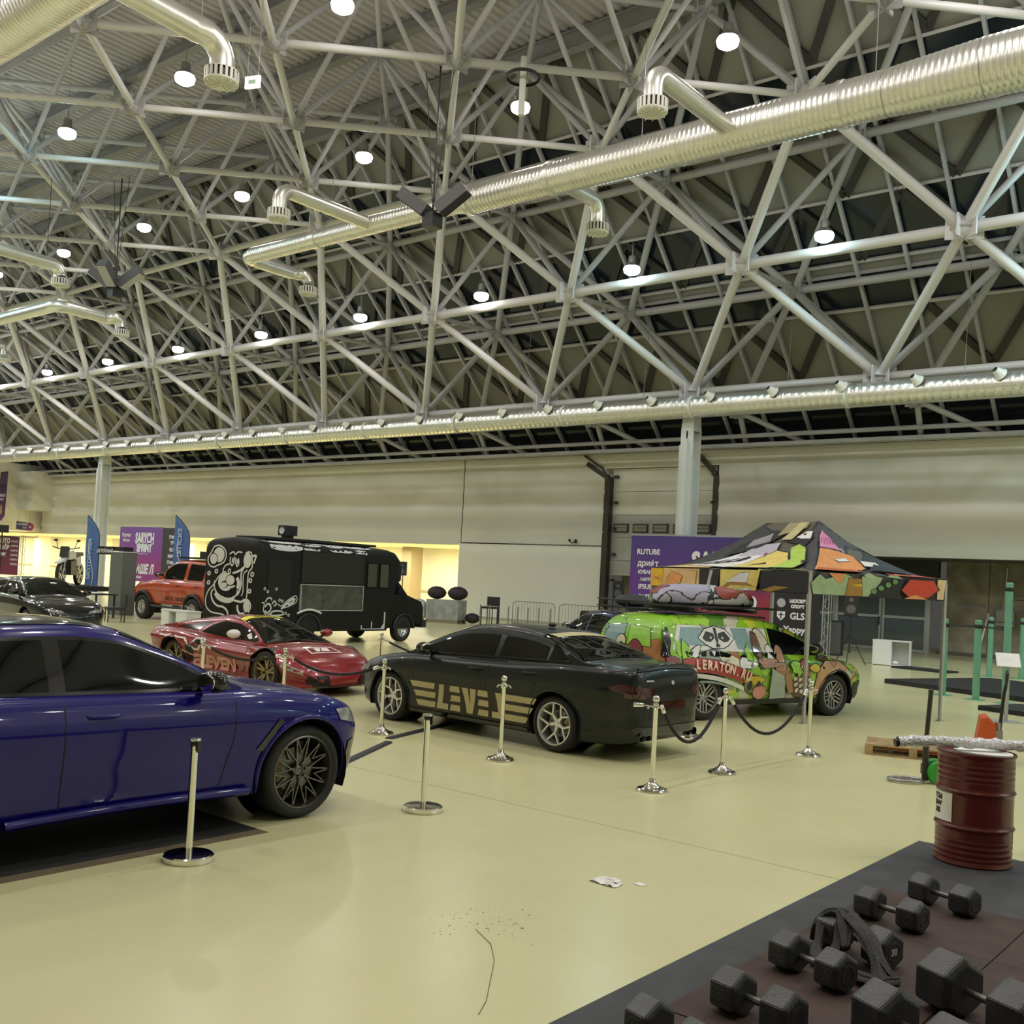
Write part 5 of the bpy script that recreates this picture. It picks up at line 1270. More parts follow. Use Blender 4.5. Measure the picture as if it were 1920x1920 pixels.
# painted highlights along the roof curve, built as raised white patches
def highlight_patch(x0, x1, a0, a1, seed):
    rs = random.Random(seed); n = 9; up = []; lo = []; r = .285
    def pt(x, a): return (x, -(1.12-.28+r*math.cos(a)), 2.74-.28+r*math.sin(a))
    mb = MB(); vs = []; fs = []
    for k in range(n+1):
        x = x0+(x1-x0)*k/n; e = math.sin(math.pi*k/n)**.5 if k not in (0, n) else .1; b0 = a0+(a1-a0)*.5*(1-e)*1.0; b1 = a1-(a1-a0)*(.1+.7*rs.random())*(1 if k % 2 else .4)
        for j in range(4): vs.append(pt(x, b0+(max(b0+.02, b1)-b0)*j/3))
    for k in range(n):
        for j in range(3): fs.append((k*4+j, (k+1)*4+j, (k+1)*4+j+1, k*4+j+1))
    mb.add(vs, fs); part('highlight_and_trim_white', mb, M_hitrim, t, 60)
for i, (a, b, c, d) in enumerate(((.15, 1.5, .9, 1.5), (.3, 1.45, .1, .7), (1.7, 3.2, 1.1, 1.5), (3.0, 4.3, .9, 1.45), (1.5, 2.1, .2, .6), (2.5, 3.4, .25, .7), (3.5, 4.0, .15, .6), (.3, 1.35, .35, .8), (1.5, 2.2, .75, 1.1), (2.4, 3.1, .8, 1.2), (1.5, 3.75, .02, .16), (.35, 1.4, 1.0, 1.25), (3.5, 3.95, .55, .8), (1.1, 1.5, .9, 1.3), (2.2, 2.7, .05, .32), (3.4, 3.8, .03, .25))): highlight_patch(a, b, c, d, i)
# line drawing on the rear: tentacled creature, discs, bottles (generic strokes)
def stroke(pts, r=.022, nm='drawn_line', plane='rear', closed=False):
    d = []
    P = [Vector((p[0], p[1])) for p in pts]+([Vector(pts[0])] if closed else [])
    for i in range(len(P)-1):
        for k in range(5):
            a = P[max(i-1, 0)] if not closed or i else P[-2]; b = P[i]; c = P[i+1]; e = P[min(i+2, len(P)-1)] if not closed or i+2 < len(P) else P[1]
            s_ = k/5; d.append(.5*((2*b)+(c-a)*s_+(2*a-5*b+4*c-e)*s_*s_+(3*b-a-3*c+e)*s_**3))
    d.append(P[-1])
    mb = MB(); q = [(-.012, -v.x, v.y) if plane == 'rear' else (v.x, YS-.012, v.y) for v in d]
    mb.tube(q, r, 5); mb.v = [((v[0]+.012)*.3-.012, v[1], v[2]) if plane == 'rear' else (v[0], (v[1]-YS+.012)*.3+YS-.012, v[2]) for v in mb.v]
    return part(nm, mb, M_chalk, t, 60)
def disc(cx, cz, rx, rz, nm='drawn_patch', plane='rear', M_=None, lift=0):
    P = [(cx+rx*math.cos(2*math.pi*k/20), cz+rz*math.sin(2*math.pi*k/20)) for k in range(20)]
    mb = MB()
    if plane == 'rear': mb.add([(-.014-lift, -a, b) for a, b in P], [tuple(range(20))])
    else: mb.add([(a, YS-.014-lift, b) for a, b in P], [tuple(range(20))])
    part(nm, mb, M_ or M_chalk, t)
def ring(cx, cz, rx, rz, r=.018, plane='rear'): stroke([(cx+rx*math.cos(2*math.pi*k/10), cz+rz*math.sin(2*math.pi*k/10)) for k in range(10)], r, 'drawn_ring', plane, True)
# rear plane coordinates: u from left (-1.05) to right (1.05) as seen from behind, z up.
U = lambda px: (px-115)/760*1.75-.98      # from the close crop of the photograph (pixels 115..1000)
Zc = lambda py: 2.66-(py-100)/1450*2.05
def S(*pp, **k): stroke([(U(a), Zc(b)) for a, b in pp], **k)
disc(U(320), Zc(350), .22, .20); disc(U(235), Zc(430), .16, .155, M_=M_matte, lift=.004); disc(U(235), Zc(430), .14, .14, lift=.008)
S((230, 200), (320, 175), (410, 240), (445, 350), (410, 480), (300, 550), (230, 585), (150, 530), (135, 420), (180, 320), (230, 200))
S((500, 330), (560, 285), (600, 330), (640, 285), (710, 290)); S((520, 380), (515, 460), (550, 545), (580, 470), (580, 370)); S((610, 390), (610, 480), (640, 550), (665, 480), (650, 400)); S((560, 400), (555, 480), r=.03); S((640, 420), (640, 500), r=.03)
disc(U(805), Zc(430), .15, .20); S((770, 310), (800, 280), (860, 290), (880, 400), (885, 560), (830, 680), (825, 1100), (780, 1150)); S((880, 350), (940, 340), (930, 400), (910, 480), r=.03)
for (a, b, c, d) in ((165, 705, .05, .045), (290, 660, .05, .045), (165, 880, .05, .045), (895, 680, .05, .05), (868, 795, .05, .05), (865, 990, .05, .045), (440, 690, .04, .045), (515, 650, .045, .06)): ring(U(a), Zc(b), c, d, .022)
S((510, 510), (440, 545), (405, 620), (400, 680), (320, 780), (260, 900), (170, 1030), (130, 1180), (150, 1340), (240, 1430), (380, 1450), (460, 1470), (530, 1540))
S((250, 1000), (220, 1080), (250, 1210), (330, 1300), (440, 1320), (510, 1390), (545, 1530), r=.03)
disc(U(460), Zc(850), .30, .24); disc(U(540), Zc(810), .19, .15, M_=M_matte, lift=.003); disc(U(540), Zc(810), .165, .13, lift=.006); disc(U(450), Zc(890), .14, .09, M_=M_matte, lift=.004); disc(U(440), Zc(905), .11, .07, lift=.008)
S((520, 730), (540, 880), r=.02); S((270, 840), (270, 960), (330, 1080), (450, 1150), (560, 1150), (650, 1080), (670, 980), r=.026); S((290, 1070), (340, 1150), (440, 1200), (540, 1200), (620, 1150), r=.05)
S((570, 680), (680, 630), (760, 550), (720, 640), (715, 760), (720, 900), (700, 1000), (670, 1080), r=.03); S((650, 760), (680, 850), (670, 960), r=.06); S((810, 610), (755, 680), (750, 850), (760, 980), (735, 1090), r=.02); S((500, 930), (560, 940), (620, 910), r=.025)
S((620, 1180), (740, 1195), (780, 1150), r=.03); disc(U(830), Zc(1260), .12, .17); ring(U(820), Zc(1260), .06, .06); S((780, 1190), (830, 1145), (880, 1190), (900, 1270), (870, 1380)); S((680, 1260), (690, 1360), (740, 1420), (800, 1400), r=.035); S((835, 1430), (830, 1540), r=.035)
# small drawing on the side
S2 = lambda *pp, **k: stroke([(.06+(a-1080)/780*1.28, 1.40-(b-1100)/450*.72) for a, b in pp], plane='side', **k)
S2((1090, 1270), (1140, 1280), (1130, 1380), (1170, 1450), (1220, 1470), (1280, 1440), r=.016); S2((1160, 1260), (1200, 1200), (1270, 1190), (1290, 1230), r=.02); S2((1160, 1340), (1200, 1290), (1260, 1300), (1280, 1370), (1220, 1430), (1160, 1400), r=.025)
S2((1300, 1290), (1350, 1240), (1390, 1290), (1340, 1320), r=.02); S2((1300, 1420), (1380, 1400), (1520, 1410), (1540, 1460), (1300, 1475), (1300, 1420), r=.022); S2((1420, 1290), (1500, 1320), (1560, 1280), (1640, 1220), (1780, 1150), (1830, 1180), (1810, 1260), (1640, 1330), (1560, 1350), r=.014); S2((1500, 1370), (1600, 1290), (1700, 1220), (1780, 1200), (1740, 1260), (1640, 1300), r=.03)
for (a, b) in ((1460, 1225), (1605, 1440), (1200, 1090), (1135, 1045), (1520, 1240), (1670, 1470), (1380, 1045)): ring(.06+(a-1080)/780*1.28, 1.40-(b-1100)/450*.72, .03, .03, .012, 'side')
part('rear_bumper', MB().box(-.14, .02, -.95, .95, .42, .56), M_blackp, t)
part('door_seam', MB().box(-.014, -.006, -.006, .006, .5, 2.5), M_gap, t)
mb = MB(); mb.box(.6, 4.9, -.6, .6, 2.79, 2.86); part('roof_rack', mb, M_black, t)
ft = thing('flood_light', 'small black flood light standing on the food truck roof', 'lamp', (t.location.x+1.9*math.cos(th), t.location.y+1.9*math.sin(th), 2.86), th)
part('lamp_body', MB().box(-.2, .2, -.17, .17, .08, .36), M_black, ft); part('bracket', MB().box(-.04, .04, -.2, .2, 0, .12), M_black, ft)
mb = MB(); mb.lathe([(.001, 0), (.09, 0), (.1, .02)], 16, T(-.205, 0, .22) @ RY(R(-90))); part('lamp_lens', mb, M_hitrim, ft)
# ================================================================ orange pickup
M_orange = mat('orange_red_paint', (.50, .055, .015), .22, coat=1.0, noise=.1)
pk = Car(5.1, [(0, .90), (.05, .96), (4.6, .96), (5.0, .90), (5.1, .80)], [(0, .62), (.2, .55), (4.8, .55), (5.1, .62)],
         [(0, 1.30), (.05, 1.38), (1.0, 1.40), (3.4, 1.40), (3.8, 1.38), (4.6, 1.26), (4.98, 1.14), (5.1, .98)],
         [(0, 1.30), (.05, 1.38), (.45, 1.41), (.62, 2.0), (.9, 2.09), (2.0, 2.12), (2.6, 2.10), (2.95, 1.95), (3.5, 1.44), (3.8, 1.385), (4.6, 1.265), (4.98, 1.145), (5.1, .985)], .10, .70, (1.15, 4.25), .43, .53, crease=.01)
t = thing('orange_pickup', 'orange red double-cab off-road pickup with tall black tyres beside the food truck', 'car')
part('body', pk.body(), M_orange, t, 50); wheel_wells(pk, t, .4); arch_lip(pk, t, M_black, .06, .05, .0, .02, .98)
for ax in pk.ax:
    for s_ in (1, -1): wheel(t, ax, s_*(pk.yside(ax, .7)-.06), .43, .33, .235, 'ten', M_silver, s_)
for s_ in (1, -1):
    side_windows(pk, t, [(1.92, 3.12), (.82, 1.72)], s_, lo=.05, hi=.05); mirror(t, 3.05, .95, 1.5, s_, M_trim, 1.3)
    for P in ([(3.1, 1.42), (3.1, .8), (2.9, .6), (1.85, .6), (1.82, 1.42)], [(.75, 1.42), (.78, 1.1)]): part('door_gap', seam(pk, P, s_), M_gap, t)
    handle(t, pk, 2.1, 1.25, s_, M_black); handle(t, pk, 1.0, 1.25, s_, M_black)
    mb = MB(); mb.tube([(1.7, s_*1.02, .5), (3.6, s_*1.02, .5)], .04, 8); part('side_step', mb, M_black, t, 60)
    vs, fs = textmesh('ARCTIC TRUCKS', .17, .004, .2); sg = 1 if s_ < 0 else -1
    part('side_lettering', pk.patch_mesh([(2.3+sg*v[0], .78+v[1]) for v in vs], fs, 'side', .01, .15, s_), vinyl('dark_red_vinyl', (.10, .02, .01)), t)
part('windscreen', pk.patch([wind(pk, 2.85, 3.42)], 'top', .006, .07), M_glass_dk, t, 60)
lights_on_front(pk, t, [[(.5, .95), (.84, .95), (.84, 1.08), (.5, 1.1)], flipy([(.5, .95), (.84, .95), (.84, 1.08), (.5, 1.1)])], M_lampglass); part('grille', pk.patch([[(-.45, .78), (.45, .78), (.45, 1.06), (-.45, 1.06)]], 'front', .01, .08), M_trim, t)
mb = MB(); mb.box(.7, 2.7, -.62, .62, 2.17, 2.24); part('roof_rack', mb, M_black, t); part('rack_box', MB().box(1.2, 1.6, .1, .5, 2.24, 2.44), M_black, t)
t.location = (-28.75, 20.85, 0); t.rotation_euler = (0, 0, R(179))
# ================================================================ dark car far left, behind the SUV roof
t = thing('dark_sports_car', 'glossy black low car at the left edge behind the blue SUV', 'car')
M_blkgloss = mat('gloss_black_paint', (.008, .008, .010), .12, coat=1.0)
part('body', bpy.data.objects['body'] and sd.body(), M_blkgloss, t, 50); wheel_wells(sd, t)
for ax in sd.ax:
    for s_ in (1, -1): wheel(t, ax, s_*(sd.yside(ax, .5)-.135), .345, .27, .262, 'double5', M_silver, s_)
for s_ in (1, -1): side_windows(sd, t, [(2.28, 3.62), (1.38, 2.18)], s_, lo=.028, hi=.055); mirror(t, 3.42, .84, 1.03, s_, M_blkgloss)
part('windscreen', sd.patch([wind(sd, 2.92, 3.78)], 'top', .006, .07), M_glass_dk, t, 60)
lights_on_front(sd, t, [[(.30, .64), (.66, .66), (.70, .74), (.36, .70)], flipy([(.30, .64), (.66, .66), (.70, .74), (.36, .70)])], M_lampglass)
t.location = (-29.9, 13.6, 0); t.rotation_euler = (0, 0, R(-4))
# ================================================================ stanchions
def rope_post(label, x, y, rz=0.0, proto=[None]):
    if proto[0] is None:
        t = thing('rope_stanchion', label, 'stanchion', (x, y, 0), rz, 'chrome rope stanchions')
        mb = MB(); mb.lathe([(.001, 0), (.155, 0), (.16, .012), (.15, .03), (.10, .045), (.05, .075), (.032, .11), (.028, .13), (.001, .13)], 40); part('base', mb, M_chrome, t, 40)
        mb = MB(); mb.lathe([(.024, .10), (.024, .86), (.03, .87), (.03, .89), (.012, .90), (.012, .91)], 24); part('pole', mb, M_chrome, t, 40)
        mb = MB(); mb.lathe([(.034, .845), (.04, .85), (.04, .865), (.034, .87)], 24)
        part('collar', mb, M_chrome, t, 40)
        for k in range(4):
            a = math.pi/2*k; mb = MB(); c, s_ = math.cos(a), math.sin(a); mb.tube([(c*.03, s_*.03, .857), (c*.055, s_*.055, .862), (c*.075, s_*.075, .85), (c*.082, s_*.082, .832)], [.008, .008, .010, .014], 8); part('hook', mb, M_chrome, t, 50)
        mb = MB(); mb.sphere((0, 0, .938), .037, 20, 14); part('ball', mb, M_chrome, t, 60)
        proto[0] = t; return t
    o = copy_tree(proto[0]); o.location = (x, y, 0); o.rotation_euler = (0, 0, rz); o['label'] = label; return o
PST = {'C': (-7.61, 9.25), 'D': (-5.56, 9.22), 'E': (-5.59, 10.78), 'F': (-5.49, 12.94), 'G': (-7.2, 12.92), 'H': (-9.74, 9.39), 'J': (-13.26, 9.06), 'K': (-11.51, 9.19), 'L': (-13.8, 13.19), 'M': (-17.63, 12.25)}
LB = {'C': 'chrome ball-top rope post in front of the black sedan door', 'D': 'chrome rope post before the sedan tail with an empty clip hanging', 'E': 'chrome rope post holding a sagging rope right of the sedan tail', 'F': 'chrome rope post before the graffiti car, rightmost of the posts',
      'G': 'chrome rope post between the sedan tail and the graffiti car rear wheel', 'H': 'chrome rope post standing against the sedan front wheel', 'J': 'chrome rope post left of two along the red supercar side', 'K': 'chrome rope post before the red supercar front wheel', 'L': 'chrome rope post behind the sedan nose near the food truck wheel', 'M': 'chrome rope post behind the red supercar near the food truck rear'}
for k, (x, y) in PST.items(): rope_post(LB[k], x, y, R(8*len(k)+7*(ord(k) % 5)))
M_rope = mat('black_velvet_rope', (.012, .011, .012), .8, bump=.3, bscale=120)
def rope(a, b, sag, label, za=.85, zb=.85):
    pa = Vector((*PST[a], za)) if isinstance(a, str) else Vector(a); pb = Vector((*PST[b], zb)) if isinstance(b, str) else Vector(b)
    d = (pb-pa); h = Vector((d.x, d.y, 0)).normalized()*.085; pa = pa+h*1.45; pb = pb-h*1.45
    t = thing('barrier_rope', label, 'rope', (pa.x, pa.y, 0), 0, 'black barrier ropes')
    P = []
    for k in range(17):
        f = k/16; p = pa.lerp(pb, f)-pa; P.append((p.x, p.y, pa.z+(pb.z-pa.z)*f-sag*(1-(2*f-1)**2)))
    mb = MB(); mb.tube(P, .019, 10); part('rope', mb, M_rope, t, 60)
    for q, r_ in ((0, 1), (16, 15)):
        mb = MB(); a_ = Vector(P[q]); b_ = Vector(P[r_]); mb.tube([a_, a_.lerp(b_, .6)], .023, 10); mb.sphere(a_, .024, 10, 8); part('rope_end', mb, M_chrome, t, 60)
rope('D', 'E', .42, 'black barrier rope hanging low behind the sedan tail'); rope('E', 'F', .48, 'black barrier rope sagging in front of the graffiti car')
rope('J', 'K', .12, 'black barrier rope across the red supercar door'); rope('K', 'H', .16, 'black barrier rope across the red supercar nose'); rope('L', (-10.4, 12.9, .85), .22, 'black barrier rope behind the sedan nose')
mb = MB(); mb.lathe([(.001, -.05), (.018, -.05), (.026, .05), (.018, .06), (.001, .06)], 12, RY(R(90)))
# loose clip on post D
t = thing('rope_clip', 'chrome rope clip left hanging on the post before the sedan tail', 'clip', (-5.70, 9.12, .868), R(215))
part('clip_body', mb, M_chrome, t, 50)
mb = MB(); mb.tube([(-.06, 0, 0), (-.10, 0, .0)], .006, 6); part('clip_ring', mb, M_chrome, t)
def belt_post(label, x, y, rz):
    t = thing('belt_stanchion', label, 'stanchion', (x, y, 0), rz, 'chrome belt stanchions')
    mb = MB(); mb.lathe([(.001, 0), (.172, 0), (.175, .006), (.175, .04), (.165, .048), (.05, .052), (.001, .052)], 48); part('base', mb, M_chrome, t, 35)
    mb = MB(); mb.lathe([(.0265, .05), (.0265, .80), (.03, .805)], 28); part('pole', mb, M_chrome, t, 40)
    mb = MB(); mb.lathe([(.001, .855), (.042, .855), (.046, .85), (.046, .838), (.03, .833)], 28); part('top_cap', mb, M_chrome, t, 40)
    mb = MB(); mb.lathe([(.029, .80), (.029, .835)], 20); mb.box(.028, .036, -.03, .03, .76, .84); part('belt_cassette', mb, M_black, t)
    return t
belt_post('chrome belt post with flat round foot before the blue SUV door', -6.33, 4.3, R(30)); belt_post('chrome belt post with flat foot between the SUV nose and the sedan', -6.38, 6.71, R(80))
# black strips lying on the floor between SUV and sedan
for i, (a, b, lb) in enumerate((((-9.4, 9.2), (-9.9, 10.9), 'black cable cover strip on the floor under the sedan nose'), ((-8.3, 7.3), (-9.2, 9.0), 'black cable cover strip on the floor before the blue SUV nose'))):
    d = Vector((b[0]-a[0], b[1]-a[1], 0)); t = thing('cable_cover', lb, 'cable cover', (a[0], a[1], 0), math.atan2(d.y, d.x))
    mb = MB(); M_ = Matrix(((0, 0, 1, 0), (1, 0, 0, 0), (0, 1, 0, 0), (0, 0, 0, 1))); mb.prism([(-.06, 0.001), (.06, 0.001), (.035, .02), (-.035, .02)], 0, d.length, M_); part('cover_strip', mb, M_blackp, t)
# ================================================================ canopy tent
M_leg = mat('tent_leg_grey', (.42, .42, .41), .4, metal=.5)
tB = Vector((-6.9, 16.01, 0)); tA = Vector((-5.63, 18.81, 0)); td = (tA-tB).normalized(); tp = Vector((-td.y, td.x, 0))
ta = math.atan2(tp.y, tp.x)       # local x along tp (4.5 m), local y: right-hand side is towards B; depth runs along -y
t = thing('canopy_tent', 'pop-up canopy tent with a peaked roof printed with cartoon graffiti', 'tent', tB, ta)
WT, DT = 4.5, 3.075               # local frame: x 0..4.5, y 0..-3.075 (td = -y)
for (x, y) in ((0, 0), (0, -DT), (WT, 0), (WT, -DT)):
    mb = MB(); mb.box(x-.022, x+.022, y-.022, y+.022, 0.02, 2.46); mb.box(x-.05, x+.05, y-.05, y+.05, 0, .02); mb.box(x-.028, x+.028, y-.028, y+.028, 1.1, 2.4); part('tent_leg', mb, M_leg, t)
for (x0, x1) in ((0, WT/2), (WT/2, WT)):
    for y in (0, -DT):
        mb = MB(); mb.bar((x0, y, 2.40), (x1, y, 2.12+.2), .02, .03); mb.bar((x0, y, 2.32), (x1, y, 2.42), .02, .03); part('scissor_truss', mb, M_leg, t)
rx0, rx1, rz = 1.5, 3.0, 3.42; yc = -DT/2; ez = 2.46
def hang(u): return .10*math.sin(math.pi*u)
def roof_face(c0, c1, r0, r1, n=16, m=10):
    # curved (slightly sagging) roof sheet from eave c0-c1 up to ridge r0-r1
    vs = []; fs = []
    for i in range(n+1):
        a = Vector(c0).lerp(Vector(c1), i/n); b = Vector(r0).lerp(Vector(r1), i/n)
        for j in range(m+1):
            f = j/m; p = a.lerp(b, f); p.z = a.z+(b.z-a.z)*(f**1.75) + .012*math.sin(i*2.1+j*1.3)*math.sin(math.pi*f); vs.append(p)
    for i in range(n):
        for j in range(m): fs.append((i*(m+1)+j, (i+1)*(m+1)+j, (i+1)*(m+1)+j+1, i*(m+1)+j+1))
    return vs, fs
cL, cR, cRr, cLr = (WT+.02, .02, ez), (-.02, .02, ez), (-.02, -DT-.02, ez), (WT+.02, -DT-.02, ez)
RL, RR = (rx1, yc, rz), (rx0, yc, rz)
M_can = splash('tent_print_dark', [(.02, .02, .02), (.06, .06, .065), (.03, .03, .03), (.02, .02, .02), (.22, .21, .24), (.10, .09, .06)], 1.6, .02, .6)
for nm, (c0, c1, r0, r1) in (('roof_sheet', (cL, cR, RL, RR)), ('roof_sheet', (cR, cRr, RR, RR)), ('roof_sheet', (cRr, cLr, RR, RL)), ('roof_sheet', (cLr, cL, RL, RL))):
    mb = MB(); vs, fs = roof_face(c0, c1, r0, r1); mb.add(vs, fs); part(nm, mb, M_can, t, 60)
# valances
def val(a, b, n=30):
    mb = MB(); vs = []; fs = []; a = Vector(a); b = Vector(b); nn_ = (b-a).cross(Vector((0, 0, 1))).normalized()
    for i in range(n+1):
        p = a.lerp(b, i/n); w = .012*math.sin(i*1.7)
        for j in range(5): vs.append(p+Vector((0, 0, -.37*j/4))+nn_*w*j/4)
    for i in range(n):
        for j in range(4): fs.append((i*5+j, (i+1)*5+j, (i+1)*5+j+1, i*5+j+1))
    mb.add(vs, fs); return mb
for a, b in ((cL, cR), (cR, cRr), (cRr, cLr), (cLr, cL)): part('valance', val(a, b), M_can, t, 60)
# printed shapes on the visible faces, laid just over the cloth
_tl = [0]
def face_pt(face, u, v):
    # u 0..1 along the eave (left to right as seen), v: <0 valance (down to -1), 0..1 up the roof
    c0, c1, r0, r1 = face; a = Vector(c0).lerp(Vector(c1), u); b = Vector(r0).lerp(Vector(r1), u)
    if v < 0: p = a+Vector((0, 0, .37*v))
    else: p = a.lerp(b, v); p.z = a.z+(b.z-a.z)*(v**1.75)
    nrm = (Vector(c1)-Vector(c0)).cross(b-a).normalized()
    if nrm.z < 0: nrm = -nrm
    if v < 0: nrm = Vector((nrm.x, nrm.y, 0)).normalized()
    return p+nrm*(.016+.0012*_tl[0])
def tprint(face, poly, col, outline=.012):
    for pass_ in ((1, 0) if outline else (0,)):
        b = bmesh.new(); P = poly
        cx = sum(p[0] for p in poly)/len(poly); cy = sum(p[1] for p in poly)/len(poly)
        if pass_: P = [(cx+(x-cx)*(1+outline/max(.02, math.hypot(x-cx, y-cy))), cy+(y-cy)*(1+2.2*outline/max(.04, math.hypot(x-cx, y-cy)))) for x, y in poly]
        P = [(min(max(x, .004), .996), min(max(y, -.98), .97)) for x, y in P]
        vv = [b.verts.new((p[0], p[1], 0)) for p in P]
        try: b.faces.new(vv)
        except ValueError: b.free(); continue
        for ax, lo, hi, st in ((0, 0, 1, .05), (1, -1, 1, .125)):
            q = lo+st
            while q < hi-1e-6:
                bmesh.ops.bisect_plane(b, geom=b.verts[:]+b.edges[:]+b.faces[:], plane_co=(q, 0, 0) if ax == 0 else (0, q, 0), plane_no=(1, 0, 0) if ax == 0 else (0, 1, 0), dist=1e-6); q += st
        _tl[0] = (_tl[0]+1) % 30
        for v in b.verts: v.co = face_pt(face, v.co.x, v.co.y)
        b.verts.index_update(); mb = MB(); mb.add([v.co[:] for v in b.verts], [tuple(v.index for v in f.verts) for f in b.faces]); b.free()
        part('printed_outline' if pass_ else 'printed_shape', mb, M_trim2 if pass_ else vinyl(*col), t)
M_trim2 = mat('ink_black', (.012, .012, .012), .6)
FA = (cL, cR, RL, RR); FB = (cR, cRr, RR, RR)
PY_ = ('print_yellow', (.72, .58, .16)); PO = ('print_orange', (.70, .30, .10)); PT = ('print_tan', (.66, .44, .20)); PG = ('print_lime', (.42, .60, .10)); PP = ('print_pink', (.66, .26, .46)); PW = ('print_white', (.74, .73, .72)); PK = ('print_black', (.02, .02, .02)); PS = ('print_sage', (.34, .46, .26)); PR = ('print_red', (.55, .06, .03)); PL = ('print_lilac', (.45, .43, .50)); PB = ('print_ochre', (.36, .20, .04)); PG2 = ('print_green', (.14, .30, .10)); PV = ('print_gold', (.70, .42, .02))
A = lambda P, c, o=.010: tprint(FA, P, c, o)
A([(.0, -.98), (.36, -.98), (.36, -.02), (.0, -.02)], PT, 0); A([(.0, -.98), (.09, -.98), (.10, -.04), (.0, -.04)], PV); A([(.02, -.3), (.05, -.6), (.07, -.35), (.08, -.7), (.06, -.75), (.05, -.5), (.03, -.75)], PO, .004)
A([(.02, .02), (.40, .02), (.34, .22), (.18, .26), (.06, .14)], PT, .006); A([(.12, -.9), (.22, -.85), (.24, -.4), (.16, -.2), (.13, -.5)], PO, .006); A([(.25, -.95), (.33, -.95), (.34, -.1), (.27, -.15)], PT, .006)
A([(.16, .18), (.52, .10), (.72, .34), (.60, .58), (.34, .52)], PW, .006); A([(.34, .42), (.66, .52), (.62, .70), (.40, .66)], PL, .006)
A([(.22, .46), (.44, .62), (.60, .86), (.40, .88), (.18, .66)], PK, 0); A([(.30, .62), (.48, .72), (.42, .84), (.26, .74)], ('print_grey', (.30, .29, .30)), .006); A([(.50, .80), (.84, .90), (.86, .97), (.52, .97)], ('print_khaki', (.34, .31, .16)), 0); A([(.60, .74), (.72, .74), (.84, .97), (.70, .97)], ('print_khaki_light', (.50, .46, .24)), .004)
for k in range(13):
    u = .20+.033*k; A([(u, .20+.018*k), (u+.05, .30+.02*k), (u+.075, .28+.02*k), (u+.03, .19+.018*k)], (PK if k % 2 else PL), 0)
for k in range(6): A([(.36+.04*k, .50+.03*(k % 2)), (.40+.04*k, .55), (.39+.04*k, .46)], ('print_wine', (.34, .08, .16)), .002)
A([(.36, -.98), (.48, -.98), (.50, -.02), (.36, -.02)], PK, 0); A([(.41, -.92), (.43, -.92), (.45, -.06), (.43, -.06)], PL, 0)
A([(.48, .02), (.82, .02), (.84, .30), (.78, .52), (.66, .56), (.58, .42)], PY_); A([(.50, -.98), (.72, -.98), (.74, -.02), (.50, -.02)], PY_, 0); A([(.54, -.62), (.62, -.18), (.68, -.12), (.66, -.72)], PW); A([(.58, .18), (.68, .30), (.70, .24)], PK, 0); A([(.50, -.92), (.56, -.6), (.66, -.6), (.72, -.8), (.66, -.74), (.57, -.74), (.52, -.95)], PB, 0); A([(.62, -.98), (.66, -.84), (.70, -.98)], PW, .004)
A([(.76, .10), (.90, .08), (.95, .34), (.92, .60), (.84, .66), (.78, .60), (.84, .38)], PG)
for k in range(5): A([(.82, .20+.085*k), (.93, .23+.085*k), (.93, .245+.085*k), (.82, .215+.085*k)], PG2, 0)
A([(.74, -.98), (.995, -.98), (.995, -.02), (.74, -.02)], PK, 0); A([(.74, -.95), (.82, -.7), (.90, -.75), (.80, -.98)], PB, .004); A([(.72, -.02), (.97, .02), (.95, .07), (.74, .04)], PG, .004)
A([(.66, .72), (.90, .66), (.96, .80), (.86, .86)], PK, 0); A([(.76, .78), (.86, .86), (.94, .86), (.93, .76), (.82, .76)], PW, .006); A([(.82, .82), (.87, .84), (.86, .80)], PK, 0)
Bf = lambda P, c, o=.012: tprint(FB, P, c, o)
Bf([(.02, .10), (.34, .10), (.52, .28), (.56, .52), (.30, .62), (.06, .62)], PO); Bf([(.06, .64), (.30, .62), (.46, .60), (.36, .80), (.14, .88), (.04, .80)], PP)
for k in range(5): Bf([(.08+.07*k, .68), (.10+.07*k, .80), (.12+.07*k, .76), (.105+.07*k, .68)], ('print_deep_pink', (.40, .10, .26)), 0)
Bf([(.24, .42), (.40, .46), (.42, .40), (.28, .38)], PW, .006); Bf([(.04, .02), (.40, .02), (.34, .16), (.05, .18)], ('print_rust', (.50, .12, .03)), .004)
Bf([(.56, .42), (.74, .40), (.70, .30), (.52, .30)], PW); Bf([(.50, .20), (.80, .12), (.86, .22), (.68, .34)], PL); Bf([(.40, .56), (.52, .66), (.5, .52)], PL, .006)
Bf([(.60, .02), (.97, .02), (.90, .14), (.62, .16)], PR); Bf([(.66, .10), (.90, .06), (.88, .10), (.68, .14)], ('print_cream', (.68, .52, .28)), .004)
Bf([(.02, -.98), (.30, -.98), (.34, -.3), (.24, -.02), (.10, -.3), (.06, -.1), (.0, -.5)], PS); Bf([(.12, -.02), (.24, -.02), (.20, -.5)], PO, .006); Bf([(.24, -.98), (.36, -.98), (.40, -.2), (.26, -.2)], PB); Bf([(.27, -.5), (.38, -.6), (.37, -.4)], PV, .006)
Bf([(.36, -.98), (.44, -.96), (.50, -.1), (.40, .02), (.35, -.1)], PS); Bf([(.40, -.96), (.62, -.98), (.66, -.1), (.50, -.2)], PK, 0)
for k in range(4): Bf(blob(.44+.05*k, -.72+.16*k, .02, .12, 10), PG2, .006)
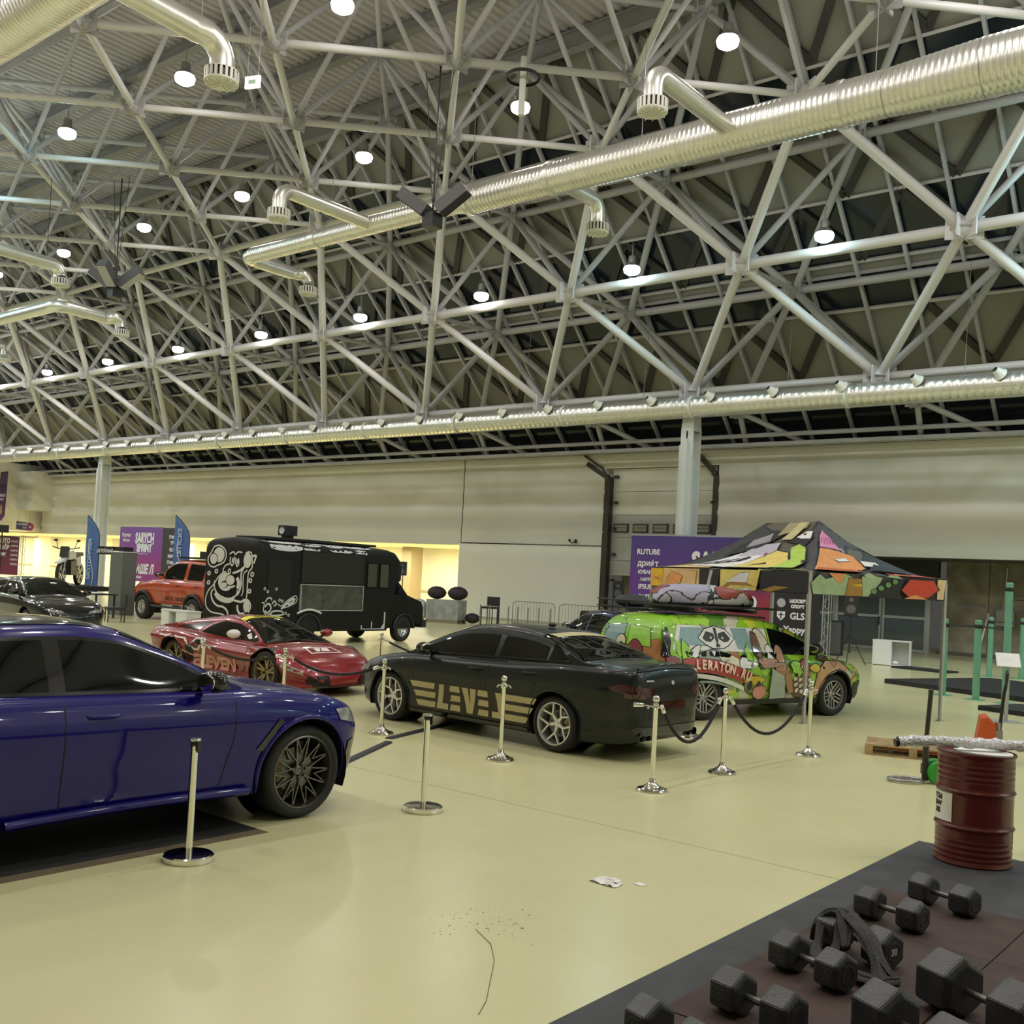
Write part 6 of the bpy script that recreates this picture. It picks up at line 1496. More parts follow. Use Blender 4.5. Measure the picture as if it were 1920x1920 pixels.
Bf([(.64, -.6), (.70, -.1), (.88, -.1), (.92, -.5), (.84, -.9), (.70, -.92)], PR); Bf([(.66, -.98), (.74, -.78), (.84, -.98)], PO, .006); Bf([(.52, -.04), (.60, .06), (.66, -.1)], PS, .006); Bf([(.92, -.95), (.97, -.95), (.985, -.02), (.92, -.02)], ('print_cream', (.68, .52, .28)), .01)
# ================================================================ banners
def gradmat(name, stops, axis='Z', z0=0.0, z1=4.0, x=False):
    M = bpy.data.materials.new(name); M.use_nodes = True; nt = M.node_tree; B = nt.nodes['Principled BSDF']; B.inputs['Roughness'].default_value = .55
    tc = nt.nodes.new('ShaderNodeTexCoord'); sx = nt.nodes.new('ShaderNodeSeparateXYZ'); nt.links.new(tc.outputs['Object'], sx.inputs[0])
    mr = nt.nodes.new('ShaderNodeMapRange'); mr.inputs[1].default_value = z0; mr.inputs[2].default_value = z1; nt.links.new(sx.outputs[axis], mr.inputs[0])
    nz = nd(nt, 'ShaderNodeTexNoise'); nz.inputs['Scale'].default_value = 3; nt.links.new(tc.outputs['Object'], nz.inputs['Vector'])
    ad = nt.nodes.new('ShaderNodeMath'); ad.operation = 'MULTIPLY_ADD'; ad.inputs[1].default_value = .25; nt.links.new(nz.outputs['Fac'], ad.inputs[0]); 
    sb = nt.nodes.new('ShaderNodeMath'); sb.operation = 'SUBTRACT'; sb.inputs[1].default_value = .12; nt.links.new(mr.outputs[0], sb.inputs[0]); nt.links.new(sb.outputs[0], ad.inputs[2])
    r = nt.nodes.new('ShaderNodeValToRGB'); e = r.color_ramp.elements
    for k, (p, c) in enumerate(stops):
        q = e[k] if k < 2 else e.new(p); q.position = p; q.color = (*c, 1)
    nt.links.new(ad.outputs[0], r.inputs[0]); nt.links.new(r.outputs[0], B.inputs['Base Color']); return M
M_wtxt = mat('white_print', (.80, .78, .82), .5)
def lettering(t, s, x, z, size, bold=.01, y=-.03, **k):
    vs, fs = textmesh(s, size, bold, **k); mb = MB(); mb.add([(x+a, y, z+b) for a, b, c in vs], fs)
    if fs: part('lettering', mb, M_wtxt, t)
def truss_leg(t, x, y, h, w=.22, b0=0.0):
    mb = MB()
    for dx_, dy_ in ((-w/2, -w/2), (w/2, -w/2), (w/2, w/2), (-w/2, w/2)): mb.tube([(x+dx_, y+dy_, b0), (x+dx_, y+dy_, h)], .02, 6)
    k = 0; z = 0
    while z < h-.25:
        mb.tube([(x-w/2, y-w/2, z), (x+w/2, y-w/2, z+.25)] if k % 2 else [(x+w/2, y-w/2, z), (x-w/2, y-w/2, z+.25)], .01, 5); mb.tube([(x-w/2, y-w/2, z), (x-w/2, y+w/2, z+.25)], .01, 5); z += .25; k += 1
    part('truss_leg', mb, M_alu, t, 60)
t = thing('event_backdrop', 'wide purple and black sponsor backdrop with SARYCH lettering behind the canopy tent', 'banner', (-21.43, 33.2, .185))
t.scale = (.912, .912, .912)
part('banner_panel', MB().box(0, 3.0, -.02, .02, .25, 4.12), gradmat('purple_print', [(0, (.26, .05, .24)), (.35, (.15, .04, .28)), (1, (.075, .045, .22))]), t)
part('banner_panel', MB().box(3.0, 6.3, -.021, .019, .25, 4.11), gradmat('maroon_print', [(0, (.20, .03, .04)), (.45, (.30, .03, .06)), (.62, (.10, .03, .16)), (1, (.07, .04, .21))]), t)
part('banner_panel', MB().box(6.3, 8.25, -.02, .02, .25, 4.1), mat('black_print', (.02, .018, .022), .55, noise=.2), t)
part('banner_frame', MB().box(-.05, 8.3, .02, .08, 4.10, 4.18), M_alu, t); truss_leg(t, 8.45, .15, 4.0, b0=-.2); truss_leg(t, .1, .3, 4.0, b0=-.2)
for s_, x, z, sz in (('RUTUBE', .85, 3.45, .30), ('дрифт', .85, 2.98, .34), ('КУБАНЬ', .80, 2.62, .20), ('/ МОТОР', .85, 2.32, .16), ('IPSUM', .80, 2.02, .27), ('БАЛТ', .75, 1.62, .20), ('ГРАНД', .78, 1.42, .14), ('GALA', .95, 1.02, .28)): lettering(t, s_, x, z, sz)
mb = MB(); mb.prism(blob(.5, 1.04, .14, .16, 6), -.035, -.03, Matrix(((1, 0, 0, 0), (0, 0, 1, 0), (0, 1, 0, 0), (0, 0, 0, 1)))); part('logo', mb, M_wtxt, t)
lettering(t, 'SARYCH', 4.35, 3.12, .95, .05, sx=.82); lettering(t, 'SPRINT', 4.35, 2.45, .62, .04); lettering(t, 'ЛЕТО', 4.6, 1.5, .8, .04, shear=.2)
for s_, x, z, sz in (('МОСКВА', 7.45, 1.78, .17), ('СПОРТ', 7.4, 1.58, .15), ('GLS', 7.4, 1.22, .34), ('Yappy', 7.3, .72, .34)): lettering(t, s_, x, z, sz, .012)
mb = MB(); Mx = Matrix(((1, 0, 0, 0), (0, 0, 1, 0), (0, 1, 0, 0), (0, 0, 0, 1))); mb.prism(blob(6.75, 1.70, .17, .17, 18), -.035, -.03, Mx); part('logo', mb, mat('grey_print', (.45, .45, .47), .5), t)
mb = MB(); mb.prism([(6.60, 1.38), (6.92, 1.38), (6.92, 1.18), (6.76, 1.04), (6.60, 1.18)], -.035, -.03, Mx); part('logo', mb, M_wtxt, t)
mb = MB(); mb.prism([(6.66, 1.28), (6.86, 1.28), (6.86, 1.24), (6.66, 1.24)], -.04, -.036, Mx); mb.prism([(6.74, 1.35), (6.78, 1.35), (6.78, 1.10), (6.74, 1.10)], -.04, -.036, Mx); part('logo_cross', mb, M_trim2, t)
# left sponsor banner
t = thing('event_backdrop', 'purple sponsor backdrop with SARYCH lettering behind the orange pickup', 'banner', (-57.8, 33.2, 0), 0)
part('banner_panel', MB().box(0, 4.6, -.02, .02, .75, 3.95), gradmat('purple_print_b', [(0, (.22, .06, .30)), (.4, (.36, .05, .20)), (.65, (.26, .07, .32)), (1, (.20, .09, .34))]), t)
part('banner_panel', MB().box(4.6, 6.5, -.02, .02, .75, 3.92), mat('charcoal_print', (.055, .05, .055), .55), t); truss_leg(t, 6.75, .1, 4.1); truss_leg(t, .2, .2, 3.9)
for s_, x, z, sz in (('Портал', .75, 3.45, .28), ('Ипсум', .75, 3.15, .24), ('Флаг', .75, 2.60, .34)): lettering(t, s_, x, z, sz)
lettering(t, 'SARYCH', 2.75, 3.25, .85, .05, sx=.62); lettering(t, 'SPRINT', 2.75, 2.72, .66, .05, sx=.75); lettering(t, 'НАШЕ Л', 2.7, 1.45, .70, .04, shear=.25, sx=.8); lettering(t, '* * * * * *', 2.7, 2.30, .25); lettering(t, 'WAYLINE.RU', 2.1, 1.0, .18)
for k, s_ in enumerate(('Яппи', 'ТВ', 'GLS', 'Мото', 'Старт', 'Пит', 'Трек')): lettering(t, s_, 5.6, 3.4-.36*k, .28, .012)
part('green_skirt', MB().box(2.4, 6.4, .0, .04, 0, .74), mat('green_cloth', (.06, .20, .05), .6), t)
# far maroon banner at the left edge
t = thing('roll_banner', 'maroon and purple poster banner on a truss at the far left', 'banner', (-81.4, 37.2, 0), R(12))
part('banner_panel', MB().box(-1.9, 1.6, -.02, .02, .3, 3.3), gradmat('maroon_poster', [(0, (.20, .03, .07)), (.5, (.18, .04, .10)), (1, (.12, .05, .12))]), t); truss_leg(t, 1.9, .1, 3.4)
part('truss_arm', MB().box(1.6, 3.6, .05, .1, 3.25, 3.32), M_alu, t)
for k, s_ in enumerate(('МОТО', 'ДРАЙВ', 'шоу')): lettering(t, s_, -.2, 2.9-.5*k, .5-.08*k, .03)
for k in range(6): lettering(t, 'партнёр', 1.1, 2.9-.35*k, .2)
# hanging pennant and direction sign
t = thing('wall_pennant', 'long dark purple pennant with a pointed end hanging on the left wall block', 'pennant', (-78.5, 35.45, 0))
mb = MB(); mb.prism([(-.55, 8.0), (.62, 8.05), (.50, 4.75), (-.05, 4.35), (-.68, 4.75)], -.02, .02, Mx); part('cloth', mb, gradmat('dark_purple_cloth', [(0, (.12, .03, .12)), (1, (.05, .025, .06))], 'Z', 4.3, 8), t); lettering(t, 'SARYCH', -.05, 6.25, .28, .01); lettering(t, 'SPRINT', -.05, 5.95, .2, .005)
mb = MB(); mb.prism(blob(-.08, 5.2, .16, .38, 12), -.03, -.025, Mx); part('emblem', mb, mat('orange_print', (.50, .30, .12), .5), t)
t = thing('direction_sign', 'small blue and red arrow sign hanging over the far left opening', 'sign', (-78.0, 37.0, 0))
mb = MB(); mb.prism([(-1.3, 3.85), (1.0, 3.72), (1.35, 3.85), (1.5, 4.02), (1.35, 4.2), (1.0, 4.32), (-1.3, 4.45)], -.04, .0, Mx); part('sign_board', mb, gradmat('blue_red_print', [(0, (.05, .04, .20)), (.55, (.08, .04, .18)), (1, (.50, .05, .06))], 'X', -1.3, 1.5), t)
lettering(t, '< Регистрация', -.35, 4.22, .26, .008, y=-.05); lettering(t, 'выход', .1, 3.96, .2, .005, y=-.05); lettering(t, '++', .95, 4.0, .3, .02, y=-.05)
mb = MB(); mb.tube([(-1, -.02, 4.4), (-1, -.02, 5.2)], .01, 5); mb.tube([(.8, -.02, 4.3), (.8, -.02, 5.2)], .01, 5); part('hanger_wire', mb, M_house, t)
# feather flags
M_flag = mat('flag_blue', (.10, .19, .47), .6, noise=.05)
def flag(label, x, y, h, w, txt, rz, mirror_, zb):
    t = thing('feather_flag', label, 'flag', (x, y, 0), rz, 'blue feather flags')
    pole = [(w/2, 0, 0), (w/2, 0, h*.62), (w/2-.02, 0, h*.78)]+[(w/2-w*.95*math.sin(a)**1.6, 0, h*.78+h*.22*math.sin(a)) for a in [R(15*k) for k in range(1, 7)]]
    mb = MB(); mb.tube(pole, .018, 8); part('pole', mb, M_blackp, t, 60)
    mb = MB(); vs = []; fs = []; n = 26
    for k in range(n+1):
        f = k/n; z = zb+(h-zb)*f
        if z < h*.78: xr = w/2
        else:
            s_ = min(1, (z-h*.78)/(h*.22)); a = math.asin(s_); xr = w/2-w*.95*math.sin(a)**1.6
        xl = -w/2+.03*math.sin(f*5)
        for j in range(5): vs.append((xl+(max(xr, xl+.01)-xl)*j/4, .03*math.sin(f*9+j), z-(.12*(1-j/4) if k == 0 else 0)))
    for k in range(n):
        for j in range(4): fs.append((k*5+j, k*5+j+1, (k+1)*5+j+1, (k+1)*5+j))
    mb.add(vs, fs); part('flag_cloth', mb, M_flag, t, 60)
    vs, fs = textmesh(txt, w*.36, .006); mb = MB(); sg = 1 if mirror_ else -1
    mb.add([(-.10*w+sg*b, -.055, zb+(h*.86-zb)*.52+a) for a, b, c in vs], fs); part('flag_lettering', mb, mat('flag_print', (.55, .68, .85), .5), t)
    mb = MB(); P = [(w*.22*math.sin(k*.5), -.06, zb+(h*.8-zb)*k/12) for k in range(1, 12)]; mb.tube(P, .014, 5); part('flag_swoosh', mb, M_wtxt, t, 60)
    part('foot', MB().box(w/2-.3, w/2+.3, -.3, .3, 0, .03), M_black, t)
flag('blue feather flag with pale lettering left of the grey column', -40.2, 21.9, 3.75, .78, 'МОТОРАМА', R(12), False, .62)
flag('blue feather flag with mirrored ARCTIC TRUCKS lettering before the purple backdrop', -34.9, 22.6, 3.82, .88, 'ARCTIC TRUCKS', R(8), True, .9)
# ================================================================ left exhibition items
t = thing('flatbed_stage', 'long black low trailer bed with black side lockers at the left', 'trailer', (-38.2, 20.0, 0), R(-2))
part('bed', MB().box(-9, 1.4, -1.0, 1.0, .78, .95), M_blackp, t); part('bed_edge', MB().box(-9, 1.4, -1.04, -1.0, .90, .95), M_alu, t)
part('side_locker', MB().box(-1.6, 1.3, -.98, -.2, .12, .76), M_black, t); part('side_locker', MB().box(-2.7, -1.75, -.9, -.3, .30, .76), M_black, t)
for x in (-2.4, -6.4): wheel(t, x, -.82, .30, .2, .18, 'steel', M_gr, -1)
lettering(t, 'ТРЕЙЛЕР-СЕРВИС', -.3, .68, .16, .004, y=-1.0)
mb = MB(); mb.tube([(1.3, -.9, 0), (1.3, -.9, .8)], .03, 8); part('support_leg', mb, M_alu, t)
t = thing('dirt_bike', 'black and white motorcycle standing on the trailer bed, half behind the blue flag', 'motorcycle', (-37.6, 19.65, .95), R(-48)); t.scale = (1.25, 1.25, 1.3)
for x in (-.68, .72):
    o = wheel(t, x, 0, .33, .10, .26, 'double5', M_gr, 1)
    o.location.z = .33
for nm, pts, r_, M_ in (('fork', [(.72, .06, .33), (.48, .06, 1.0)], .025, M_gr), ('fork', [(.72, -.06, .33), (.48, -.06, 1.0)], .025, M_gr), ('handlebar', [(.40, .40, 1.10), (.46, .2, 1.05), (.46, -.2, 1.05), (.40, -.40, 1.10)], .016, M_black), ('swing_arm', [(-.68, .05, .33), (-.1, .05, .42)], .03, M_gr), ('exhaust', [(-.1, -.1, .4), (-.5, -.14, .55), (-.75, -.14, .72)], .05, M_black)):
    mb = MB(); mb.tube(pts, r_, 8); part(nm, mb, M_, t, 60)
for nm, P, hw, M_ in (('tank', [(-.05, .78), (.42, .74), (.46, .95), (.15, 1.02), (-.08, .90)], .13, M_whitepaint), ('seat', [(-.78, .88), (-.05, .82), (.02, .92), (-.70, .98)], .10, M_black), ('engine', [(-.18, .30), (.28, .30), (.34, .70), (-.12, .74)], .14, M_black), ('front_mudguard', [(.50, .70), (1.05, .62), (1.05, .66), (.55, .78)], .07, M_whitepaint), ('side_cover', [(-.55, .60), (-.1, .55), (-.08, .80), (-.5, .86)], .12, M_whitepaint), ('number_plate', [(.50, .80), (.60, .82), (.52, 1.12), (.44, 1.08)], .12, M_black)):
    mb = MB(); mb.prism(P, -hw, hw, Mx); part(nm, mb, M_, t)
for s_ in (-1, 1):
    mb = MB(); mb.tube([(.42, s_*.25, 1.08), (.38, s_*.3, 1.26)], .01, 6); mb.sphere((.37, s_*.33, 1.29), .06, 10, 8, .6); part('rear_view_mirror', mb, M_black, t, 60)
t = thing('exhaust_cabinet', 'tall grey cabinet with a black arm reaching left over it', 'cabinet', (-35.0, 20.3, 0), R(5))
part('body', MB().box(-.36, .36, -.3, .3, 0, 2.28), mat('mid_grey_cabinet', (.16, .17, .17), .5, noise=.05), t); part('top_edge', MB().box(-.38, .38, -.32, .32, 2.28, 2.31), M_whitepaint, t)
part('arm', MB().box(-1.3, .25, -.2, .2, 2.33, 2.48), M_black, t); part('arm_sign', MB().box(-1.3, -.35, -.23, -.19, 2.18, 2.44), M_black, t); lettering(t, 'ДЕТЕЙЛИНГ', -.82, 2.30, .16, .006, y=-.24)
part('arm_bracket', MB().prism([(-.9, 2.3), (-.1, 2.3), (-.1, 1.9)], -.1, .1, Mx), M_black, t)
t = thing('work_table', 'dark table draped with a white sheet beside the tall grey cabinet', 'table', (-33.9, 18.6, 0), R(5))
for x in (-.7, .7):
    for y in (-.35, .35): part('leg', MB().box(x-.025, x+.025, y-.025, y+.025, 0, .78), M_black, t)
part('table_top', MB().box(-.8, .8, -.42, .42, .78, .82), M_black, t)
mb = MB(); mb.add([(-.5, -.44, .83), (.5, -.44, .83), (.4, .3, .84), (-.5, .3, .84), (-.2, -.46, .5), (.72, -.5, .48)], [(0, 1, 2, 3), (0, 4, 5, 1)]); part('white_sheet', mb, M_paper, t)
def stool(label, x, y, rz=0, cat='chair', h=.48):
    t = thing('black_chair', label, cat, (x, y, 0), rz)
    part('seat', MB().box(-.3, .3, -.28, .28, h-.09, h), M_blackp, t); part('backrest', MB().box(-.3, .3, .24, .32, h+.02, h+.42), M_blackp, t)
    for a in (-.27, .27):
        for b in (-.25, .25): part('leg', MB().box(a-.015, a+.015, b-.015, b+.015, 0, h-.09), M_black, t)
stool('black padded chair standing before the tall grey cabinet', -31.2, 17.9, R(-20))
t = thing('low_white_cabinet', 'low white counter with an open middle and two small taps before the orange pickup', 'cabinet', (-28.3, 18.45, 0), R(6))
part('top', MB().box(-.62, .62, -.28, .28, .52, .56), M_whitepaint, t); part('side_panel', MB().box(-.60, -.57, -.27, .27, 0, .52), M_whitepaint, t); part('side_panel', MB().box(.57, .60, -.27, .27, 0, .52), M_whitepaint, t); part('back_panel', MB().box(-.57, .57, .24, .27, 0, .52), M_whitepaint, t)
part('door', MB().box(-.57, -.25, -.28, -.26, .03, .51), M_whitepaint, t); part('door', MB().box(.10, .57, -.28, -.26, .03, .51), M_whitepaint, t); part('divider', MB().box(.08, .10, -.26, .24, .0, .52), M_whitepaint, t); part('divider', MB().box(-.25, -.23, -.26, .24, .0, .52), M_whitepaint, t)
for x in (-.1, .15):
    mb = MB(); mb.tube([(x, .1, .56), (x, .1, .68), (x, .0, .70)], .015, 8); part('tap', mb, M_chrome, t, 60)
# ================================================================ items along the far wall
def barrier(label, x, y, rz, w=2.1):
    t = thing('crowd_barrier', label, 'barrier', (x, y, 0), rz, 'steel crowd barriers')
    mb = MB(); P = [(-w/2, 0, .16), (-w/2, 0, .95), (-w/2+.05, 0, 1.05), (-w/2+.18, 0, 1.1), (w/2-.18, 0, 1.1), (w/2-.05, 0, 1.05), (w/2, 0, .95), (w/2, 0, .16), (-w/2, 0, .16)]
    mb.tube(P, .02, 8); part('frame', mb, M_gr, t, 60)
    for k in range(13):
        mb = MB(); xx_ = -w/2+w*(k+1)/14; mb.tube([(xx_, 0, .16), (xx_, 0, 1.1)], .009, 6); part('bar', mb, M_gr, t, 60)
    for s_ in (-1, 1):
        mb = MB(); mb.tube([(s_*(w/2-.1), -.28, .02), (s_*(w/2-.1), -.2, .10), (s_*(w/2-.1), 0, .17), (s_*(w/2-.1), .2, .10), (s_*(w/2-.1), .28, .02)], .018, 6); mb.tube([(s_*w/2, 0, 0), (s_*w/2, 0, .2)], .02, 6); part('foot', mb, M_gr, t, 60)
barrier('grey crowd barrier by the cream wall, left of two, behind belt posts', -27.55, 35.2, R(8)); barrier('grey crowd barrier by the cream wall, right of two', -25.25, 35.5, R(8))
for k, (x, y, lb) in enumerate(((-28.75, 33.1, 'first'), (-28.32, 33.2, 'second'), (-27.42, 33.35, 'fourth'), (-27.0, 33.45, 'fifth'), (-26.58, 33.6, 'sixth'), (-26.2, 33.85, 'seventh'), (-25.8, 34.1, 'eighth'))):
    t = thing('parked_belt_post', 'thin silver belt post before the crowd barriers, %s from the left' % lb, 'stanchion', (x, y, 0), 0, 'belt posts parked before the barriers')
    mb = MB(); mb.lathe([(.001, 0), (.17, 0), (.17, .03), (.05, .05), (.001, .05)], 20); part('base', mb, M_chrome, t, 40)
    mb = MB(); mb.lathe([(.03, .05), (.03, .9), (.001, .92)], 12); part('pole', mb, M_gr, t, 40)
t = thing('parked_belt_post', 'thick black post among the belt posts, third from the left', 'stanchion', (-27.85, 33.2, 0), 0)
mb = MB(); mb.lathe([(.001, 0), (.17, 0), (.17, .03), (.06, .05), (.055, .86), (.001, .88)], 16); part('pole', mb, M_blackp, t, 40)
t = thing('office_chair', 'black swivel chair seen from behind over the sedan roof', 'chair', (-21.3, 30.3, 0), R(35))
mb = MB(); P = [(-.27, .50), (.27, .50), (.24, 1.02), (.18, 1.08), (-.18, 1.08), (-.24, 1.02)]; mb.prism(P, -.30, -.23, Mx); part('backrest', mb, M_blackp, t)
part('seat', MB().box(-.27, .27, -.24, .27, .42, .52), M_blackp, t)
for s_ in (-1, 1):
    mb = MB(); mb.tube([(s_*.27, .1, .48), (s_*.33, .1, .6), (s_*.33, .1, .7), (s_*.33, -.15, .7)], .022, 6); part('armrest', mb, M_black, t, 60)
mb = MB(); mb.tube([(0, 0, .42), (0, 0, .08)], .03, 8); part('gas_column', mb, M_black, t)
for k in range(5):
    a = 2*math.pi*k/5; mb = MB(); mb.tube([(0, 0, .10), (.3*math.cos(a), .3*math.sin(a), .06)], .02, 6); mb.sphere((.3*math.cos(a), .3*math.sin(a), .03), .03, 8, 6); part('castor_arm', mb, M_black, t, 60)
def pa_speaker(label, x, y, rz, zb, s=1.0):
    t = thing('speaker_stand', label.replace('loudspeaker', 'speaker stand').replace('black box', 'black tripod'), 'stand', (x, y, 0), rz)
    mb = MB(); mb.tube([(0, 0, .35), (0, 0, zb)], .022, 8); part('pole', mb, M_black, t)
    for k in range(3):
        a = 2*math.pi*k/3+.4; mb = MB(); mb.tube([(0, 0, .95), (.52*math.cos(a), .52*math.sin(a), .012)], .014, 6); part('leg', mb, M_black, t); mb = MB(); mb.tube([(0, 0, .4), (.26*math.cos(a), .26*math.sin(a), .48)], .01, 6); part('brace', mb, M_black, t)
    u = thing('loudspeaker', label, 'loudspeaker', (x, y, zb), rz)
    mb = MB(); mb.prism([(-.2*s, -.17*s), (.2*s, -.17*s), (.15*s, .17*s), (-.15*s, .17*s)], 0, .66*s); part('cabinet', mb, M_blackp, u)
    mb = MB(); mb.lathe([(.001, .0), (.13*s, .0), (.14*s, .01)], 20, T(0, -.175*s, .20*s) @ RX(R(90))); part('woofer', mb, M_spk, u)
    mb = MB(); mb.lathe([(.001, .0), (.06*s, .0), (.07*s, .01)], 16, T(0, -.175*s, .48*s) @ RX(R(90))); part('tweeter', mb, M_spk, u)
pa_speaker('black box loudspeaker on a tripod under the canopy before the glass doors', -12.0, 31.0, R(20), 1.50, 1.0)
pa_speaker('black box loudspeaker on a tripod by the sectional door', -24.6, 37.3, R(20), 1.45, 1.15)
pa_speaker('black box loudspeaker on a tripod behind the food truck cab', -33.6, 33.2, R(30), 1.95, .95)
t = thing('floor_speaker', 'black speaker box standing on the floor right of the purple backdrop', 'loudspeaker', (-14.2, 35.2, 0), R(15))
part('cabinet', MB().box(-.3, .3, -.3, .3, 0, 1.2), M_blackp, t); part('grille', MB().box(-.27, .27, -.315, -.30, .05, 1.15), M_spk, t)
t = thing('white_counter', 'white counter with an open shelf standing before the glass doors', 'cabinet', (-11.25, 32.55, 0), R(14))
part('top', MB().box(-.56, .56, -.27, .27, .75, .78), M_whitepaint, t); part('side_panel', MB().box(-.55, -.52, -.26, .26, 0, .75), M_whitepaint, t); part('side_panel', MB().box(.52, .55, -.26, .26, 0, .75), M_whitepaint, t)
part('door', MB().box(-.52, .0, -.27, -.25, .02, .75), M_whitepaint, t); part('divider', MB().box(-.01, .01, -.25, .26, 0, .75), M_whitepaint, t); part('back_panel', MB().box(-.52, .52, .24, .26, 0, .75), M_whitepaint, t); part('bottom_panel', MB().box(.01, .52, -.26, .24, .01, .04), M_whitepaint, t)
mb = MB(); mb.sphere((.12, -.12, .10), .1, 10, 8, .6); tt = thing('crumpled_bag', 'crumpled pale bag lying in the open shelf of the white counter', 'bag', (-11.25, 32.55, 0), R(14)); mb.v = [(a, b, max(c-.0, .045)) for a, b, c in mb.v]; part('bag', mb, M_paper, tt, 60)
t = thing('wall_box', 'grey electrical box on the raw concrete wall in the recess', 'box', (-10.3, 41.9, 1.55)); part('box_body', MB().box(-.32, .32, -.12, 0, -.3, .3), mat('box_grey', (.36, .36, .34), .5), t); mb = MB(); mb.tube([(-.1, -.05, .3), (-.05, -.05, .9), (0, -.05, 1.9)], .03, 6); part('conduit', mb, M_gr, t)
t = thing('white_pole', 'thin white pole leaning on the concrete wall behind the green posts', 'pole', (-11.0, 41.3, 0)); mb = MB(); mb.tube([(-.1, 0, .02), (.12, .5, 1.7)], .03, 8); part('pole', mb, M_whitepaint, t)
# stacks behind the truck nose
t = thing('wrapped_pallet', 'grey film-wrapped pallet load behind the food truck nose', 'load', (-30.9, 33.3, 0), R(20))
part('load', MB().box(-.75, .75, -.5, .5, .14, 1.0), mat('wrapped_grey', (.36, .38, .35), .4, noise=.3, nscale=3, bump=.4, bscale=8), t)
for k in range(3): part('skid', MB().box(-.75, .75, -.5+.44*k, -.38+.44*k, 0, .14), mat('grey_wood', (.25, .2, .12), .7) if k == 0 else bpy.data.materials['grey_wood'], t)
t = thing('white_sack', 'white film bundle standing left of the grey pallet load', 'sack', (-31.9, 32.6, 0)); mb = MB(); mb.sphere((0, 0, .5), .38, 14, 10, 1.3); mb.v = [(a+.06*math.sin(c*9), b, max(c, .0)) for a, b, c in mb.v]; part('sack', mb, mat('white_film', (.62, .64, .60), .35, bump=.5, bscale=10), t, 60)
for k, (x, y, z, r_) in enumerate(((-31.35, 33.13, 1.285, .38), (-30.42, 33.47, 1.30, .40), (-29.75, 33.75, .26, .30))):
    t = thing('black_bundle', ('black wrapped bundle on the left half of the grey pallet load', 'black wrapped bundle on the right half of the grey pallet load', 'black wrapped bundle on the floor right of the grey pallet load')[k], 'bundle', (x, y, z)); mb = MB(); mb.sphere((0, 0, 0), r_, 12, 8, .75); mb.v = [(a*1.2, b, c) for a, b, c in mb.v]; part('bundle', mb, mat('dark_bundle', (.03, .022, .025), .7, bump=.5, bscale=12) if k == 0 else bpy.data.materials['dark_bundle'], t, 60)
stool('small black chair right of the grey pallet load', -28.95, 33.95, R(10), h=.82)
# ================================================================ calisthenics posts and black mats
M_green = mat('mint_green_post', (.15, .38, .25), .45, noise=.05); M_mat = mat('black_foam_mat', (.018, .018, .02), .75, bump=.2, bscale=60, noise=.3)
def bigmat(label, L0, dirdeg, w, d, h):
    a = R(dirdeg); t = thing('foam_mat', label, 'mat', (L0[0], L0[1], 0), a); part('mat_body', MB().box(0, w, 0, d, 0, h), M_mat, t)
    part('mat_seam', MB().box(w*.5-.01, w*.5+.01, .0, d, h, h+.004), M_gap, t); return t
bigmat('large black foam mat on the floor behind the green posts', (-9.0, 25.6), -19, 11, 4.2, .11)
bigmat('black foam mat at the right edge before the green posts', (-5.75, 21.6), -19, 6, 1.4, .09)
bigmat('thin black mat strip behind the green posts by the white counter', (-10.9, 31.5), -12, 1.7, .8, .05)
def gpost(label, x, y, h, z0=0.0, r_=.075):
    t = thing('green_post', label, 'post', (x, y, 0), 0, 'mint green exercise posts')
    mb = MB(); mb.lathe([(r_, .012), (r_, h-.02), (r_-.02, h), (.001, h)], 20); part('post', mb, M_green, t, 40)
    part('foot_plate', MB().box(-.17, .17, -.17, .17, 0, .014), M_green, t)
    mb = MB(); mb.lathe([(r_+.012, h-.18), (r_+.018, h-.17), (r_+.018, h-.11), (r_+.012, h-.10)], 20); part('clamp', mb, M_black, t, 40)
    return t
gpost('short mint green post with a black clamp, leftmost', -7.15, 24.0, 1.70); gpost('short mint green post, second from the left, on the mat front edge', -6.38, 23.75, 1.72)
gpost('far mint green post behind the black mat', -8.15, 31.6, 1.70); gpost('tallest mint green post near the right edge', -5.75, 23.6, 2.55); gpost('far mint green post at the right edge behind the tallest one', -7.35, 31.8, 1.72); gpost('pale mint green post hidden behind the tallest one', -7.75, 31.9, 1.5)
def xbar(label, a, b, r_=.02):
    t = thing('exercise_bar', label, 'bar', a, 0, 'black exercise bars'); mb = MB(); mb.tube([(0, 0, 0), tuple(b[i]-a[i] for i in range(3))], r_, 8); part('bar', mb, M_black, t)
xbar('black bar between the two leftmost green posts', (-7.03, 23.95, 1.57), (-6.50, 23.78, 1.58)); xbar('black bar from the second green post to the tallest one', (-6.28, 23.72, 1.58), (-5.86, 23.62, 1.56)); xbar('black bar running back between far green posts', (-8.03, 31.65, 1.57), (-7.5, 31.75, 1.56)); xbar('black bar high on the tallest green post leaving the picture', (-5.64, 23.58, 2.2), (-2.6, 23.0, 2.22))
def sign_stand(label, x, y, rz):
    t = thing('info_stand', label, 'sign', (x, y, 0), rz)
    part('foot', MB().box(-.25, .25, -.2, .2, 0, .012), M_alu, t); mb = MB(); mb.box(-.03, .03, -.02, .02, .012, 1.06); part('post', mb, M_alu, t)
    Mq = T(0, 0, 1.10) @ RX(R(55)); part('plate', MB().box(-.2, .2, -.14, .14, -.006, .006, Mq), M_whitepaint, t)
    mb = MB(); 
    for k in range(4): mb.box(-.13, .13-.04*k, .05-.03*k-.003, .05-.03*k+.003, .0065, .007, Mq)
    part('print_lines', mb, M_gr, t)
sign_stand('white info plate on a slim steel stand at the right edge', -4.85, 20.0, R(28))
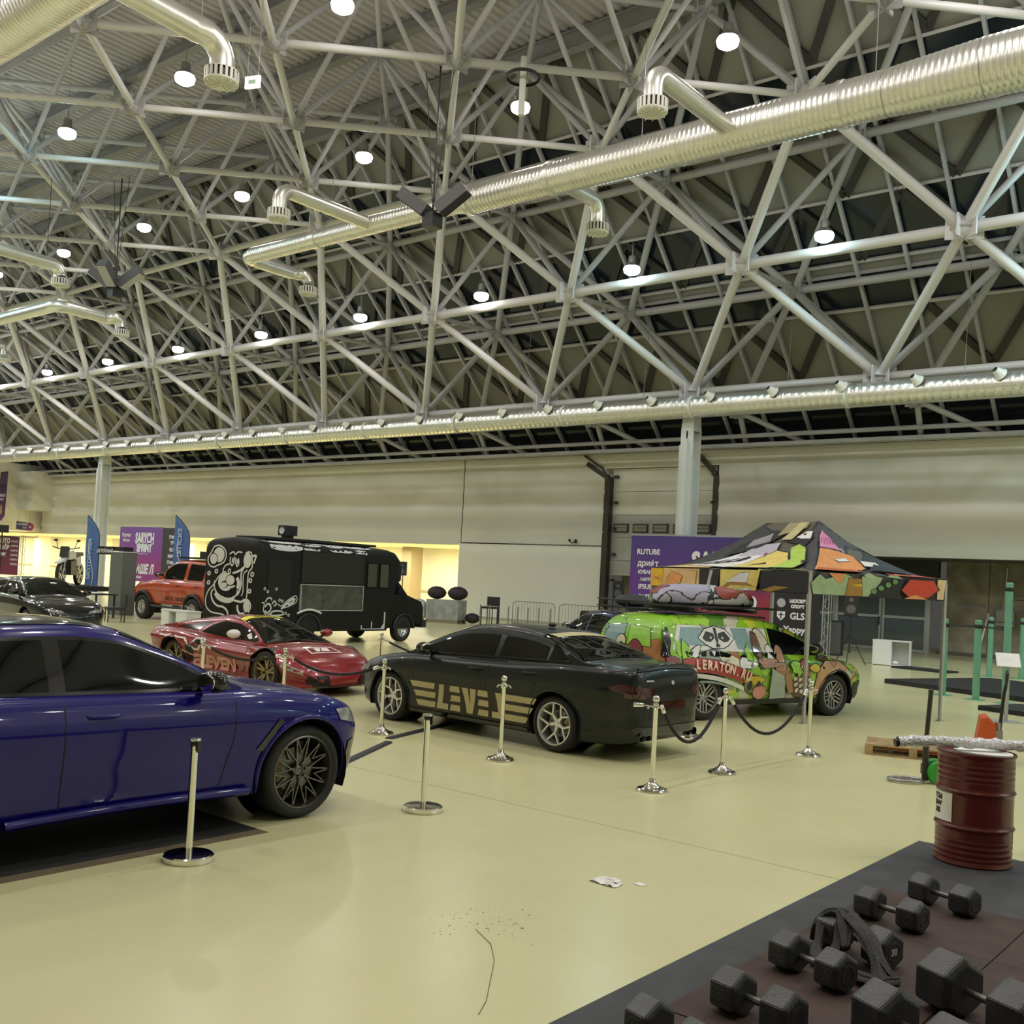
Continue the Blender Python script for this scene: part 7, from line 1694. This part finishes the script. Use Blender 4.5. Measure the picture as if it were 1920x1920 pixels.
t = thing('roll_banner', 'narrow purple banner edge at the right picture border', 'banner', (-5.95, 27.2, .116), R(-20)); part('banner_panel', MB().box(0, .9, -.01, .01, .1, 2.9), M_flag if 0 else gradmat('violet_print', [(0, (.08, .06, .24)), (1, (.16, .14, .40))]), t); part('foot', MB().box(0, .9, -.15, .15, 0, .09), M_alu, t)
t = thing('dark_wall_panel', 'dark square board hung in the recess behind the tallest green post', 'panel', (-8.35, 41.3, 1.5)); part('board', MB().box(-.5, .5, -.03, 0, -.6, .5), M_black, t)
# ================================================================ pallet, pallet jack, sled
M_wood = mat('pallet_wood', (.42, .30, .15), .7, noise=.3, nscale=5, bump=.3, bscale=30)
t = thing('wooden_pallet', 'flat wooden pallet lying on the floor behind the red drum', 'pallet', (-4.62, 14.35, 0), R(18))
for k in range(6): part('deck_board', MB().box(-.6, .6, -.4+.135*k, -.4+.135*k+.11, .122, .144), M_wood, t)
for x in (-.55, 0, .55):
    for y in (-.35, 0, .35): part('block', MB().box(x-.05, x+.05, y-.05, y+.05, .022, .10), M_wood, t)
    part('cross_board', MB().box(x-.05, x+.05, -.4, .4, .10, .122), M_wood, t)
for y in (-.35, 0, .35): part('bottom_board', MB().box(-.6, .6, y-.05, y+.05, 0, .022), M_wood, t)
M_jack = mat('orange_jack_paint', (.62, .10, .02), .4, noise=.15)
t = thing('pallet_jack', 'orange pallet jack with a black handle standing behind the red drum', 'pallet jack', (-3.98, 14.75, 0), R(18))
for y in (-.2, .2): part('fork', MB().box(-1.12, 0, y-.08, y+.08, .055, .095), M_jack, t)
mb = MB(); mb.prism([(0, .055), (.26, .055), (.26, .50), (.16, .60), (.08, .58)], -.27, .27, Mx); part('head', mb, M_jack, t)
mb = MB(); mb.lathe([(.04, .42), (.04, .52), (.001, .52)], 12, T(.3, 0, 0)); mb.box(.24, .36, -.09, .09, .12, .42); part('pump', mb, M_gr, t, 40)
for y in (-.07, .07):
    mb = MB(); mb.lathe([(.001, -.03), (.09, -.03), (.09, .03), (.001, .03)], 20, T(.30, y, .09) @ RX(R(90))); part('steer_wheel', mb, M_gr, t, 40)
for y in (-.2, .2):
    mb = MB(); mb.lathe([(.001, -.05), (.04, -.05), (.04, .05), (.001, .05)], 14, T(-1.02, y, .04) @ RX(R(90))); part('load_roller', mb, M_gr, t, 40)
mb = MB(); mb.tube([(.32, 0, .34), (.36, 0, .9), (.38, 0, 1.02)], .022, 8); part('handle_shaft', mb, M_black, t, 60)
mb = MB(); mb.tube([(.38, 0, 1.0), (.385, -.07, 1.08), (.39, -.09, 1.17), (.39, 0, 1.21), (.39, .09, 1.17), (.385, .07, 1.08), (.38, 0, 1.0)], .016, 8); part('handle_grip', mb, M_black, t, 60)
t = thing('push_sled', 'black upright pole with a flat wheel ring and green wheels beside the red drum', 'exercise machine', (-3.82, 12.31, 0), R(38))
mb = MB(); mb.tube([(0, 0, .03), (.0, 0, .5)], .035, 10); mb.tube([(0, 0, .5), (.03, 0, 1.04)], .026, 10); mb.sphere((.03, 0, 1.05), .032, 10, 8); part('handle_pole', mb, mat('dark_pole', (.03, .028, .015), .45), t, 60)
mb = MB(); P = [(-.22+.19*math.cos(2*math.pi*k/24), .14*math.sin(2*math.pi*k/24), .03) for k in range(25)]; mb.tube(P, .018, 8); mb.tube([(-.41, 0, .03), (0, 0, .03)], .016, 6); mb.tube([(-.3, -.12, .03), (-.14, .12, .03)], .012, 6); mb.tube([(-.3, .12, .03), (-.14, -.12, .03)], .012, 6); part('wheel_ring', mb, M_gr, t, 60)
M_gw = mat('bright_green_plastic', (.03, .32, .03), .4)
for y in (-.06, .10):
    mb = MB(); mb.lathe([(.03, -.03), (.12, -.035), (.135, -.02), (.135, .02), (.12, .035), (.03, .03)], 28, T(.14, y, .135) @ RX(R(90))); part('green_wheel', mb, M_gw, t, 40)
    mb = MB(); mb.lathe([(.001, -.04), (.03, -.04), (.03, .04), (.001, .04)], 12, T(.14, y, .135) @ RX(R(90))); part('wheel_hub', mb, M_black, t, 40)
part('frame', MB().box(-.03, .16, -.03, .06, .10, .22), M_black, t)
# ================================================================ red drum, tube and papers
t = thing('oil_drum', 'dark red steel oil drum with a white label standing on the grey mat', 'drum', (-2.37, 8.92, .022), R(0))
prof = [(.001, .03), (.27, .03), (.29, .0), (.298, .01), (.292, .03)]
z = .03
def ripple(z): 
    return .0016*math.sin(z*2*math.pi/.045) if (.05 < z < .20 or .66 < z < .80) else 0
zz = .04
while zz < .84:
    r_ = .288+ripple(zz)
    for zc in (.295, .575): r_ += .014*math.exp(-((zz-zc)/.014)**2)
    prof.append((r_, zz)); zz += .006
prof += [(.288, .845), (.296, .86), (.30, .872), (.296, .88), (.284, .88), (.282, .862), (.001, .862)]
mb = MB(); mb.lathe(prof, 64); part('drum_body', mb, M_red, t, 50)
mb = MB(); mb.lathe([(.001, .866), (.03, .866), (.034, .874), (.03, .882), (.001, .884)], 16, T(.12, .16, 0)); part('bung', mb, M_red, t, 40)
# wrap-round label
def wrap(a0, a1, z0, z1, r_, M_, nm, root):
    mb = MB(); vs = []; fs = []; n = 14
    for k in range(n+1):
        a = a0+(a1-a0)*k/n
        for zq in (z0, z1): vs.append((r_*math.cos(a), r_*math.sin(a), zq))
    for k in range(n): fs.append((2*k, 2*k+2, 2*k+3, 2*k+1))
    mb.add(vs, fs); part(nm, mb, M_, root, 60)
cdir = math.atan2(-8.9, 2.4)
wrap(cdir-R(100), cdir-R(34), .33, .555, .2925, M_paper, 'paper_label', t)
mbx = MB()
for k, s_ in enumerate(('ГСМ', '20W', '205')):
    vs, fs = textmesh(s_, .055, .003)
    for v in [0]:
        o = len(mbx.v); pts = []
        for a_, b_, c_ in vs:
            an = cdir-R(66)+a_/.29; pts.append((.2945*math.cos(an), .2945*math.sin(an), .51-.055*k+b_))
        mbx.add(pts, fs)
part('label_print', mbx, M_trim2, t)
t = thing('plastic_lid', 'white paper plate lying on top of the red drum under the silver tube', 'plate', (-2.30, 8.84, .9025)); mb = MB(); mb.lathe([(.001, .006), (.19, .006), (.22, .014), (.22, .002), (.001, .0)], 28, Matrix.Diagonal((1, .8, 1, 1))); part('plate', mb, M_paper, t, 50)
M_bub = mat('silver_bubble_wrap', (.78, .78, .80), .25, metal=.35, bump=1.0, bscale=55, noise=.4, nscale=40)
t = thing('foil_tube', 'crinkled silver bubble-wrap tube lying across the red drum', 'tube', (-2.37, 8.92, .958))
P = []; rr_ = []
for k in range(41):
    f = k/40; s_ = -.62+1.57*f; P.append((s_*.77, s_*.63-.06, .0+.012*math.cos(s_*2.2)-(.05*max(0, -s_-.5)**1.2*3))); rr_.append(.043*(1+.10*math.sin(k*2.3)+.06*math.sin(k*5.1)))
mb = MB(); mb.tube(P, rr_, 16, False); 
for i in range(len(mb.v)):
    v = mb.v[i]; mb.v[i] = (v[0], v[1], v[2]+.004*math.sin(v[0]*90+v[1]*70))
part('foil_sleeve', mb, M_bub, t, 60)
mb = MB(); mb.tube([Vector(P[0])+Vector((-.02, -.016, -.01)), P[1]], .034, 14); part('tube_mouth', mb, M_black, t)
# ================================================================ mats and dumbbells in the foreground
M_gmat = mat('grey_rubber_mat', (.048, .048, .053), .75, noise=.25, nscale=4, bump=.25, bscale=90)
t = thing('rubber_floor_mat', 'large dark grey rubber mat under the dumbbells and the red drum', 'mat', (0, 0, 0))
part('mat_sheet', MB().box(-2.9, 3.5, -1.5, 9.26, 0.0005, .02), M_gmat, t)
t = thing('rubber_tile_floor', 'brown red rubber tiles laid on the grey mat under the dumbbells', 'tiles', (0, 0, 0))
M_tile = mat('brown_rubber_tile', (.062, .034, .028), .8, noise=.35, nscale=3, bump=.3, bscale=120)
for i in range(4):
    for j in range(8):
        x0, y0 = -2.6+1.0*i, 7.50-1.0*(j+1); g = .004
        mb = MB(); mb.box(x0+g, x0+1-g, y0+g, y0+1-g, .0205, .034+.0012*((i*3+j) % 3)); part('tile', mb, M_tile, t)
M_hex = mat('worn_rubber_hex', (.036, .038, .040), .30, noise=.35, nscale=7, bump=.2, bscale=60)
def dumbbell(label, a, b, s, z0=.036, tilt=0.0, num=None):
    # a, b: floor points under the two heads; s: width across flats
    a = Vector((*a, 0)); b = Vector((*b, 0)); c = (a+b)/2; L_ = (b-a).length; an = math.atan2((b-a).y, (b-a).x)
    t = thing('hex_dumbbell', label, 'dumbbell', (c.x, c.y, z0), an, 'black hex dumbbells on the mat')
    Rr = s/math.sqrt(3); hl = s*.40
    for sg in (-1, 1):
        mb = MB(); secs = ((-hl, .80), (-hl*.82, .97), (-hl*.7, 1), (hl*.7, 1), (hl*.82, .97), (hl, .80)); vs = []; fs = []
        for (u, k) in secs:
            for q in range(6): a_ = R(60*q+tilt+30)-R(30); vs.append((sg*L_/2+u, Rr*k*math.cos(a_), s/2+Rr*k*math.sin(a_)))
        for i in range(5):
            for q in range(6): fs.append((i*6+q, i*6+(q+1) % 6, (i+1)*6+(q+1) % 6, (i+1)*6+q))
        fs.append(tuple(range(6))); fs.append(tuple(30+q for q in range(5, -1, -1))); mb.add(vs, fs)
        me = mb.mesh('hex_head'); bm_ = bmesh.new(); bm_.from_mesh(me); bmesh.ops.bevel(bm_, geom=bm_.edges[:], offset=.004, segments=2, affect='EDGES'); bm_.to_mesh(me); bm_.free()
        o = link('hex_head', me, M_hex, t)
        mb = MB(); mb.lathe([(s*.20, hl+.001), (s*.24, hl+.004), (s*.28, hl+.001)], 24, T(sg*L_/2, 0, s/2) @ RY(R(90*sg))); part('face_ring', mb, M_hex, t, 50)
        if num:
            vs, fs = textmesh(num, s*.26, .003); mb = MB(); mb.add([(sg*L_/2+sg*(hl+.002), sg*p[0], s/2+p[1]) for p in vs], fs); part('weight_number', mb, mat('number_grey', (.45, .45, .43), .5) if 'number_grey' not in bpy.data.materials else bpy.data.materials['number_grey'], t)
    mb = MB(); x1 = L_/2-hl*.9; mb.lathe([(.016, -x1), (.0165, -x1*.5), (.0185, 0), (.0165, x1*.5), (.016, x1)], 16, T(0, 0, s/2) @ RY(R(90))); part('handle', mb, mat('steel_handle', (.16, .155, .15), .4, metal=.8) if 'steel_handle' not in bpy.data.materials else bpy.data.materials['steel_handle'], t, 50)
    return t
dumbbell('black hex dumbbell farthest back, nearest the red drum', (-2.26, 7.36), (-1.97, 7.28), .185, tilt=30)
dumbbell('black hex dumbbell second from the drum, dusty pale top faces', (-2.40, 6.74), (-2.11, 6.68), .185, tilt=30)
dumbbell('black hex dumbbell marked 30 in the middle of the row', (-2.34, 6.02), (-2.03, 5.92), .20, tilt=30, num='30')
dumbbell('black hex dumbbell with silver tape patches, under the knotted cloth', (-2.38, 5.47), (-2.08, 5.38), .195, tilt=30)
dumbbell('black hex dumbbell with flaking paint, second nearest on the left row', (-2.33, 4.72), (-2.04, 4.66), .20, tilt=30)
dumbbell('black hex dumbbell cut by the bottom edge at left', (-2.44, 4.12), (-2.15, 4.05), .195, tilt=30)
dumbbell('largest black hex dumbbell at bottom right, one head in view', (-1.56, 5.55), (-1.18, 5.37), .275, tilt=30)
dumbbell('large black hex dumbbell cut by the bottom edge at right', (-1.66, 4.92), (-1.30, 4.75), .26, tilt=30)
# flaking highlights stay geometry-free: the paint is only worn. Knotted dark cloth strap over two dumbbells
M_cloth = mat('dark_grey_cloth', (.045, .043, .042), .85, bump=.5, bscale=70, noise=.3, nscale=12)
t = thing('knotted_cloth', 'dark grey knotted cloth strap draped over the middle dumbbells', 'cloth', (-2.2, 5.75, .036))
def fold(P, w_, th_, seed, nf=5):
    # a cloth strip: flattened tube with lengthwise folds, following P
    Q = []
    P = [Vector(p) for p in P]
    for k in range(len(P)-1):
        p0, p1, p2, p3 = P[max(k-1, 0)], P[k], P[k+1], P[min(k+2, len(P)-1)]
        for j in range(6):
            f = j/6; Q.append(.5*((2*p1)+(p2-p0)*f+(2*p0-5*p1+4*p2-p3)*f*f+(3*p1-p0-3*p2+p3)*f**3))
    Q.append(P[-1]); n = 28; vs = []; fs = []
    for i, q in enumerate(Q):
        d = (Q[min(i+1, len(Q)-1)]-Q[max(i-1, 0)]).normalized(); sd = d.cross(Vector((0, 0, 1)))
        sd = sd.normalized() if sd.length > .1 else Vector((1, 0, 0)); up_ = sd.cross(d)
        wi = w_*(.8+.25*math.sin(i*.35+seed))*(.55 if i in (0, len(Q)-1) else 1)
        for k in range(n):
            a_ = 2*math.pi*k/n; rr = 1+.16*math.sin(nf*a_+seed+i*.05)+.07*math.sin(2*nf*a_+i*.12)
            p = q+sd*wi*rr*math.cos(a_)+up_*th_*rr*math.sin(a_); p.z = max(p.z, .002); vs.append(p)
    for i in range(len(Q)-1):
        for k in range(n): fs.append((i*n+k, i*n+(k+1) % n, (i+1)*n+(k+1) % n, (i+1)*n+k))
    fs.append(tuple(range(n))); fs.append(tuple((len(Q)-1)*n+k for k in range(n-1, -1, -1)))
    mb = MB(); mb.add(vs, fs); return mb
for i, (P, w_, h_, nf) in enumerate((([(-.26, .24, .02), (-.24, .24, .12), (-.17, .24, .20), (-.09, .22, .215), (-.02, .12, .17), (.03, .0, .10)], .035, .02, 5),
                                    ([(-.16, .30, .20), (-.06, .26, .215), (.04, .17, .20), (.13, .05, .17), (.22, -.05, .12), (.33, -.12, .05)], .05, .022, 6),
                                    ([(-.20, .22, .15), (-.17, .10, .07), (-.13, -.02, .035), (-.06, -.10, .03), (.02, -.13, .03)], .04, .02, 5),
                                    ([(-.10, .20, .17), (-.05, .06, .08), (-.05, -.06, .035), (-.12, -.14, .03)], .035, .018, 4),
                                    ([(.36, -.10, .04), (.26, -.18, .035), (.12, -.16, .03), (-.02, -.12, .03)], .05, .025, 5),
                                    ([(-.04, .20, .22), (.08, .08, .20), (.17, -.03, .16), (.26, -.14, .08), (.30, -.20, .04)], .035, .02, 4))):
    part('cloth_fold', fold(P, w_, h_, i*1.3, nf), M_cloth, t, 60)
# litter and scuffs on the floor
t = thing('paper_scrap', 'crumpled white paper scrap lying on the open floor', 'litter', (-4.05, 6.15, 0)); mb = MB(); rs = random.Random(3); n = 7; vs = []; fs = []
for i in range(n):
    for j in range(n): vs.append((-.11+.22*i/(n-1)+.02*rs.random(), -.07+.14*j/(n-1)+.02*rs.random(), .002+.022*rs.random()*(1 if 0 < i < n-1 else .3)))
for i in range(n-1):
    for j in range(n-1):
        if (i+j*3) % 7 != 6: fs.append((i*n+j, (i+1)*n+j, (i+1)*n+j+1, i*n+j+1))
mb.add(vs, fs); part('paper', mb, M_paper, t)
t = thing('paper_scrap', 'tiny white paper shred right of the larger scrap', 'litter', (-3.86, 6.3, 0)); part('paper', MB().prism([(-.04, -.02), (.03, -.03), (.05, .02), (-.02, .03)], .001, .005), M_paper, t)
t = thing('floor_thread', 'thin dark curly thread lying on the floor at bottom centre', 'thread', (0, 0, 0)); mb = MB(); mb.tube([(-4.02, 4.74, .003), (-3.8, 4.62, .003), (-3.62, 4.44, .003), (-3.46, 4.22, .003), (-3.30, 4.0, .003), (-3.22, 3.85, .003)], .0018, 5); part('thread', mb, mat('thread_brown', (.12, .10, .05), .7), t)
t = thing('dirt_specks', 'scatter of small dark dirt specks on the floor at bottom centre', 'dirt', (0, 0, 0)); mb = MB(); rs = random.Random(11)
for k in range(70):
    x, y = -4.05+rs.gauss(0, .16), 4.85+rs.gauss(0, .18); r_ = .0015+.004*rs.random()**2; mb.prism([(x+r_*math.cos(a_)*(1+rs.random()), y+r_*math.sin(a_)) for a_ in (0, 1.3, 2.6, 3.9, 5.2)], .0005, .002)
o = part('specks', mb, mat('dirt_brown', (.16, .14, .08), .8), t); t['kind'] = 'stuff'
# small far items at the very left
t = thing('info_monitor', 'small black screen on a stand at the far left edge', 'screen', (-62.3, 28.2, 0), R(10)); part('screen', MB().box(-.6, .6, -.05, .05, 3.2, 3.65), M_black, t); mb = MB(); mb.tube([(0, .05, 0), (0, .05, 3.2)], .04, 6); part('pole', mb, M_black, t)
t = thing('green_brush', 'dark green bristly brush head at the right edge beyond the mat', 'brush', (-2.0, 9.75, 0)); mb = MB(); mb.sphere((0, 0, .1), .085, 12, 8); 
for k in range(160):
    a = rng.uniform(0, 6.28); b = rng.uniform(-.9, 1.5); d = Vector((math.cos(a)*math.cos(b), math.sin(a)*math.cos(b), math.sin(b))); mb.tube([Vector((0, 0, .1))+d*.08, Vector((0, 0, .1))+d*.118], .004, 4)
mb.v = [(a, b, max(c, .002)) for a, b, c in mb.v]; part('bristles', mb, mat('dark_green_bristle', (.02, .05, .02), .7), t)
